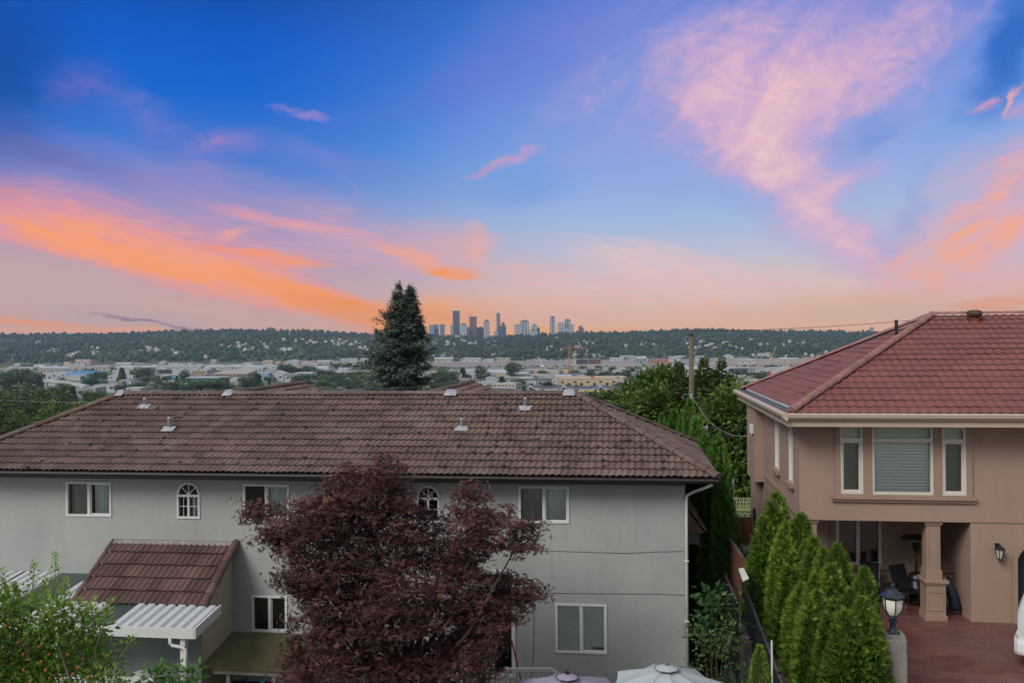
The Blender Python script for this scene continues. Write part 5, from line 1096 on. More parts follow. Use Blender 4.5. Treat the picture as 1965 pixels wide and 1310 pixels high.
# garden trellis beyond the gate and its yellow green lawn
mb = MB(); a = pY(1394, 955, 42.); b = pY(1446, 955, 42.); zb_ = pY(1420, 984, 42.)[2]
for i in range(9):
    x = a[0]+(b[0]-a[0])*i/8; mb.box(x-.02, x+.02, 42., 42.03, zb_-1, a[2])
for i in range(5): z = zb_+(a[2]-zb_)*i/4; mb.box(a[0], b[0], 41.97, 41.999, z-.02, z+.02)
for i in range(12):
    x = a[0]+(b[0]-a[0])*i/12; w = (b[0]-a[0])/12; mb.quad((x, 41.96, a[2]-.3), (x+.03, 41.96, a[2]-.3), (x+w, 41.96, a[2]-.02), (x+w-.03, 41.96, a[2]-.02))
_props(mb.build('garden_trellis', mat('pale_green_trellis', (.26, .30, .17), .8)), 'pale garden trellis on the lawn behind the wooden gate', 'trellis')
# ================================================================== GROUND SHEET, RIVER, ROADS
def ground_mat():
    m, t, out = nt('valley_ground'); p = t.nodes.new('ShaderNodeBsdfPrincipled'); L(t, p.outputs[0], out.inputs[0]); p.inputs['Roughness'].default_value = .95; p.inputs['Specular IOR Level'].default_value = .1
    v = objco(t, (1, 1, 1), True)
    n1 = noise_node(t, v, .0045, 5, .6); n2 = noise_node(t, v, .03, 5, .6); n3 = noise_node(t, v, .5, 4)
    g = mixc(t, maprange(t, n2.outputs[0], .35, .65), (.035, .052, .020), (.085, .105, .042)); g = mixc(t, maprange(t, n3.outputs[0], .4, .7, 0, .4), g, (.035, .05, .02))
    vo = t.nodes.new('ShaderNodeTexVoronoi'); vo.inputs['Scale'].default_value = .011; L(t, v, vo.inputs['Vector'])
    pav = mixc(t, vo.outputs['Color'], (.17, .165, .16), (.32, .31, .30))
    bw = t.nodes.new('ShaderNodeSeparateColor'); L(t, vo.outputs['Color'], bw.inputs[0]); pav = mixc(t, bw.outputs[0], (.13, .13, .13), (.34, .33, .31))
    a = t.nodes.new('ShaderNodeAttribute'); a.attribute_name = 'paved'
    f = mth(t, 'MULTIPLY', maprange(t, mth(t, 'ADD', n1.outputs[0], mth(t, 'MULTIPLY', n2.outputs[0], .35)), .66, .74), a.outputs['Fac'])
    c = mixc(t, f, g, pav)
    s = t.nodes.new('ShaderNodeAttribute'); s.attribute_name = 'sand'
    c = mixc(t, s.outputs['Fac'], c, mixc(t, maprange(t, n2.outputs[0], .35, .65), (.30, .26, .21), (.42, .37, .31)))
    L(t, c, p.inputs['Base Color']); return m
ds = np.concatenate([np.arange(-120, 30, 10), np.arange(30, 140, 4), np.arange(140, 800, 14), np.arange(800, 3000, 30), np.arange(3000, 5000, 40), np.arange(5000, 7700, 180)]).astype(float)
ss = np.linspace(-1, 1, 161)
A_, D_ = np.meshgrid(ss, ds); Wd_ = 170+np.maximum(D_, 0)*.78; A_ = A_*Wd_
Z_ = terrain(A_, D_); Z_[(D_ < 30)] = np.minimum(Z_[(D_ < 30)], -1.85)*1.0
Z_ = np.where(D_ < 30, -1.85, Z_)
V = RT[None, None]*A_[..., None]+HD[None, None]*D_[..., None]; V[..., 2] = Z_
nr_, nc_ = A_.shape; idx = np.arange(nr_*nc_).reshape(nr_, nc_)
Fq = np.stack([idx[:-1, :-1], idx[:-1, 1:], idx[1:, 1:], idx[1:, :-1]], -1).reshape(-1, 4)
GR = link_mesh('ground', V.reshape(-1, 3), Fq, ground_mat()); GR['kind'] = 'structure'
GR.data.polygons.foreach_set('use_smooth', [True]*len(GR.data.polygons))
pv = (smooth(700, 950, D_)*(1-smooth(3120, 3200, D_))).ravel(); at = GR.data.attributes.new('paved', 'FLOAT', 'POINT'); at.data.foreach_set('value', pv.astype(np.float32))
u_ = 982+1700*A_/np.maximum(D_, 1); sd = (smooth(2030, 2100, D_)*(1-smooth(2340, 2400, D_))*smooth(900, 1080, u_)*.9+smooth(2990, 3030, D_)*(1-smooth(3100, 3130, D_))*smooth(780, 900, u_)*.7).ravel()
at = GR.data.attributes.new('sand', 'FLOAT', 'POINT'); at.data.foreach_set('value', sd.astype(np.float32))
def water_mat():
    m, t, out = nt('river_water'); p = t.nodes.new('ShaderNodeBsdfPrincipled'); L(t, p.outputs[0], out.inputs[0])
    p.inputs['Base Color'].default_value = (.25, .215, .16, 1); p.inputs['Roughness'].default_value = .45; p.inputs['Specular IOR Level'].default_value = .12
    n = noise_node(t, objco(t, (.03, .06, 1), True), 1., 4); b = t.nodes.new('ShaderNodeBump'); b.inputs['Strength'].default_value = .12; b.inputs['Distance'].default_value = .5; L(t, n.outputs[0], b.inputs['Height']); L(t, b.outputs[0], p.inputs['Normal']); return m
pts = [(u, d) for u, d in ((630, 2760), (700, 2700), (830, 2370), (1000, 2370), (1300, 2230), (2700, 2200), (2700, 3075), (630, 3075))]
WT = link_mesh('river', [tuple(fw((u-982)/1700*d, d)+np.array([0, 0, -67.6])) for u, d in pts], [tuple(range(len(pts)))], water_mat()); WT['kind'] = 'structure'
def sandbar(pl, z=-67.2):
    mb = MB(); mb.poly([fw((u-982)/1700*d, d)+np.array([0, 0, z]) for u, d in pl]); o = mb.build('sandbar', mat('river_sand', (.36, .32, .26), .95, .15, .02)); o['kind'] = 'structure'
sandbar([(1010, 2480), (1100, 2440), (1250, 2430), (1290, 2460), (1200, 2510), (1080, 2520)]); sandbar([(1330, 2600), (1500, 2560), (1700, 2590), (1560, 2660), (1400, 2660)]); sandbar([(870, 2440), (960, 2420), (1000, 2450), (930, 2500)])
def gpt(u, v, zg=-64.5):      # ground point seen at pixel (u,v) on the flats
    d = (ZC-zg)*1700/(v-hz(u)); return (u-982)/1700*d, d
ASPH = mat('grey_road', (.12, .12, .12), .9, .15, .05)
def road(pl, w, name='road'):
    C = [np.array([*gpt(u, v)]) for u, v in pl]; L_, R_ = [], []
    for i in range(len(C)):
        t = C[min(i+1, len(C)-1)]-C[max(i-1, 0)]; t /= np.linalg.norm(t); n = np.array([-t[1], t[0]])*w/2
        for S_, q in ((L_, C[i]+n), (R_, C[i]-n)): p = fw(*q); S_.append((p[0], p[1], float(terrain(*q))+.35))
    mb = MB(); [mb.quad(L_[i], R_[i], R_[i+1], L_[i+1]) for i in range(len(C)-1)]; o = mb.build(name, ASPH); o['kind'] = 'structure'
road([(-60, 757), (120, 748), (300, 741), (480, 735), (700, 731), (1000, 727)], 16); road([(930, 745), (1200, 752), (1500, 752)], 18); road([(210, 739), (330, 722), (500, 711), (600, 707)], 14)
# yellow green lawn beyond the gate
mb = MB(); mb.box(2.3, 9., 33.1, 52., -9., -1.22); o = mb.build('lawn', mat('yellow_green_lawn', (.15, .17, .045), .95, .25, 1.5, (1, 1, 1), .4, 40.)); o['kind'] = 'structure'
# ================================================================== FAR HILL WOODS (one mass)
def wood_mass(name, pts_a, pts_d, sizes, conif, seed, m=LF_FAR, dz=None):
    rng = np.random.default_rng(seed); n = len(pts_a); Vs, Fs, Rs = [], [], []; off = 0
    zb = terrain(pts_a, pts_d)
    P0 = RT[None]*pts_a[:, None]+HD[None]*pts_d[:, None]; P0[:, 2] = zb
    for i in range(n):
        h = sizes[i]; k = 6; tone = .5*rng.random()+.5*(.5+.5*sin(pts_a[i]*.011+2*sin(pts_d[i]*.006))*sin(pts_d[i]*.013+sin(pts_a[i]*.004)))
        if conif[i]:
            w = h*rng.uniform(.12, .21)
            lv = ((.08, .75), (.35, .95), (.36, .62), (.62, .66), (.63, .38), (.99, .02))
            V = np.array([[w*r*(1+.3*rng.normal())*cos(2*pi*j/k+.5*q), w*r*(1+.3*rng.normal())*sin(2*pi*j/k+.5*q), h*z] for q, (z, r) in enumerate(lv) for j in range(k)])
        else:
            w = h*rng.uniform(.34, .52); lv = ((.05, .5), (.3, 1.), (.62, 1.05), (.88, .66), (1., .12))
            V = np.array([[w*r*(1+.24*rng.normal())*cos(2*pi*j/k+q), w*r*(1+.24*rng.normal())*sin(2*pi*j/k+q), h*z*(1+.06*rng.normal())] for q, (z, r) in enumerate(lv) for j in range(k)])
        Lk = len(lv); V += P0[i]; Vs.append(V)
        f = np.array([(q*k+j, q*k+(j+1) % k, (q+1)*k+(j+1) % k, (q+1)*k+j) for q in range(Lk-1) for j in range(k)])+off
        Fs.append(f); off += len(V); Rs.append(np.clip((.30 if conif[i] else .5)+.8*(tone-.5)+.35*(rng.random(len(f))-.5), 0, 1))
    o = link_mesh(name, np.concatenate(Vs), np.concatenate(Fs), m, None, np.concatenate(Rs)); o['kind'] = 'stuff'; return o
rg = np.random.default_rng(99)
HOUSE_SPOTS = []
def band(n, d0, d1, pw=1., u0=-700, u1=2650):
    d = d0+(d1-d0)*rg.random(n)**pw; u = rg.uniform(u0, u1, n); return (u-982)/1700*d, d
# clearings round hillside houses
hs = []
for (u, v) in ((92, 672), (110, 669), (140, 676), (150, 673), (188, 664), (186, 672), (282, 663), (290, 668), (270, 670), (300, 667), (325, 671), (340, 673), (330, 682), (445, 655), (443, 661), (485, 665), (395, 682), (75, 653), (500, 654), (510, 663), (528, 652), (545, 648), (580, 648), (588, 654), (596, 653), (625, 652), (640, 650), (657, 655), (676, 660), (690, 663), (705, 667), (460, 660), (470, 668), (540, 666), (555, 667), (640, 656), (690, 656),
        (836, 655), (858, 651), (870, 657), (890, 652), (935, 655), (945, 651), (905, 658), (1049, 664), (1090, 655), (1110, 654), (1130, 655), (1140, 659), (1105, 662), (1320, 656), (1345, 652), (1365, 657), (1370, 664), (1390, 654), (1400, 660), (1412, 663), (1440, 650), (1450, 654), (1460, 658), (1502, 658), (1335, 664), (1316, 651), (1530, 655), (1240, 655), (1205, 660), (1180, 668), (1465, 680), (1475, 676), (1545, 676), (1590, 674), (1508, 684), (1570, 682)):
    for k in range(int(rg.integers(1, 5))): hs.append((u+rg.uniform(-13, 13)*k**.6, v+rg.uniform(-3, 3)*k**.6))
def d_for(u, v):
    dd = np.linspace(3080, 5200, 240); a = (u-982)/1700*dd; vv = hz(u)+(ZC-terrain(a, dd))/dd*1700; i = np.where(vv <= v+5)[0]; return float(dd[i[0]]) if len(i) else None
HS = [(u, v, d_for(u, v)) for u, v in hs]; HS = [h for h in HS if h[2] and h[2] < 5000]
ha = np.array([(u-982)/1700*d for u, v, d in HS]); hd = np.array([h[2] for h in HS])
def clear(a, d, sz):
    k = np.ones(len(a), bool)
    for x, y in zip(ha, hd): k &= ~((np.abs(a-x*(d/y)) < 13+sz*.25) & (d < y+6) & (d > y-55))
    k &= ~((np.abs((982+1700*a/d)-1124) < 3.5) & (d > 3300) & (d < 4100)); return k
for nm, n, d0, d1, s0, s1, cf, sd_ in (('hill_woods', 6800, 3130, 3950, 10, 19, .30, 1), ('hill_woods', 8200, 3900, 4800, 9, 19, .5, 2), ('ridge_woods', 5200, 4700, 5400, 9, 26, .75, 3)):
    a, d = band(n, d0, d1, .8 if d0 < 3500 else 1.); s = rg.uniform(s0, s1, n)*(1+.25*np.sin(a*.006)*np.sin(a*.0023+1)); k = clear(a, d, s); a, d, s = a[k], d[k], s[k]
    wood_mass(nm, a, d, s, rg.random(len(a)) < cf, sd_)
# ------------------------------------------------------------------ hillside houses
PALE = [mat('pale_wall_%d' % i, c, .85, .05, .3) for i, c in enumerate(((.52, .51, .49), (.42, .39, .35), (.36, .35, .36), (.50, .42, .38)))]
ROOFS = [mat('far_roof_%d' % i, c, .9, .1, .3) for i, c in enumerate(((.16, .16, .17), (.24, .20, .18), (.40, .40, .41), (.10, .10, .11)))]
WINM = mat('far_window_glass', (.03, .04, .05), .15, .2, .5)
def gable_house(w, dp, h, rh, wm, rm, name):
    mb = MB(); mb.box(-w/2, w/2, -dp/2, dp/2, -4, h); mb.prism([(-w/2, -dp/2, h), (w/2, -dp/2, h), (0, -dp/2, h+rh)], (0, dp, 0))
    n0 = len(mb.f); o = .5
    for sx in (-1, 1): mb.prism([(sx*(w/2+o), -dp/2-o, h-o*.4), (0, -dp/2-o, h+rh+.05), (0, -dp/2-o, h+rh+.35), (sx*(w/2+o), -dp/2-o, h-o*.4+.3)], (0, dp+2*o, 0), 1)
    for x in (-w*.28, w*.18):
        for z in (h*.2, h*.62): mb.box(x-.9, x+.9, -dp/2-.04, -dp/2+.1, z, z+1.4, 2)
    o = mb.build(name, [wm, rm, WINM]); return o
HP = [gable_house(11, 13, 6, 2.6, PALE[0], ROOFS[0], 'hillside_house'), gable_house(15, 10, 7, 2.2, PALE[1], ROOFS[1], 'hillside_house'), gable_house(22, 11, 6, 2.0, PALE[0], ROOFS[2], 'hillside_house'), gable_house(12, 12, 7.5, 3, PALE[2], ROOFS[3], 'hillside_house'), gable_house(13, 12, 6.5, 2.6, PALE[3], ROOFS[1], 'hillside_house')]
HLAB = ['small white gabled house with a grey roof among the trees of the far hillside', 'beige low house with a brown roof among the trees of the far hillside', 'long white terrace with a pale roof among the trees of the far hillside', 'grey house with a dark roof among the trees of the far hillside', 'pinkish house with a brown roof among the trees of the far hillside']
used = set()
for i, (u, v, d) in enumerate(HS):
    k = int(rg.choice(5, p=(.32, .16, .27, .12, .13))); o = HP[k] if k not in used else HP[k].copy()
    if k in used: COL.objects.link(o)
    used.add(k); p = fpt(u, d, 3.2); o.location = tuple(p); o.rotation_euler = (0, 0, rg.uniform(-.6, .6)); s = rg.uniform(.55, 1.0); o.scale = (s, s, s*1.1)
    _props(o, HLAB[k], 'house', 'houses on the far hillside')
for k in range(5):
    if k not in used: bpy.data.objects.remove(HP[k])
mb = MB(); q0, q1 = fpt(1120, 3330, 1.), fpt(1128, 4050, 3.); w = np.array([9., 0, 0])
mb.quad(q0-w, q0+w, q1+w, q1-w); o = mb.build('road', mat('pale_hill_road', (.30, .28, .26), .9, .1, .05)); o['kind'] = 'structure'
# ================================================================== TOWERS
def tower_mat(name, wall, glass, storey=3.1, bay=3.4, frac=.45, rough=.4):
    m, t, out = nt(name); p = t.nodes.new('ShaderNodeBsdfPrincipled'); L(t, p.outputs[0], out.inputs[0])
    sx = t.nodes.new('ShaderNodeSeparateXYZ'); L(t, objco(t), sx.inputs[0])
    fz = mth(t, 'FRACT', mth(t, 'DIVIDE', sx.outputs[2], storey)); fx = mth(t, 'FRACT', mth(t, 'DIVIDE', mth(t, 'ADD', sx.outputs[0], sx.outputs[1]), bay))
    k = mth(t, 'MULTIPLY', mth(t, 'GREATER_THAN', fz, .30), mth(t, 'GREATER_THAN', fx, 1-frac*1.2 if frac < .8 else .06))
    c = mixc(t, k, wall, glass); n = noise_node(t, objco(t), .25, 3); c = mixc(t, mth(t, 'MULTIPLY', maprange(t, n.outputs[0], .4, .65), .35), c, wall)
    L(t, c, p.inputs['Base Color']); L(t, maprange(t, k, 0, 1, .8, .25), p.inputs['Roughness']); return m
TM = {'blue': tower_mat('dark_blue_glass', (.10, .13, .17), (.028, .045, .075), frac=.95), 'pale': tower_mat('pale_residential', (.34, .37, .40), (.07, .10, .14), frac=.5), 'grey': tower_mat('grey_residential', (.19, .22, .26), (.05, .07, .10), frac=.55), 'lav': tower_mat('lavender_tower', (.27, .26, .31), (.09, .10, .14), frac=.5),
      'red': tower_mat('raw_concrete_red', (.20, .12, .115), (.075, .05, .055), frac=.6), 'cyan': tower_mat('light_blue_glass', (.28, .36, .42), (.09, .15, .20), frac=.85), 'royal': tower_mat('royal_blue_glass', (.06, .11, .19), (.025, .06, .13), frac=.9), 'brown': tower_mat('brown_tower', (.15, .115, .12), (.05, .045, .06), frac=.5)}
CAPM = mat('tower_cap', (.12, .13, .15), .6, .1, .1); WCAP = mat('white_tower_cap', (.52, .54, .56), .6, .05, .1); TRIMT = mat('tower_white_slab', (.42, .44, .46), .7, .05, .1)
def tower(u0, u1, vt, label, m, cap='flat', d=5050., strips=0, depth=None, vb=646, setb=0., name='high_rise'):
    d = d*1.0; uc = (u0+u1)/2; w = (u1-u0)/1700*d; dp = depth or min(w, 30); p = fpt(uc, d); zt = zat(uc, vt, d); zb = zat(uc, vb, d); p[2] = min(p[2], zb)-1
    T = thing(name, label, 'tower', p, YAW+.0); H_ = zt-p[2]; mb = MB()
    ch = {'flat': .0, 'slant': 7., 'curve': 9., 'box': 7., 'peak': 9., 'step': 10., 'crane': 4.}[cap]; Hb = H_-ch
    mb.box(-w/2, w/2, -dp/2, dp/2, 0, Hb*(1-setb*.35))
    if setb: mb.box(-w/2+w*setb*.5, w/2-w*setb*.5, -dp/2+.5, dp/2-1, Hb*(1-setb*.35), Hb)
    mb.build('body', m, T, local=True)
    for k in range(strips):
        x = -w/2+w*(k+.5)/strips; s = MB(); s.box(x-w*.13/strips*1.6, x+w*.13/strips*1.6, -dp/2-1.2, -dp/2-.01, 3, Hb*(1-setb*.35)-3); s.build('balcony_stack', TRIMT, T, local=True)
    c = MB(); wi = w*(1-setb)
    if cap == 'slant': c.loft([[(-wi/2, y, Hb), (wi/2, y, Hb), (wi/2, y, Hb+ch), (-wi/2+wi*.1, y, Hb+ch*.45)] for y in (-dp/2, dp/2)]); c.build('crown', WCAP, T, local=True)
    elif cap == 'curve': c.loft([[(-wi/2, y, Hb), (wi/2, y, Hb)]+[(wi/2-wi*t, y, Hb+ch*(1-.75*(1-t)**2.2)) for t in np.linspace(0, 1, 7)] for y in (-dp/2, dp/2)]); c.build('crown', m, T, local=True)
    elif cap == 'box': c.box(-wi*.32, wi*.32, -dp*.3, dp*.3, Hb, Hb+ch); c.build('penthouse', CAPM, T, local=True)
    elif cap == 'step': c.box(-wi*.4, wi*.4, -dp*.4, dp*.4, Hb, Hb+ch*.55); c.box(-wi*.22, wi*.22, -dp*.25, dp*.25, Hb+ch*.55, Hb+ch); c.build('penthouse', CAPM, T, local=True)
    elif cap == 'peak': c.loft([[(-wi*.42, -dp*.4, Hb), (wi*.42, -dp*.4, Hb), (wi*.42, dp*.4, Hb), (-wi*.42, dp*.4, Hb)], [(-wi*.12, -dp*.1, Hb+ch), (wi*.12, -dp*.1, Hb+ch), (wi*.12, dp*.1, Hb+ch), (-wi*.12, dp*.1, Hb+ch)]]); c.build('crown', CAPM, T, local=True)
    elif cap == 'crane': c.box(-wi*.5, wi*.5, -dp*.5, dp*.5, Hb, Hb+ch*.4); [c.box(x-.5, x+.5, -.5, .5, Hb+ch*.4, Hb+ch) for x in np.linspace(-wi*.42, wi*.42, 5)]; c.build('formwork', CAPM, T, local=True)
    else: c.box(-wi*.5-.3, wi*.5+.3, -dp*.5-.3, dp*.5+.3, Hb, Hb+1.5); c.build('parapet', CAPM, T, local=True)
    return T
for args in ((804, 813, 623, 'grey tower half hidden by the right edge of the spruce', 'grey', 'flat'), (823, 833, 624, 'left half of the pale blue glass twin slab right of the spruce', 'cyan', 'flat'), (833.4, 842, 622.5, 'right half of the pale blue glass twin slab right of the spruce', 'cyan', 'flat', 5080), (844.5, 853, 622.5, 'slim grey blue tower left of the orange glow', 'grey', 'flat'),
             (864, 870, 624, 'narrow pale tower tucked left of the tallest dark tower', 'pale', 'flat', 5000), (869, 882, 594, 'tallest dark blue glass tower with a slanted white crown', 'blue', 'slant'), (883, 896, 620, 'broad pale tower right of the tallest dark tower', 'pale', 'step', 5000, 3), (895, 902, 628, 'low pale tower between the broad pale and the reddish tower', 'pale', 'flat', 5100),
             (901, 914.5, 606.5, 'reddish unfinished tower with a small crane on its roof', 'red', 'crane'), (914, 920, 628, 'dark brown low tower right of the reddish unfinished one', 'brown', 'flat', 5120), (919, 928, 626.5, 'brown stepped block left of the lavender tower', 'brown', 'step', 5130), (928, 939, 613, 'lavender grey tower with a dark cap', 'lav', 'box', 5000, 2, None, 646, .18),
             (948, 956, 636, 'low pale block at the foot of the slim curved tower', 'pale', 'flat', 4980), (952.7, 959.8, 599.5, 'slim grey tower with a curved top', 'grey', 'curve'), (962, 968.5, 617.5, 'small dark tower behind the royal blue block', 'brown', 'step', 5150), (957.5, 971, 626, 'wide royal blue glass block', 'royal', 'flat', 4990),
             (987, 1001, 623, 'white striped apartment tower in front of the broad grey one', 'pale', 'flat', 4960, 4, None, 650), (998, 1014.5, 613.5, 'broad grey apartment tower behind the white striped one', 'grey', 'step', 5080, 3), (1015, 1031, 631, 'pale rounded low tower in front of the peaked one', 'pale', 'step', 4950, 4, None, 650), (1019.5, 1030.5, 621, 'pale tower with a peaked crown', 'pale', 'peak', 5060, 2), (1030, 1035.5, 629, 'narrow grey tower right of the peaked one', 'grey', 'flat', 5080),
             (1055.5, 1064.8, 606, 'lone slim grey tower with a rounded top', 'grey', 'step', 5050, 2), (1070, 1082, 617, 'pale stepped apartment tower left of the dark topped pair', 'pale', 'slant', 5040, 3), (1083.5, 1094.5, 611.5, 'taller dark topped apartment tower of the right hand group', 'grey', 'step', 5060, 2), (1093, 1100.5, 623, 'lower pale shoulder tower right of the dark topped one', 'pale', 'flat', 5030, 2), (1078, 1090, 629, 'low white block in front of the dark topped tower', 'pale', 'flat', 4980, 3),
             (1110, 1116.8, 623.5, 'small dark tower at the right end of the skyline', 'brown', 'peak', 5040), (1116, 1119.5, 629, 'thin pale tower beside the last dark tower', 'pale', 'flat', 5050), (1118.6, 1126, 637, 'low grey block ending the skyline on the right', 'grey', 'flat', 5050), (1669, 1675.5, 627.5, 'distant pale tower standing alone on the right ridge', 'pale', 'step', 5600)):
    a = list(args); u0, u1, vt, lb, mk, cp = a[:6]; dd = a[6] if len(a) > 6 else 5050; st = a[7] if len(a) > 7 else 0; vb = a[9] if len(a) > 9 else 647; sb = a[10] if len(a) > 10 else 0.
    tower(u0, u1, vt, lb, TM[mk], cp, dd, st, None, vb if u0 < 1200 else 640, sb)
for u0, u1, vt, lb, mm in ((870, 882, 643.5, 'low white podium under the tallest dark tower', WCAP), (931, 945, 644, 'low light blue roofed hall below the lavender tower', mat('light_blue_roof', (.17, .30, .45), .5, .1, .1)), (1060, 1082, 652, 'pinkish hillside condominium below the lone slim tower', PALE[3]), (1096, 1112, 655, 'pinkish low condominium right of the first one on the hillside', PALE[3])):
    d = 4850 if vt < 650 else 4500; w = (u1-u0)/1700*d; p = fpt((u0+u1)/2, d); z = zat((u0+u1)/2, vt, d); h = max(8, z-p[2]); T = thing('low_block', lb, 'building', p, YAW); mb = MB(); mb.box(-w/2, w/2, -10, 10, -5, h); mb.build('wall', mm, T, local=True); mb = MB(); mb.box(-w/2-.5, w/2+.5, -10.5, 10.5, h, h+1); mb.build('roof', CAPM if vt > 650 else mm, T, local=True); mb = MB()
    for k in range(int(w//4)): [mb.box(-w/2+k*4+.8, -w/2+k*4+3., -10.1, -10.01, z_, z_+1.5) for z_ in np.arange(1.5, h-1.5, 3.1)]
    if len(mb.v): mb.build('windows', WINM, T, local=True)
# ================================================================== CRANES
def tower_crane(u, vt, vb, jl, jr, label, m, d):
    p = fpt(u, d); zt = zat(u, vt, d); T = thing('tower_crane', label, 'crane', p, YAW); h = zt-p[2]; s = max(1.1, d*.0011); mb = MB()
    for sx in (-1, 1):
        for sy in (-1, 1): mb.box(sx*s-.3, sx*s+.3, sy*s-.3, sy*s+.3, -2, h)
    k = 0
    while k < h: mb.prism([(-s, -s-.1, k), (-s, -s-.1, k+.5), (s, -s-.1, k+2*s+.5), (s, -s-.1, k+2*s)], (0, .2, 0)); k += 2*s
    mb.build('mast', m, T, local=True); mb = MB(); L0, L1 = -jl/1700*d, jr/1700*d
    for z in (h, h+2.2): mb.box(L0, L1, -.4, .4, z, z+.5)
    x = L0
    while x < L1-2: mb.prism([(x, -.2, h+.3), (x+.4, -.2, h+.3), (x+2.4, -.2, h+2.4), (x+2., -.2, h+2.4)], (0, .4, 0)); x += 3
    mb.build('jib', m, T, local=True); mb = MB(); mb.loft([[(-1.2, -1, h), (1.2, -1, h), (1.2, 1, h), (-1.2, 1, h)], [(-.2, -.2, h+9), (.2, -.2, h+9), (.2, .2, h+9), (-.2, .2, h+9)]]); mb.build('tower_head', m, T, local=True)
    mb = MB(); mb.tube([(0, 0, h+9), (L1*.75, 0, h+2.6)], .18, 4); mb.tube([(0, 0, h+9), (L0*.85, 0, h+2.6)], .18, 4); mb.build('stay', m, T, local=True)
    mb = MB(); mb.box(L0, L0+4, -1, 1, h-3, h+.2); mb.build('counterweight', CONCP, T, local=True)
ORC = mat('crane_orange', (.42, .16, .07), .6, .1, .2); WHC = mat('crane_white', (.55, .52, .48), .6, .1, .2); YEC = mat('crane_yellow', (.45, .34, .06), .6, .1, .2)
tower_crane(1092, 669, 718, 18, 32, 'orange tower crane over the construction flats', ORC, 1750)
tower_crane(1102.5, 681, 716, 5, 6, 'pale slim tower crane right of the orange one', WHC, 1800)
tower_crane(900.5, 602.5, 610, 3.5, 2.5, 'tiny tower crane on the reddish unfinished tower', ORC, 5030)
def luffer(u0, v0, u1, v1, d, label, m):
    a = fpt(u0, d); b = fw((u1-982)/1700*d, d); b = np.array([b[0], b[1], zat(u1, v1, d)]); T = thing('luffing_crane', label, 'crane', a); mb = MB()
    a2 = a+np.array([0, 0, 3.]); n = np.cross(b-a2, HD); n /= np.linalg.norm(n)
    for k in (-1, 1): mb.tube([a2+n*k*1.3, b+n*k*.4], .45, 4)
    for i in range(14): t0, t1 = i/14, (i+1)/14; mb.tube([a2+(b-a2)*t0+n*(1.3-.9*t0)*(1 if i % 2 else -1), a2+(b-a2)*t1-n*(1.3-.9*t1)*(1 if i % 2 else -1)], .25, 4)
    mb.build('boom', m, T); mb = MB(); mb.box(a[0]-4, a[0]+4, a[1]-3, a[1]+3, a[2], a[2]+4); mb.build('cab', m, T); mb = MB(); mb.tube([b, b-np.array([0, 0, .55*(b[2]-a[2])])], .15, 4); mb.build('hook_line', BLACKM, T)
luffer(1474, 697, 1489, 664, 2500, 'yellow crane with a raised lattice boom by the river', YEC); luffer(1040, 706, 1032, 683, 2300, 'pale crane with a raised boom on the near river bank', WHC); luffer(1016, 640, 1021, 628, 4800, 'far thin crane boom beside the low pale tower', WHC) if False else None
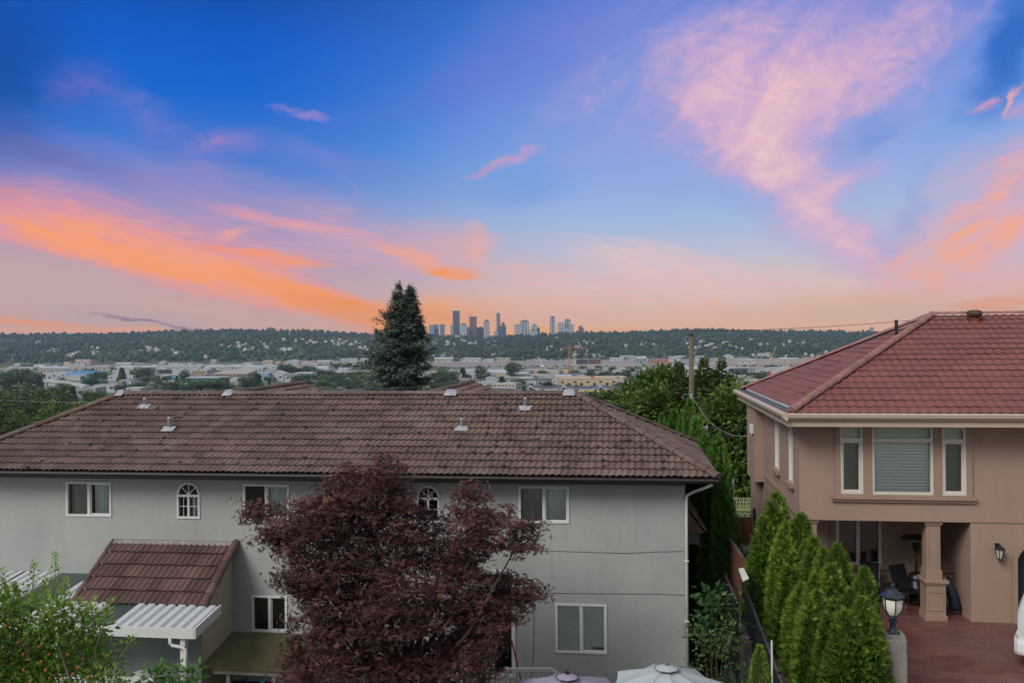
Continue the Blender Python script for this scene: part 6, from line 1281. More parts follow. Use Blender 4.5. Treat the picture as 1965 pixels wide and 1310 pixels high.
# ================================================================== BUILDINGS ON THE FLATS
def fm(name, c, rough=.7, var=.06): return mat(name, c, rough, var, .06)
FW_, FB_, FG_, FT_, FC_, FD_ = fm('shed_white', (.38, .39, .40)), fm('shed_blue', (.20, .30, .42)), fm('shed_grey', (.24, .25, .26)), fm('shed_tan', (.44, .34, .21)), fm('shed_cream', (.36, .33, .29)), fm('shed_dark', (.05, .055, .065))
RW_, RG_, RBR, RRD, RBE = fm('roof_white', (.40, .41, .42)), fm('roof_grey', (.30, .30, .31)), fm('roof_brown', (.20, .15, .12)), fm('roof_red', (.36, .06, .06)), fm('roof_beige', (.34, .31, .27))
def shed(u0, u1, vt, vb, label, wm, rm, dep=40., kind='flat', rot=0., bays=0, name='warehouse', cat='building', stripes=None, d=None):
    uc = (u0+u1)/2; d = d or gpt(uc, vb)[1]; w = (u1-u0)/1700*d; h = max(3.5, (vb-vt)/1700*d); a = (uc-982)/1700*d; p = fw(a, d+dep/2); p[2] = float(terrain(a, d))-.0
    z0 = zat(uc, vb, d); p[2] = z0; T = thing(name, label, cat, p, YAW+rot)
    rh = {'flat': 0., 'gable': min(.35*h, w*.2), 'low': h*.22, 'mono': h*.3, 'saw': h*.3}[kind]; hw = h-rh; mb = MB(); mb.box(-w/2, w/2, -dep/2, dep/2, -3, hw)
    if kind == 'gable': mb.prism([(-w/2, -dep/2, hw), (w/2, -dep/2, hw), (0, -dep/2, hw+rh)], (0, dep, 0))
    mb.build('wall', wm, T, local=True); r = MB()
    if kind == 'flat': r.box(-w/2-.3, w/2+.3, -dep/2-.3, dep/2+.3, hw+.004, hw+.9)
    elif kind == 'gable':
        for s in (-1, 1): r.prism([(s*(w/2+.6), -dep/2-.6, hw-.2), (0, -dep/2-.6, hw+rh+.06), (0, -dep/2-.6, hw+rh+.6), (s*(w/2+.6), -dep/2-.6, hw+.4)], (0, dep+1.2, 0))
    elif kind == 'low': r.loft([[(-w/2-.5, -dep/2-.5, hw+.01), (w/2+.5, -dep/2-.5, hw+.01), (w/2+.5, dep/2+.5, hw+.01), (-w/2-.5, dep/2+.5, hw+.01)], [(-w/2-.5, -1, hw+rh+1), (w/2+.5, -1, hw+rh+1), (w/2+.5, 1, hw+rh+1), (-w/2-.5, 1, hw+rh+1)]])
    elif kind == 'mono': r.loft([[(x, -dep/2-.5, hw+.01), (x, dep/2+.5, hw+.01), (x, dep/2+.5, hw+rh+.8), (x, -dep/2-.5, hw+.8)] for x in (-w/2-.5, w/2+.5)])
    elif kind == 'saw':
        n = max(2, int(w/14))
        for i in range(n): x = -w/2+w*i/n; r.prism([(x, -dep/2-.2, hw), (x+w/n, -dep/2-.2, hw), (x+w/n*.5, -dep/2-.2, hw+rh)], (0, dep+.4, 0))
    r.build('roof', rm, T, local=True); g = MB(); n = bays or max(2, int(w/9)); bw = w/n
    if stripes:
        for i in range(n): g.box(-w/2+bw*(i+.28), -w/2+bw*(i+.72), -dep/2-.15, -dep/2-.01, h*.06, hw*.94)
        g.build('window_bays', stripes, T, local=True)
    else:
        for i in range(n):
            g.box(-w/2+bw*(i+.2), -w/2+bw*(i+.62), -dep/2-.12, -dep/2-.01, hw*.12 if i % 2 else hw*.5, hw*.5 if i % 2 else hw*.74)
            if n <= 6: g.build('window', WINM, T, local=True); g = MB()
        if n > 6: g.build('window_bays', WINM, T, local=True)
    return T
SH = [ # left
 (81, 126, 716, 728, 'white warehouse with dark marks at its left end beside the blue one', FW_, RW_, 50, 'flat'), (126, 173, 712, 729, 'pale blue industrial building with a zigzag blue roof', FB_, fm('roof_bright_blue', (.12, .30, .44)), 45, 'saw'),
 (206, 232, 721, 730, 'white shed between the dark round trees, left of two', FW_, RW_, 40, 'flat'), (236, 254, 720, 730, 'white shed between the dark round trees, right of two', FW_, RG_, 40, 'flat'), (307, 346, 721, 731, 'white low building behind the blue billboard', FW_, RW_, 40, 'flat'),
 (356, 430, 725, 737, 'long teal glass building with a white roof line', fm('teal_glass_wall', (.05, .12, .13), .3), RW_, 36, 'flat'), (410, 474, 712, 731, 'big beige roofed hall with brown walls', fm('hall_brown', (.20, .14, .11)), RBE, 60, 'mono'), (462, 503, 706, 718, 'white stepped office building right of the beige hall', FW_, RW_, 40, 'flat'),
 (5, 60, 705, 712, 'pale long warehouse at the far left of the flats', FC_, RBE, 60, 'low'), (62, 130, 704, 711, 'cream long warehouse behind the white one with dark marks', FC_, RW_, 60, 'low'), (132, 210, 703, 711, 'beige flat warehouse in the pale far strip', FC_, RBE, 60, 'flat'), (212, 300, 703, 710, 'pale grey warehouse in the far strip over the dark round trees', FG_, RW_, 60, 'low'), (302, 385, 702, 710, 'long white warehouse in the far strip above the billboard', FW_, RW_, 60, 'flat'), (387, 498, 702, 709, 'longest white warehouse at the right of the far strip', FW_, RW_, 60, 'low'),
 (178, 219, 739, 752, 'grey and white office behind the left end of the brown roof', FW_, RG_, 30, 'flat'), (145, 182, 745, 764, 'low grey shed among trees left of the roof hip', FG_, RG_, 30, 'flat'), (100, 122, 742, 752, 'small grey building under the road ramp', FG_, RW_, 24, 'flat'), (240, 268, 745, 756, 'low pale building just above the brown roof ridge', FC_, RW_, 26, 'flat'), (0, 14, 756, 770, 'grey building at the left frame edge among trees', FG_, RG_, 20, 'flat'),
 (115, 138, 776, 792, 'beige low wall like building beside the red truck', FC_, RBE, 14, 'flat'),
 # centre left
 (512, 543, 712, 731, 'white gabled hall with a blue side above the roof ridge', FW_, RW_, 40, 'gable'), (496, 514, 716, 732, 'blue sided annex of the white gabled hall', FB_, RW_, 40, 'flat'), (461, 482, 710, 720, 'small white block left of the blue white warehouses', FW_, RW_, 36, 'flat'), (490, 535, 701, 712, 'pale blue white warehouse behind the gabled hall', fm('ice_blue', (.38, .44, .52)), RW_, 50, 'flat'), (545, 572, 721, 732, 'low white building right of the gabled hall', FW_, RG_, 36, 'flat'), (563, 598, 716, 730, 'white flat building beside the dark hedge trees', FW_, RW_, 40, 'flat'),
 (600, 628, 703, 711, 'small pinkish white shed in the green belt', FC_, RW_, 36, 'low'), (625, 652, 712, 722, 'white shed at the left end of the container yard', FW_, RW_, 36, 'gable'), (655, 690, 713, 721, 'pale depot in the container yard', FC_, RBE, 36, 'flat'), (692, 734, 711, 720, 'beige depot at the right end of the container yard', FC_, RBE, 36, 'flat'),
 (504, 522, 692, 698, 'tan riverside shed under the left hillside', FT_, RBE, 30, 'low'), (528, 538, 693, 699, 'small orange tan shed on the riverside strip', FT_, RBR, 24, 'flat'), (546, 572, 690, 697, 'white riverside hall with two bright roofs', FW_, RW_, 34, 'gable'), (576, 604, 693, 698, 'pink riverside row building', fm('shed_pink', (.44, .33, .31)), RBE, 30, 'flat'), (606, 632, 692, 698, 'cream riverside row building right of the pink one', FC_, RW_, 30, 'low'), (652, 684, 688, 693, 'long white riverside roof seen over the green belt', FW_, RW_, 30, 'flat'), (690, 706, 688, 696, 'white riverside block left of the spruce', FW_, RW_, 30, 'flat'),
 (143, 172, 690, 699, 'pink building under the left wooded hillside', fm('shed_pink', (.44, .33, .31)), RBE, 30, 'flat'), (303, 315, 693, 699, 'white building with a lit end under the left hillside', FW_, RW_, 24, 'gable'), (403, 414, 690, 700, 'tall pale block under the left hillside', FC_, RW_, 20, 'flat'), (220, 250, 696, 701, 'low white building under the left hillside', FW_, RW_, 24, 'low'),
 # centre
 (833, 868, 686, 693, 'pale warehouse on the far bank just right of the spruce', FC_, RW_, 40, 'low'), (887, 922, 687, 693, 'white warehouse on the far bank below the skyline', FW_, RW_, 40, 'flat'), (925, 948, 688, 693, 'bright white warehouse on the far bank', FW_, RW_, 40, 'gable'), (952, 978, 687, 692, 'cream warehouse on the far bank right of the bright white one', FC_, RBE, 40, 'flat'),
 (870, 884, 719, 737, 'white tall annex left of the white riverside plants', FW_, RG_, 30, 'flat'), (886, 932, 712, 729, 'big white plant behind two dark trees', FW_, RW_, 60, 'flat'), (933, 976, 711, 726, 'white plant with a long loading front', FW_, RW_, 60, 'low'), (880, 900, 728, 738, 'grey annex in front of the white plants', FG_, RG_, 24, 'flat'),
 (966, 998, 727, 741, 'grey office block with a brown roof right of the white plants', FG_, RBR, 36, 'flat'), (997, 1028, 729, 742, 'dark retail block with a white base', FW_, fm('roof_charcoal', (.08, .08, .09)), 30, 'flat'), (1030, 1058, 729, 743, 'dark roofed retail block left of the tan store', FG_, fm('roof_charcoal', (.08, .08, .09)), 30, 'flat'),
 (1073, 1208, 727, 741.5, 'long tan store with a small red roof sign', FT_, fm('roof_sand', (.40, .33, .24)), 90, 'flat'),
 (1095, 1132, 717, 724, 'unfinished dark framed building below the orange crane', FG_, fm('frame_dark', (.10, .11, .13)), 40, 'flat'), (1140, 1182, 718, 726, 'pale turquoise sheds right of the unfinished frame', fm('shed_turquoise', (.33, .44, .42)), RW_, 40, 'saw'), (1010, 1050, 708, 714, 'rust coloured yard shed on the construction flats', fm('shed_rust', (.30, .17, .12)), RBE, 30, 'low'), (1045, 1072, 716, 722, 'beige yard building left of the unfinished frame', FC_, RBE, 30, 'flat'),
 # right
 (1105, 1128, 689, 697, 'dark moored barge shed at the left of the far wharf', FD_, RG_, 20, 'flat'), (1130, 1152, 689, 696, 'dark red barge shed on the far wharf', fm('shed_maroon', (.13, .05, .05)), RG_, 20, 'flat'), (1170, 1196, 687, 691, 'white roof on the far bank by the wharf', FW_, RW_, 24, 'low'), (1220, 1240, 684, 697, 'blue grey mill building on the far bank', fm('mill_blue', (.22, .27, .32)), RW_, 30, 'low'), (1246, 1282, 689, 697, 'rusty mill shed on the far bank', fm('shed_rust', (.30, .17, .12)), fm('roof_rust', (.24, .11, .09)), 24, 'low'), (1285, 1305, 684, 692, 'white mill shed left of the pole', FW_, RW_, 24, 'flat'), (1336, 1350, 683, 690, 'white shed right of the pole on the far bank', FW_, RW_, 24, 'flat'), (1362, 1392, 690, 696, 'pinkish long shed on the far bank right of the pole', FC_, RBE, 24, 'flat'), (1390, 1408, 680, 687, 'white block at the foot of the right hillside', FW_, RW_, 24, 'gable'), (1415, 1448, 689, 696, 'white long shed left of the yellow crane', FW_, RW_, 24, 'flat'), (1456, 1474, 678.5, 685, 'bright white hall left of the raised yellow boom', FW_, RW_, 30, 'flat'), (1495, 1530, 687, 693, 'pale shed right of the yellow crane', FC_, RW_, 24, 'low'), (1565, 1588, 674, 680, 'pale hall at the foot of the hill by the red roof', FW_, RW_, 24, 'flat'), (1600, 1640, 686, 692, 'cream sheds near the edge of the red roof', FC_, RBE, 24, 'flat'),
 (1322, 1372, 705, 727, 'white riverside warehouse behind the pollarded tree', FW_, RW_, 60, 'low'), (1386, 1403, 706, 727, 'white and blue block left of the black glass building', fm('ice_blue', (.38, .44, .52)), RW_, 40, 'flat'), (1370, 1404, 718, 730, 'navy loading hall below the white and blue block', fm('navy_wall', (.04, .05, .085)), RW_, 30, 'flat'),
 (1408, 1468, 731, 748, 'grey beige hall at the roof corner of the tan house', FG_, RBE, 40, 'flat'), (1434, 1444, 727.5, 737, 'small dark teal box on the grey beige hall', fm('teal_box', (.03, .07, .075)), FD_, 10, 'flat'), (1456, 1478, 709, 717, 'white shed left of the long red shed', FW_, RW_, 30, 'flat'), (1479, 1506, 713, 720, 'long red shed beside the red roof slope', RRD, RRD, 30, 'low'), (1360, 1400, 730, 742, 'salmon low building behind the pollarded shoots', fm('shed_salmon', (.40, .20, .16)), RBE, 26, 'flat'), (1275, 1290, 729, 740, 'bright yellow block behind the dark tree', fm('shed_yellow', (.55, .40, .03)), fm('shed_yellow', (.55, .40, .03)), 14, 'flat'),
]
for s in SH: shed(*s[:8], kind=s[8])
shed(1256, 1319, 707, 727, 'white building with dark vertical window stripes left of the pole', FW_, RW_, 50, 'flat', stripes=FD_, bays=12); shed(1403, 1433.5, 709, 728, 'black glass box building beside the red roof', FD_, FD_, 40, 'flat', stripes=WINM, bays=5); shed(1220, 1256, 722, 730, 'low pale wall in front of the striped building', FC_, RW_, 20, 'flat') if False else None
# retail row with white gables
SL_ = fm('roof_slate', (.075, .08, .09))
for u0, u1, lb in ((1000, 1034, 'slate roofed shop with a white gable, left of the retail row'), (1064, 1098, 'slate roofed shop with a white gable, middle of the retail row'), (1136, 1166, 'slate roofed shop with a white gable, right of the retail row')):
    T = shed(u0, u1, 741, 752, lb, FW_, SL_, 24, 'low', name='shop'); w = (u1-u0)/1700*gpt((u0+u1)/2, 752)[1]; mb = MB(); mb.prism([(-3.6, -13.2, 4), (3.6, -13.2, 4), (3.6, -13.2, 6.5), (0, -13.2, 9.4), (-3.6, -13.2, 6.5)], (0, 5, 0)); g = mb.build('gable', FW_, T, local=True); mb = MB(); mb.box(-2., 2., -13.32, -13.21, 3.2, 6.2); mb.build('gable_window', WINM, g, local=True)
for u0, u1, lb in ((1034, 1064, 'long white shop front with a slate roof between the left and middle gables'), (1098, 1136, 'long white shop front with a slate roof between the middle and right gables'), (1166, 1190, 'white shop with a slate roof at the right end of the retail row')): shed(u0, u1, 743, 752, lb, FW_, SL_, 24, 'low', name='shop')
# red sign on the tan store
uc = 1136; d = gpt(1140, 741.5)[1]; p = fw((uc-982)/1700*d, d+2); p[2] = zat(uc, 727, d); T = thing('roof_sign', 'small red sign standing on the roof of the tan store', 'sign', p, YAW); mb = MB(); mb.loft([[(3.4*cos(t), y, 2.9+2.0*sin(t)) for t in np.linspace(0, 2*pi, 20, endpoint=False)] for y in (-.4, .4)]); mb.build('panel', fm('sign_red', (.42, .06, .04)), T, local=True); mb = MB(); [mb.box(x-.2, x+.2, -.2, .2, 0, 1.2) for x in (-2, 2)]; mb.build('posts', FG_, T, local=True); mb = MB(); mb.box(-2.4, 2.4, -.46, -.41, 2.4, 3.2); mb.build('emblem', fm('sign_gold', (.5, .38, .12)), T, local=True)
# yellow gantry beam and yellow sign box
d = gpt(1146, 754)[1]; p = fw((1146-982)/1700*d, d); p[2] = zat(1146, 757, d); T = thing('yellow_barrier', 'long yellow height barrier in front of the retail row', 'barrier', p, YAW); w = 69/1700*d; YL = fm('barrier_yellow', (.60, .46, .05)); mb = MB(); mb.box(-w/2, w/2, -.5, .5, zat(1146, 751.5, d)-p[2], zat(1146, 749.3, d)-p[2]); mb.build('beam', YL, T, local=True)
for x in np.linspace(-w/2+.3, w/2-.3, 4): mb = MB(); mb.box(x-.3, x+.3, -.3, .3, -2, zat(1146, 751.5, d)-p[2]); mb.build('post', YL, T, local=True)
d = gpt(1217, 751)[1]; p = fw((1217-982)/1700*d, d); p[2] = zat(1217, 751, d); T = thing('yellow_sign', 'bright yellow sign cube at the right end of the tan store', 'sign', p, YAW+.3); w = 9/1700*d; h = zat(1217, 736.5, d)-p[2]; mb = MB(); mb.box(-w/2, w/2, -w/3, w/3, h*.25, h); mb.build('sign_box', YL, T, local=True); mb = MB(); mb.box(-w*.2, w*.2, -w*.2, w*.2, -2, h*.25); mb.build('pedestal', FB_, T, local=True)
# overpass ramp, highway sign, billboard, red truck, turquoise tower
T = thing('road_ramp', 'pale concrete road ramp crossing the flats on the left', 'overpass', fpt(128, 1300)); mb = MB(); pts = [(88, 728.5), (118, 731), (145, 735), (165, 740)]; d0 = 1330; P3 = []
for i, (u, v) in enumerate(pts): d = d0-60*i; q = fw((u-982)/1700*d, d); q[2] = zat(u, v, d); P3.append(q)
for i in range(3): a, b = P3[i], P3[i+1]; w = HD*9; mb.loft([[a-w, a+w, a+w-np.array([0, 0, 2.6]), a-w-np.array([0, 0, 2.6])], [b-w, b+w, b+w-np.array([0, 0, 2.6]), b-w-np.array([0, 0, 2.6])]])
mb.build('deck', CONCP, T); 
for i in range(4): mb = MB(); q = P3[i]; mb.box(q[0]-1.5, q[0]+1.5, q[1]-1.5, q[1]+1.5, q[2]-14, q[2]-2.7); mb.build('pier', CONCP, T)
mb = MB(); q = P3[1]*.6+P3[2]*.4; mb.box(q[0]-2.4, q[0]+2.4, q[1]-1, q[1]+1, q[2]+.3, q[2]+1.2); mb.box(q[0]-1.4, q[0]+1., q[1]-.9, q[1]+.9, q[2]+1.2, q[2]+1.9); _props(mb.build('white_car', FW_), 'tiny white car driving on the pale road ramp', 'car')
def board(u0, u1, vt, vb, vg, label, m, name, cat, marks=None, d=None):
    uc = (u0+u1)/2; d = d or gpt(uc, vg)[1]; p = fw((uc-982)/1700*d, d); p[2] = zat(uc, vg, d); T = thing(name, label, cat, p, YAW); w = (u1-u0)/1700*d; za, zb = zat(uc, vb, d)-p[2], zat(uc, vt, d)-p[2]; mb = MB(); mb.box(-w/2, w/2, -.4, .4, za, zb); mb.build('panel', m, T, local=True)
    for x in (-w*.3, w*.3): mb = MB(); mb.box(x-.4, x+.4, .05, .39, -2, za); mb.build('post', FG_, T, local=True)
    if marks: mb = MB(); [mb.box(-w/2+w*a, -w/2+w*b, -.47, -.41, za+(zb-za)*c, za+(zb-za)*e) for a, b, c, e in marks]; mb.build('lettering', fm('sign_cream', (.55, .52, .30)), T, local=True)
board(177, 184.5, 727, 733, 739, 'green highway sign, wider left one of the pair near the ramp', fm('sign_green', (.02, .22, .13)), 'highway_sign', 'sign', ((.15, .6, .3, .45), (.15, .8, .6, .75))); board(186, 193, 727.5, 733, 739, 'green highway sign, right one of the pair near the ramp', MATS['sign_green'], 'highway_sign', 'sign', ((.2, .8, .4, .6),))
board(324, 341, 719.5, 728, 734, 'blue billboard with a pale yellow line of lettering', fm('billboard_blue', (.02, .13, .28)), 'billboard', 'sign', ((.25, .33, .5, .68), (.36, .45, .5, .68), (.48, .57, .5, .68), (.60, .68, .5, .68), (.71, .77, .5, .68)))
uc = 143; p = fpt(uc, 620); d = 620; p[2] = zat(uc, 789, d); T = thing('red_truck', 'red box truck parked by the beige building left of the roof', 'truck', p, YAW); mb = MB(); mb.bbox(-2.6, 2.0, -1.3, 1.3, 1., zat(uc, 775, d)-p[2], .1); mb.build('cargo_box', fm('truck_red', (.42, .03, .035)), T, local=True); mb = MB(); mb.bbox(2.1, 3.6, -1.2, 1.2, .8, 2.9, .1); mb.build('cab', FW_, T, local=True)
for x in (-1.6, 2.7): mb = MB(); mb.loft([[(x+.5*cos(t), y, .5+.5*sin(t)) for t in np.linspace(0, 2*pi, 14, endpoint=False)] for y in (-1.3, 1.3)]); mb.build('wheels', RUBBER, T, local=True)
d = gpt(357, 752)[1]; p = fw((357-982)/1700*d, d); p[2] = zat(357, 752, d); T = thing('turquoise_slide', 'turquoise slide like tower poking above the roof ridge', 'tower', p, YAW); TQ = fm('turquoise', (.12, .42, .42)); w = 3.2/1700*d; h = zat(357, 733, d)-p[2]; mb = MB(); [mb.box(sx*w*.8-.3, sx*w*.8+.3, sy*w*.8-.3, sy*w*.8+.3, -2, h*.8) for sx in (-1, 1) for sy in (-1, 1)]; mb.box(-w, w, -w, w, h*.42, h*.5); mb.build('frame', TQ, T, local=True); mb = MB(); mb.loft([[(-w*1.1, -w*1.1, h*.8), (w*1.1, -w*1.1, h*.8), (w*1.1, w*1.1, h*.8), (-w*1.1, w*1.1, h*.8)], [(-.1, -.1, h), (.1, -.1, h), (.1, .1, h), (-.1, .1, h)]]); mb.build('roof', TQ, T, local=True); mb = MB(); mb.prism([(w, -1, h*.45), (w, 1, h*.45), (w, 1, h*.45-.6), (w, -1, h*.45-.6)], (w*2.2, 0, -h*.4)); mb.build('slide', TQ, T, local=True)
# flag poles / light masts
for i, (u, vt, vb) in enumerate(((290, 713, 737), (296, 713, 737), (302, 714, 737), (172, 712, 724), (254, 704, 712), (582, 713, 731), (322, 695, 705))):
    d = gpt(u, vb)[1]; p = fw((u-982)/1700*d, d); p[2] = zat(u, vb, d); mb = MB(); z = zat(u, vt, d)-p[2]; mb.tube([(p[0], p[1], p[2]), (p[0], p[1], p[2]+z)], [.35, .2], 6); mb.box(p[0]-1.2, p[0]+1.2, p[1]-.2, p[1]+.2, p[2]+z-.3, p[2]+z); _props(mb.build('light_mast', FG_), ['left of three slim masts right of the dark round trees', 'middle of three slim masts right of the dark round trees', 'right of three slim masts right of the dark round trees', 'slim mast over the blue zigzag roof', 'thin mast in the far pale warehouse strip', 'slim mast above the low white building near the ridge', 'far thin mast below the left hillside'][i], 'mast')
# parked containers / trucks in the yard
for i in range(34):
    u = rg.uniform(628, 735) if i < 22 else rg.uniform(1020, 1080); v = rg.uniform(719, 724) if i < 22 else rg.uniform(711, 720); d = gpt(u, v)[1]; p = fw((u-982)/1700*d, d); p[2] = zat(u, v, d)
    if i == 0:
        CT = []
        for c in ((.45, .44, .42), (.30, .12, .09), (.12, .2, .3)): mb = MB(); mb.box(-6, 6, -1.25, 1.25, .1, 2.7); [mb.box(x-.05, x+.05, -1.31, -1.251, .2, 2.6) for x in np.arange(-5.6, 5.8, .8)]; o = mb.build('cargo_container', fm('container_%d' % len(CT), c)); COL.objects.unlink(o); CT.append(o)
    k = int(rg.choice(3, p=(.6, .25, .15))); o = CT[k].copy(); COL.objects.link(o); o.location = tuple(p); o.rotation_euler = (0, 0, YAW+rg.choice([0, 1.57])+rg.uniform(-.1, .1)); _props(o, ('pale', 'rust red', 'dull blue')[k]+' cargo container in the '+('yard left of the spruce' if i < 22 else 'construction yard by the orange crane'), 'container', 'cargo containers in the yards')
# small buildings filling the blocks, each its own object
CL_P = []
for i, (w, dp, h, wm, rm) in enumerate(((26, 18, 7, FW_, RG_), (40, 22, 8, FC_, RW_), (18, 14, 6, FG_, RG_), (55, 26, 9, FW_, RW_), (30, 18, 8, FT_, RBE), (16, 12, 5, FC_, RBR), (34, 20, 9, FD_, RG_), (22, 16, 7, FB_, RW_))):
    mb = MB(); mb.box(-w/2, w/2, -dp/2, dp/2, -3, h)
    mb.add([(x, y, z) for z in (h+.01, h+.8) for y in (-dp/2-.3, dp/2+.3) for x in (-w/2-.3, w/2+.3)], [(0, 2, 3, 1), (4, 5, 7, 6), (0, 1, 5, 4), (2, 6, 7, 3), (0, 4, 6, 2), (1, 3, 7, 5)], 1)
    for x in np.arange(-w/2+2, w/2-3, 5.5): mb.box(x, x+2.6, -dp/2-.12, -dp/2-.01, h*.35, h*.65, 2)
    mb.box(-w*.2, -w*.2+3, -2, 1, h+.8, h+2.2, 1); o = mb.build('low_building', [wm, rm, WINM]); COL.objects.unlink(o); CL_P.append(o)
CLAB = ['small white building with a grey roof', 'long cream building with a white roof', 'small grey building', 'long white building with a white roof', 'tan building with a beige roof', 'little cream building with a brown roof', 'dark building with a grey roof', 'blue grey building with a white roof']
for (u0, u1, v0, v1, n, zone) in ((-40, 510, 699, 716, 60, 'in the far pale strip at the left'), (60, 520, 714, 742, 26, 'among the trees beyond the left ridge'), (500, 735, 695, 730, 44, 'on the flats left of the spruce'), (825, 1080, 714, 745, 34, 'on the flats right of the spruce'), (985, 1260, 709, 742, 40, 'round the tan store and the cranes'), (1100, 1640, 684, 697, 44, 'along the far river bank at the right'), (1250, 1510, 704, 735, 30, 'behind the utility pole on the flats'), (830, 1000, 685, 694, 14, 'on the far bank below the skyline')):
    for i in range(n):
        u = rg.uniform(u0, u1); v = rg.uniform(v0, v1); a, d = gpt(u, v)
        if float(river_mask(a, d)) > .02: continue
        k = int(rg.choice(8, p=(.2, .16, .12, .16, .1, .1, .06, .1))); o = CL_P[k].copy(); COL.objects.link(o); p = fw(a, d); p[2] = float(terrain(a, d))+.2; o.location = tuple(p); o.rotation_euler = (0, 0, YAW+rg.choice([0, .35, -.4, 1.57])); s = rg.uniform(.6, 1.15); o.scale = (s, s, rg.uniform(.7, 1.2)); _props(o, CLAB[k]+' '+zone, 'building', 'low buildings '+zone)
# scrub along the river banks: low thickets nobody could count
def scrub(pl, n, seed, s0=2.5, s1=6., spread=14):
    rng = np.random.default_rng(seed); P_ = np.array([((u-982)/1700*d, d) for u, d in pl]); k = rng.integers(0, len(P_)-1, n); t_ = rng.random(n); q = P_[k]+(P_[k+1]-P_[k])*t_[:, None]
    gap = np.sin(q[:, 0]*.021+seed)+np.sin(q[:, 0]*.053) > -.55; q = q[gap]; n = len(q)
    wood_mass('river_scrub', q[:, 0]+rng.normal(size=n)*spread*.4, q[:, 1]+rng.normal(size=n)*spread, rng.uniform(s0, s1, n), np.zeros(n, bool), 300+seed)
scrub([(660, 2790), (830, 2385), (1000, 2385), (1290, 2250), (1700, 2215)], 900, 1); scrub([(700, 3055), (1000, 3055), (1700, 3055)], 700, 2, 3, 8); scrub([(830, 2700), (960, 2780), (1120, 2790)], 220, 3, 2, 4, 8); scrub([(1010, 2500), (1290, 2460)], 160, 4, 1.5, 3.5, 6); scrub([(1330, 2625), (1560, 2640)], 170, 5, 1.5, 4, 8); scrub([(980, 2120), (1260, 2060)], 260, 6, 2, 5, 20)
# parked cars on the lots
CAR_M = [fm('car_white', (.5, .5, .5), .3), fm('car_dark', (.03, .032, .036), .3), fm('car_silver', (.28, .29, .30), .3), fm('car_red', (.28, .03, .03), .3)]; CARS = []
for m_ in CAR_M:
    mb = MB(); mb.loft([[(x, y*k, z) for y, z in ((-.85, .25), (.85, .25), (.85, .8), (.6, zt), (-.6, zt), (-.85, .8))] for x, k, zt in ((-2.2, .9, .85), (-1.7, 1, 1.0), (-1.1, 1, 1.45), (.5, 1, 1.45), (1.2, 1, 1.0), (2.2, .92, .85))])
    for x in (-1.35, 1.35): mb.box(x-.33, x+.33, -.88, .88, 0, .6, 1)
    o = mb.build('parked_car', [m_, RUBBER]); COL.objects.unlink(o); CARS.append(o)
for i in range(84):
    zn = int(rg.integers(0, 4)); u0, u1, v0, v1, zone = ((990, 1205, 752.5, 757, 'in front of the retail row'), (1075, 1215, 743, 746, 'along the tan store'), (40, 500, 722, 742, 'on the lots beyond the left ridge'), (1255, 1470, 729, 740, 'behind the utility pole'))[zn]; u, v = rg.uniform(u0, u1), rg.uniform(v0, v1); k = int(rg.choice(4, p=(.4, .25, .25, .1))); o = CARS[k].copy(); COL.objects.link(o); a, d = gpt(u, v); p = fw(a, d); p[2] = float(terrain(a, d))+.1; o.location = tuple(p); o.rotation_euler = (0, 0, YAW+rg.choice([0, 1.57, 1.57])); _props(o, ('white', 'dark', 'silver', 'red')[k]+' car parked '+zone, 'car', 'cars parked on the flats')
# ================================================================== TREES ON THE FLATS (individual)
def tree_proto(kind, seed):
    rng = np.random.default_rng(seed)
    if kind == 'broad':
        bl = [(rng.normal()*.16, rng.normal()*.16, rng.uniform(.38, .80), rng.uniform(.20, .30), rng.uniform(.20, .30), rng.uniform(.15, .24)) for _ in range(8)]; dat = blob_crown(bl, 420, .055, .105, rng, .2, .7, .4, nper=8)
        V, Fc = leaves_mesh(*dat[:4], *T_LEAF); r = np.repeat(dat[4], 2)
    else:
        n = 2200; t = rng.random(n)**.8; th = rng.uniform(0, 2*pi, n); rad = (.02+.23*(1-t)**.85)*(.35+.65*rng.random(n)**.5)*(1+.25*np.sin(t*38)); p = np.stack([rad*np.cos(th), rad*np.sin(th), .06+t*.94], 1); out = np.stack([np.cos(th), np.sin(th), -.35+0*th], 1)
        V, Fc = leaves_mesh(p, out+rng.normal(size=(n, 3))*.3, np.array([0, 0, 1.])+rng.normal(size=(n, 3))*.5, .085*(.6+.8*rng.random(n)), *T_LEAF); r = np.repeat(np.clip(.35+.4*(rng.random(n)-.5)+.2*rad/.25, 0, 1), 2)
    out = []
    for m in ((LF_OLIVE, LF_GREEN) if kind == 'broad' else (LF_OLIVE, LF_SPRUCE)):
        o = link_mesh('crown', V, Fc, m, None, r); COL.objects.unlink(o); out.append(o)
    mb = MB(); mb.tube([(0, 0, -.05), (0, 0, .35), (.01, 0, .7)], [.03, .022, .008], 6); tr = mb.build('trunk', BARK); COL.objects.unlink(tr)
    return out, tr
BP = [tree_proto('broad', 100+i) for i in range(5)]; CPn = [tree_proto('con', 120+i) for i in range(3)]
def far_tree(u, vt, vb, kind, lum, label, group, wpx=None, d=None):
    d = d or gpt(u, max(vb, hz(u)+24))[1]; p = fw((u-982)/1700*d, d); p[2] = zat(u, vb, d); h = (vb-vt)/1700*d; pr = (BP if kind == 'b' else CPn)[int(rg.integers(5 if kind == 'b' else 3))]
    T = thing('broadleaf_tree' if kind == 'b' else 'conifer_tree', label, 'tree', p, rg.uniform(0, 6.28), group); w = (wpx/1700*d/(.72 if kind == 'b' else .46)) if wpx else h*rg.uniform(.9, 1.25); T.scale = (w, w, h)
    for q in (pr[0][lum], pr[1]): c = q.copy(); COL.objects.link(c); c.parent = T
    return T
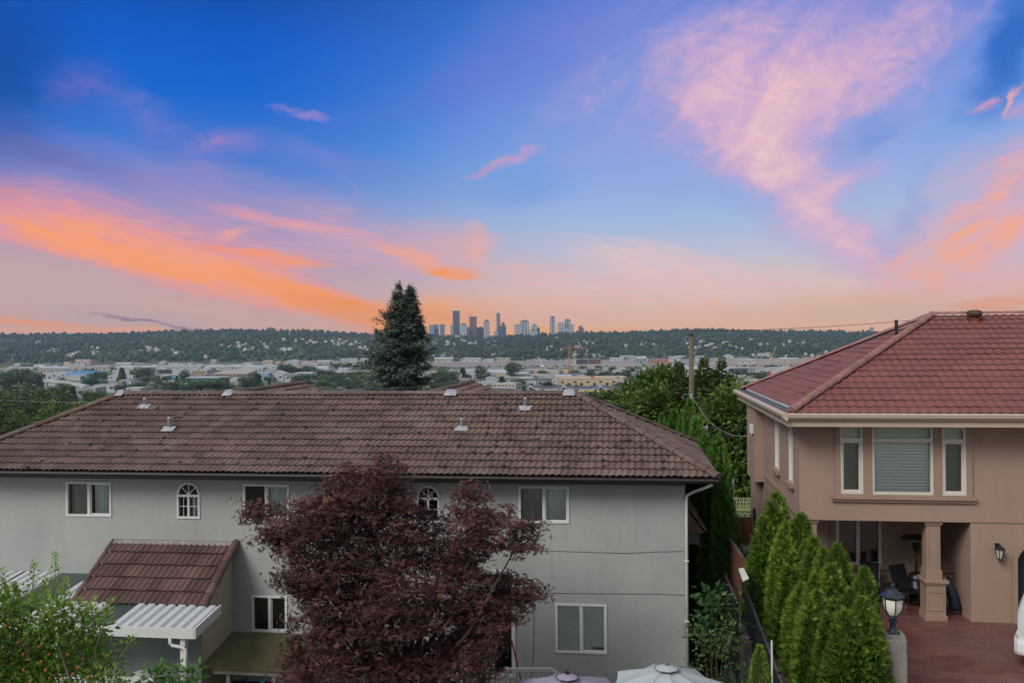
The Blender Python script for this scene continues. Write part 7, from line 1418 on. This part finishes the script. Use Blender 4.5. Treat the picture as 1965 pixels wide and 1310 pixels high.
NAMED = [(38, 709, 745, 'b', 0, 44, 'dark tree mass at the left frame edge, upper one'), (12, 712, 752, 'b', 0, 40, 'dark tall tree touching the left frame edge'), (60, 716, 748, 'b', 0, 30, 'dark rounded tree right of the left edge group'), (75, 719, 746, 'c', 0, 12, 'pointed conifer in front of the white warehouse left end'), (172, 724, 745, 'b', 0, 18, 'dark tree between ramp end and green sign'), (184, 710, 729, 'b', 0, 20, 'dark round tree right of the blue zigzag roof'), (198, 712, 729, 'b', 0, 14, 'second dark round tree right of the blue zigzag roof'), (233, 705, 733, 'c', 0, 15, 'pointed dark tree between the two white sheds'), (262, 706, 729, 'b', 0, 18, 'tall dark poplar like tree, left of a close trio'), (274, 709, 730, 'b', 0, 14, 'middle dark tree of the close trio'), (286, 706, 730, 'b', 0, 18, 'right dark tree of the close trio'), (353, 709, 731, 'b', 0, 16, 'lone dark tree right of the blue billboard'), (332, 729, 752, 'b', 0, 38, 'broad dark tree under the blue billboard'), (385, 731, 752, 'b', 1, 62, 'wide light green tree above the roof ridge'), (432, 726, 752, 'b', 1, 42, 'second wide green tree above the roof ridge'), (470, 722, 746, 'b', 0, 30, 'green tree beside the beige hall'), (493, 716, 744, 'c', 0, 18, 'dark conifer in front of the white hall'), (233, 739, 754, 'b', 1, 26, 'light green tree just above the left ridge end'), (137, 741, 778, 'c', 0, 20, 'dark conifer in front of the grey sheds'), (126, 735, 758, 'b', 1, 22, 'light green tree near the ramp piers'), (180, 748, 775, 'b', 1, 30, 'pale green tree by the left roof hip'), (545, 697, 724, 'b', 0, 20, 'dark tree behind the gabled hall'), (567, 703, 722, 'b', 0, 30, 'dark hedge like tree right of the gabled hall'), (592, 702, 720, 'b', 0, 26, 'dark tree next to the pinkish shed'),
         (887, 705, 731, 'c', 0, 16, 'dark tree in front of the big white plant, left one'), (922, 702, 734, 'b', 0, 20, 'dark tree in front of the big white plant, right one'), (982, 697, 728, 'b', 0, 26, 'large dark tree between the white plant and the grey office'), (962, 722, 744, 'c', 0, 16, 'dark conifer before the grey office block'), (853, 704, 742, 'b', 0, 16, 'tall dark tree right of the spruce foot'), (868, 714, 745, 'b', 0, 20, 'bushy tree left of the small rear roof'), (843, 710, 750, 'b', 0, 26, 'dark tree against the right side of the spruce'), (1118, 702, 713, 'b', 0, 9, 'small round tree on the sandy flats, left of three'), (1148, 702, 714, 'b', 0, 13, 'round tree on the sandy flats, middle of three'), (1173, 703, 714, 'b', 0, 12, 'round tree on the sandy flats, right of three'), (1096, 704, 714, 'c', 0, 7, 'small dark tree beside the orange crane mast'), (1106, 737, 750, 'b', 0, 10, 'dark tree before the middle white gable'), (1004, 740, 754, 'c', 0, 9, 'small dark conifer before the left white gable'), (1195, 714, 730, 'b', 0, 22, 'dark bushes behind the right end of the tan store'), (1205, 710, 734, 'c', 0, 12, 'dark conifer at the right end of the tan store'), (1216, 722, 740, 'b', 0, 11, 'dark tree behind the yellow sign cube'), (1480, 701, 708, 'b', 0, 20, 'dark island tree in the river below the yellow crane'), (1452, 713, 730, 'b', 0, 26, 'dark tree right of the black glass box'), (1470, 718, 732, 'b', 0, 24, 'second dark tree right of the black glass box'), (1353, 684, 696, 'b', 0, 14, 'dark tree on the far bank right of the pole'), (1385, 684, 696, 'b', 0, 11, 'dark tree on the far bank by the white block')]
for u, vt, vb, k, l, w, lb in NAMED: far_tree(u, vt, vb, k, l, lb, 'trees on the valley flats', w)
FL = {'b': 'leafy tree in the green belt of the valley flats', 'c': 'pointed dark conifer in the green belt of the valley flats'}
for i in range(230):
    z = rg.random(); k = 'b' if rg.random() < .78 else 'c'
    if z < .32: u, v = rg.uniform(560, 735), rg.uniform(724, 746); lb = 'left of the spruce'
    elif z < .48: u, v = rg.uniform(-60, 260), rg.uniform(741, 762); lb = 'beyond the left roof hip'
    elif z < .60: u, v = rg.uniform(640, 740), rg.uniform(703, 712); lb = 'along the river left of the spruce'
    elif z < .72: u, v = rg.uniform(825, 900), rg.uniform(726, 750); lb = 'right of the spruce foot'
    elif z < .80: u, v = rg.uniform(270, 520), rg.uniform(733, 748); lb = 'above the left part of the ridge'
    elif z < .90: u, v = rg.uniform(1180, 1260), rg.uniform(735, 765); lb = 'right of the yellow barrier'
    else: u, v = rg.uniform(980, 1240), rg.uniform(722, 745); lb = 'between the shops and the tan store'
    h = rg.uniform(9, 17) if v > 715 else rg.uniform(6, 10); far_tree(u, v-h, v, k, int(rg.random() < .35), ('leafy tree of the green belt ' if k == 'b' else 'pointed conifer of the green belt ')+lb, 'green belt trees on the flats', h*rg.uniform(.9, 1.5) if k == 'b' else h*.5)
# slope trees at the lower left, nearer and larger
LT_ = [(10, 770, 836, 0, 60, 420), (45, 752, 800, 0, 46, 420), (85, 744, 800, 0, 54, 380), (25, 735, 790, 0, 50, 520), (100, 762, 800, 1, 40, 330), (88, 776, 815, 1, 36, 260), (45, 781, 830, 1, 40, 250), (70, 765, 806, 0, 40, 340), (118, 756, 790, 0, 30, 420), (8, 806, 850, 0, 40, 180), (30, 812, 850, 1, 34, 190), (155, 766, 790, 1, 34, 300), (190, 760, 778, 1, 30, 360), (125, 782, 806, 0, 34, 230), (170, 752, 772, 0, 26, 430), (210, 757, 772, 0, 24, 380), (0, 745, 790, 0, 40, 470)]
for i, (u, vt, vb, l, w, d) in enumerate(LT_): far_tree(u, vt, vb+14, 'b', l, ['dark', 'light green'][l]+' slope tree left of the brown roof, '+['bottom left corner', 'below the grey edge building', 'broad one by the road ramp', 'tall one at the left edge', 'round one above the beige building', 'bright one left of the red truck', 'bright low one over the hip', 'middle of the cluster', 'next to the dark conifer', 'lowest at the frame edge', 'low one on the hip line', 'beside the red truck', 'near the ridge end', 'under the beige building', 'behind the grey shed', 'behind the lead saddle', 'behind the tall edge tree'][i], 'slope trees at the lower left', w, d)
# ================================================================== HAZE
mb = MB(); c = [fw(a, d) for a, d in ((-6500, -140), (6500, -140), (6500, 7750), (-6500, 7750))]
mb.prism([(q[0], q[1], -78.) for q in c], (0, 0, 78+215.)); m, t, out = nt('valley_haze'); pv_ = t.nodes.new('ShaderNodeVolumePrincipled'); pv_.inputs['Color'].default_value = (.58, .78, 1., 1); pv_.inputs['Density'].default_value = HAZE = 5.5e-5; pv_.inputs['Anisotropy'].default_value = .2
L(t, pv_.outputs[0], out.inputs['Volume']); o = mb.build('haze', m); o['kind'] = 'stuff'
# ================================================================== SKY (world shader in azimuth / elevation)
W = bpy.data.worlds.new('World'); SC.world = W; W.use_nodes = True; t = W.node_tree; t.nodes.clear()
out = t.nodes.new('ShaderNodeOutputWorld'); bg = t.nodes.new('ShaderNodeBackground'); L(t, bg.outputs[0], out.inputs[0])
tc = t.nodes.new('ShaderNodeTexCoord'); mp = t.nodes.new('ShaderNodeMapping'); mp.vector_type = 'POINT'; mp.inputs['Rotation'].default_value = (0, 0, -YAW); L(t, tc.outputs['Generated'], mp.inputs['Vector'])
sx = t.nodes.new('ShaderNodeSeparateXYZ'); L(t, mp.outputs[0], sx.inputs[0])
az = mth(t, 'ARCTAN2', sx.outputs[0], sx.outputs[1]); el = mth(t, 'ARCSINE', sx.outputs[2])
KD = 100.     # sky units: centiradians
cb = t.nodes.new('ShaderNodeCombineXYZ'); L(t, mth(t, 'MULTIPLY', az, KD), cb.inputs[0]); L(t, mth(t, 'MULTIPLY', el, KD), cb.inputs[1]); P0 = cb.outputs[0]
def sky_xy(u, v):
    d = ray(u, v); d = d/np.linalg.norm(d); x, y = d@RT, d@HD; return atan2(x, y)*KD, math.asin(d[2])*KD
def warp(src, scale, amt, stretch=(1, 1, 1), detail=3, seed=0., rot=0.):
    m_ = t.nodes.new('ShaderNodeMapping'); m_.inputs['Scale'].default_value = stretch; m_.inputs['Location'].default_value = (seed, seed*.7, seed); m_.inputs['Rotation'].default_value = (0, 0, rot); L(t, src, m_.inputs['Vector'])
    n = noise_node(t, m_.outputs[0], scale, detail, .6); v = t.nodes.new('ShaderNodeVectorMath'); v.operation = 'SUBTRACT'; L(t, n.outputs[1], v.inputs[0]); v.inputs[1].default_value = (.5, .5, .5)
    w = t.nodes.new('ShaderNodeVectorMath'); w.operation = 'MULTIPLY_ADD'; L(t, v.outputs[0], w.inputs[0]); w.inputs[1].default_value = (amt[0], amt[1], 0); L(t, src, w.inputs[2]); return w.outputs[0]
P1 = warp(P0, .10, (7, 4), (1, 1.6, 1), 2, 3.); P1 = warp(P1, .45, (2.2, 1.3), (.8, 1.5, 1), 4, 11.)
PL_ = warp(P0, .07, (6, 1.6), (.8, 2.2, 1), 2, 21., .0); PL_ = warp(PL_, .5, (2.2, .7), (.45, 1.8, 1), 5, 33., .22)
def streak(rot, sc, seed, lo=.36, hi=.66, det=5):
    m_ = t.nodes.new('ShaderNodeMapping'); m_.inputs['Rotation'].default_value = (0, 0, rot); m_.inputs['Location'].default_value = (seed, seed, 0); L(t, P1, m_.inputs['Vector']); m2 = t.nodes.new('ShaderNodeMapping'); m2.inputs['Scale'].default_value = sc; L(t, m_.outputs[0], m2.inputs['Vector'])
    return maprange(t, noise_node(t, m2.outputs[0], 1., det, .58).outputs[0], lo, hi, 0, 1, True)
N_L = streak(.24, (.07, .42, 1), 5.); N_R = streak(-.55, (.10, .36, 1), 17.); N_V = streak(.9, (.12, .34, 1), 41.); N_S = streak(.1, (.10, .25, 1), 29., .30, .72, 4); N_F = streak(-.2, (.45, .9, 1), 57., .3, .7, 5)
def col(c): return srgb(c)
# clear-sky base by elevation, two azimuth sides
def ramp(stops):
    r = t.nodes.new('ShaderNodeValToRGB'); L(t, maprange(t, mth(t, 'MULTIPLY', el, KD), -2, 60), r.inputs[0]); e = r.color_ramp.elements
    while len(e) < len(stops): e.new(.5)
    for i, (v, c) in enumerate(stops):
        y = v if v > 999 else sky_xy(982, v)[1]; y = (y if v <= 999 else v-1000); e[i].position = (y+2)/62; e[i].color = (*col(c), 1)
    return r.outputs[0]
lft = ramp([(640, (226, 165, 140)), (590, (210, 168, 155)), (520, (190, 166, 172)), (440, (150, 152, 196)), (370, (98, 134, 208)), (290, (50, 116, 210)), (200, (12, 101, 206)), (100, (0, 90, 198)), (0, (0, 75, 170)), (1060, (20, 64, 144))])
rgt = ramp([(640, (246, 182, 138)), (600, (240, 190, 162)), (550, (226, 196, 190)), (490, (192, 193, 214)), (420, (160, 190, 228)), (340, (132, 175, 231)), (240, (102, 155, 229)), (110, (78, 133, 220)), (0, (66, 118, 212)), (1060, (60, 96, 176))])
azd = mth(t, 'MULTIPLY', az, KD)
c = mixc(t, maprange(t, azd, sky_xy(420, 300)[0], sky_xy(1250, 300)[0], 0, 1, True), lft, rgt)
def stroke(c, u, v, ang, a, b, rgb, op, inner=.15, nz=None, ns=.7, P=None):
    """soft elongated patch: centre and half sizes quoted at photo scale, turned ang degrees, broken up by a streak noise"""
    x, y = sky_xy(u, v); k = KD/1700*cos((u-982)/1700*.9)**2
    m_ = t.nodes.new('ShaderNodeMapping'); m_.vector_type = 'TEXTURE'; m_.inputs['Location'].default_value = (x, y, 0); m_.inputs['Rotation'].default_value = (0, 0, radians(ang)); m_.inputs['Scale'].default_value = (a*k, b*k, 1); L(t, P or P1, m_.inputs['Vector'])
    l = t.nodes.new('ShaderNodeVectorMath'); l.operation = 'LENGTH'; L(t, m_.outputs[0], l.inputs[0]); f = maprange(t, l.outputs['Value'], 1., inner, 0, op, True)
    if nz is not None: f = mth(t, 'MULTIPLY', f, maprange(t, nz, 0, 1, 1-ns, 1))
    return mixc(t, f, c, col(rgb))
S_ = [ # ---- dark and violet tints of the upper left
 (-40, 130, 70, 330, 300, (0, 62, 146), .75, 0, None, 0), (165, 165, 10, 110, 70, (96, 102, 190), .85, 0, N_F, .7), (310, 245, -28, 220, 56, (104, 120, 202), .85, 0, N_F, .6), (425, 280, 10, 110, 34, (158, 130, 192), .85, 0, N_F, .6), (120, 300, -14, 260, 60, (88, 92, 168), .65, 0, N_L, .6), (1000, 120, 20, 260, 110, (104, 110, 204), .55, 0, N_R, .6),
 (555, 216, -5, 58, 9, (168, 142, 206), .75, 0, N_F, .75), (602, 225, 10, 48, 9, (200, 152, 208), .75, 0, N_F, .75), (975, 312, 15, 90, 13, (228, 160, 176), .85, 0, N_F, .7), (920, 326, 8, 60, 10, (176, 152, 200), .6, 0, None, 0), (690, 365, -65, 60, 10, (150, 140, 200), .5, 0, N_F, .5),
 # ---- left sunset band details
 (660, 592, -17, 210, 34, (255, 148, 52), .85, .15, N_L, .3), (715, 602, -12, 110, 30, (255, 140, 30), .9, .1, None, 0), (1000, 640, 0, 420, 22, (255, 168, 84), .6, .1, None, 0), (620, 300, -10, 330, 40, (120, 132, 206), .5, .1, N_L, .6), (760, 200, 14, 260, 50, (92, 118, 208), .5, .1, N_R, .6),
 (480, 484, -8, 150, 14, (255, 150, 96), .95, .1, N_F, .3, 1), (575, 502, -4, 95, 15, (255, 156, 108), .9, .1, N_F, .3, 1), (570, 430, -10, 220, 20, (246, 160, 160), .85, .1, N_L, .4, 1), (455, 448, 12, 60, 20, (250, 164, 150), .8, .1, N_F, .3),
 (700, 470, -14, 190, 60, (206, 166, 188), .65, .1, N_S, .4), (850, 470, -10, 120, 60, (226, 170, 172), .70, .1, N_S, .4), (912, 470, -60, 55, 40, (242, 172, 158), .75, .1, N_F, .4), (800, 495, -18, 140, 26, (252, 166, 130), .85, .1, N_F, .3), (868, 517, -7, 78, 20, (255, 152, 66), .95, .15, N_F, .25),
 (120, 560, -14, 470, 72, (202, 168, 162), .92, .45, N_S, .25), (470, 606, -8, 330, 34, (222, 172, 150), .8, .2, N_S, .4), (50, 615, -5, 230, 13, (255, 154, 66), .95, .1, N_L, .3, 1), (200, 634, -2, 420, 12, (248, 164, 116), .8, .1, None, 0), (265, 612, -9, 160, 7, (140, 96, 116), .85, .1, N_F, .4), (350, 624, -7, 110, 5, (156, 102, 116), .7, .1, N_F, .3),
 # ---- low glow
 (850, 608, 0, 260, 56, (255, 168, 92), .8, .05, None, 0), (800, 622, 0, 130, 36, (255, 152, 36), .9, .1, None, 0), (1020, 636, 0, 330, 26, (254, 176, 96), .85, .1, None, 0), (1330, 605, 0, 380, 36, (248, 188, 154), .7, .1, N_S, .4), (1080, 590, -4, 180, 30, (244, 182, 158), .7, .1, N_S, .4), (1360, 584, 14, 46, 6, (250, 182, 160), .7, 0, None, 0),
 # ---- right side details
 (1665, 262, 22, 110, 52, (104, 148, 222), .75, .1, N_F, .4), (1400, 375, -20, 200, 50, (138, 168, 226), .45, .1, N_F, .5), (1010, 350, 10, 160, 60, (100, 150, 226), .45, .1, N_F, .4),
 (1940, 90, 55, 230, 80, (38, 104, 196), .9, .2, None, 0), (1740, 400, 60, 150, 40, (124, 160, 224), .5, .1, N_F, .5), (1868, 203, 18, 40, 14, (240, 166, 172), .8, .05, N_F, .6), (1915, 198, 52, 48, 10, (255, 172, 152), .9, .05, N_F, .5), (1940, 212, 12, 70, 26, (206, 156, 182), .7, .05, N_F, .6), (1700, 590, -2, 280, 44, (232, 182, 150), .75, .15, N_S, .4), (1930, 588, 6, 170, 26, (248, 156, 84), .9, .15, N_R, .3),
]
def ell(u, v, ang, a, b):
    x, y = sky_xy(u, v); k = KD/1700*cos((u-982)/1700*.9)**2
    m_ = t.nodes.new('ShaderNodeMapping'); m_.vector_type = 'TEXTURE'; m_.inputs['Location'].default_value = (x, y, 0); m_.inputs['Rotation'].default_value = (0, 0, radians(ang)); m_.inputs['Scale'].default_value = (a*k, b*k, 1); L(t, PM, m_.inputs['Vector'])
    l = t.nodes.new('ShaderNodeVectorMath'); l.operation = 'LENGTH'; L(t, m_.outputs[0], l.inputs[0]); return maprange(t, l.outputs['Value'], 1., .0, 0, 1, True)
PM = warp(P0, .12, (5, 3), (1, 1.4, 1), 2, 71.)
def feather(rot, sc, seed, dist, det=7, rough=.62):
    m_ = t.nodes.new('ShaderNodeMapping'); m_.inputs['Rotation'].default_value = (0, 0, rot); m_.inputs['Location'].default_value = (seed, seed*.3, 0); L(t, P0, m_.inputs['Vector']); m2 = t.nodes.new('ShaderNodeMapping'); m2.inputs['Scale'].default_value = sc; L(t, m_.outputs[0], m2.inputs['Vector'])
    return noise_node(t, m2.outputs[0], 1., det, rough, dist).outputs[0]
def bank(c, cells, nz, k, stops, lo, hi, op=1.):
    """cloud bank: soft cells summed to a field, eroded by feathered noise; colour follows the thickness"""
    f = None
    for u, v, ang, a, b, w in cells:
        e = mth(t, 'MULTIPLY', ell(u, v, ang, a, b), w); f = e if f is None else mth(t, 'ADD', f, e)
    d = mth(t, 'ADD', f, mth(t, 'MULTIPLY', mth(t, 'SUBTRACT', nz, .5), k))
    d = mth(t, 'MULTIPLY', d, maprange(t, f, .02, .25, 0, 1, True))
    r = t.nodes.new('ShaderNodeValToRGB'); L(t, d, r.inputs[0]); e = r.color_ramp.elements
    while len(e) < len(stops): e.new(.5)
    for i, (q, rgb) in enumerate(stops): e[i].position = q; e[i].color = (*col(rgb), 1)
    return mixc(t, maprange(t, d, lo, hi, 0, op, True), c, r.outputs[0])
def mixn(a, b, f=.5): return mth(t, 'ADD', mth(t, 'MULTIPLY', a, 1-f), mth(t, 'MULTIPLY', b, f))
FR = mixn(feather(-.6, (.08, .16, 1), 3., 1.4, 6, .56), feather(.35, (.22, .42, 1), 13., 1.2, 6, .6), .42)
FL = mixn(feather(.24, (.045, .26, 1), 9., .6, 6, .58), feather(.30, (.16, .9, 1), 19., .5, 6, .62), .48)
FO = mixn(feather(-.5, (.10, .24, 1), 27., 1., 6, .58), feather(-.4, (.3, .7, 1), 37., .6, 5, .6), .35)
for q in ((1400, 150, 8, 720, 330, (164, 158, 216), .66, .15, N_R, .35), (1510, 230, -30, 400, 260, (196, 170, 210), .50, .1, N_V, .45), (1600, 120, 18, 400, 160, (196, 160, 204), .45, .1, N_R, .5),
          (300, 405, -12, 820, 165, (172, 142, 190), .60, .1, N_L, .4), (600, 440, -13, 420, 110, (196, 154, 186), .55, .1, N_L, .5), (170, 440, -14, 640, 115, (238, 152, 154), .86, .15, N_L, .5), (1900, 420, 34, 400, 230, (214, 166, 190), .70, .1, N_R, .4)): c = stroke(c, *q)
c = bank(c, [(1400, 120, 5, 760, 320, .34), (1540, 150, 4, 440, 230, .24), (1700, 110, 34, 360, 150, .20), (1450, 250, -55, 360, 230, .24), (1480, 340, -50, 330, 200, .28), (1590, 420, -42, 290, 110, .36), (1645, 480, -30, 170, 80, .34), (1665, 330, 24, 240, 44, .20), (1665, 262, 22, 130, 64, -.45), (1920, 130, 50, 220, 110, -.45), (1385, 400, 0, 130, 60, -.15)], FR, 1.55,
     [(0., (150, 152, 216)), (.30, (182, 162, 212)), (.60, (212, 174, 206)), (.85, (230, 186, 202)), (1., (244, 202, 198))], .12, .85, .92)
c = bank(c, [(1330, 520, -8, 470, 90, .42), (1180, 480, -14, 300, 60, .25), (1250, 590, -2, 420, 60, .35), (1010, 570, 0, 200, 70, .25)], FL, 1.6,
     [(0., (214, 194, 206)), (.4, (236, 196, 194)), (.8, (246, 202, 190)), (1., (250, 206, 190))], .10, .75, .8)
c = bank(c, [(150, 440, -14, 560, 110, .28), (430, 465, -13, 640, 110, .26), (230, 506, -17, 660, 66, .42), (530, 556, -18, 440, 66, .48), (680, 594, -16, 260, 50, .46), (860, 480, -14, 240, 80, .14)], FL, 1.6,
     [(0., (200, 138, 172)), (.25, (228, 148, 160)), (.50, (246, 156, 134)), (.75, (255, 160, 104)), (1., (255, 154, 78))], .08, .75, .95)
c = bank(c, [(1890, 400, 34, 350, 170, .34), (1975, 320, 40, 220, 100, .14), (1820, 490, 22, 300, 110, .38), (1930, 548, 6, 280, 60, .42)], FO, 1.7,
     [(0., (214, 166, 190)), (.30, (234, 168, 178)), (.55, (248, 172, 146)), (.80, (255, 170, 112)), (1., (255, 164, 88))], .08, .80, .95)
FW_N = feather(.12, (.10, 1.0, 1), 47., .9, 6, .62)
c = bank(c, [(700, 470, -8, 620, 120, .30), (300, 470, -13, 620, 110, .22), (1100, 540, -3, 420, 90, .30), (1500, 540, 2, 420, 90, .22), (250, 590, -8, 420, 50, .22)], FW_N, 1.7,
     [(0., (214, 164, 186)), (.4, (238, 172, 168)), (.8, (250, 186, 160)), (1., (252, 190, 150))], .12, .8, .6)
for q in S_: c = stroke(c, *q[:7], q[7], q[8], q[9], PL_ if len(q) > 10 else None)
# the unseen rest of the dome: daylight blue from the sky texture under a bright pale overcast deck
SUN_EL, SUN_AZ = radians(40), radians(218)
sk = t.nodes.new('ShaderNodeTexSky'); sk.sky_type = 'NISHITA'; sk.sun_disc = False; sk.sun_elevation = SUN_EL; sk.sun_rotation = SUN_AZ
sc_ = t.nodes.new('ShaderNodeVectorMath'); sc_.operation = 'SCALE'; L(t, sk.outputs[0], sc_.inputs[0]); sc_.inputs['Scale'].default_value = .10
deck = mixc(t, maprange(t, noise_node(t, tc.outputs['Generated'], 1.6, 4).outputs[0], .35, .65), (.54, .57, .62), (.80, .79, .77))
rear = mixc(t, .72, sc_.outputs[0], deck)
aw = mth(t, 'ABSOLUTE', azd); f = mth(t, 'MAXIMUM', maprange(t, aw, 72, 130, 0, 1, True), maprange(t, mth(t, 'MULTIPLY', el, KD), 46, 85, 0, 1, True))
c = mixc(t, f, c, rear); c = mixc(t, maprange(t, mth(t, 'MULTIPLY', el, KD), -1.2, -6), c, (.05, .06, .05))
L(t, c, bg.inputs[0]); bg.inputs[1].default_value = 1.0
W.cycles.sampling_method = 'MANUAL'; W.cycles.sample_map_resolution = 1024
# sun: a broad soft key from high behind the viewer
ld = bpy.data.lights.new('sun', 'SUN'); ld.energy = 2.7; ld.angle = radians(26); ld.color = (1., .955, .90); lo = bpy.data.objects.new('sun', ld); COL.objects.link(lo)
from mathutils import Vector
sdir = Vector((sin(SUN_AZ)*cos(SUN_EL), cos(SUN_AZ)*cos(SUN_EL), sin(SUN_EL))); lo.rotation_euler = (-sdir).to_track_quat('-Z', 'Y').to_euler(); lo.location = (0, 0, 60)
# ================================================================== CAMERA
from mathutils import Matrix
cd = bpy.data.cameras.new('camera'); co = bpy.data.objects.new('camera', cd); COL.objects.link(co); cd.sensor_width = 36.; cd.lens = 36*F/1965.; cd.clip_start = .1; cd.clip_end = 30000
M4 = Matrix([[*map(float, RC[i]), float(CAM[i])] for i in range(3)]+[[0, 0, 0, 1]]); co.matrix_world = M4; SC.camera = co
SC.view_settings.view_transform = 'Standard'; SC.view_settings.look = 'None'; SC.view_settings.exposure = 0; SC.view_settings.gamma = 1
SC.cycles.use_denoising = True; SC.cycles.max_bounces = 6; SC.cycles.diffuse_bounces = 3; SC.cycles.transparent_max_bounces = 12; SC.cycles.volume_bounces = 0; SC.cycles.sample_clamp_indirect = 5
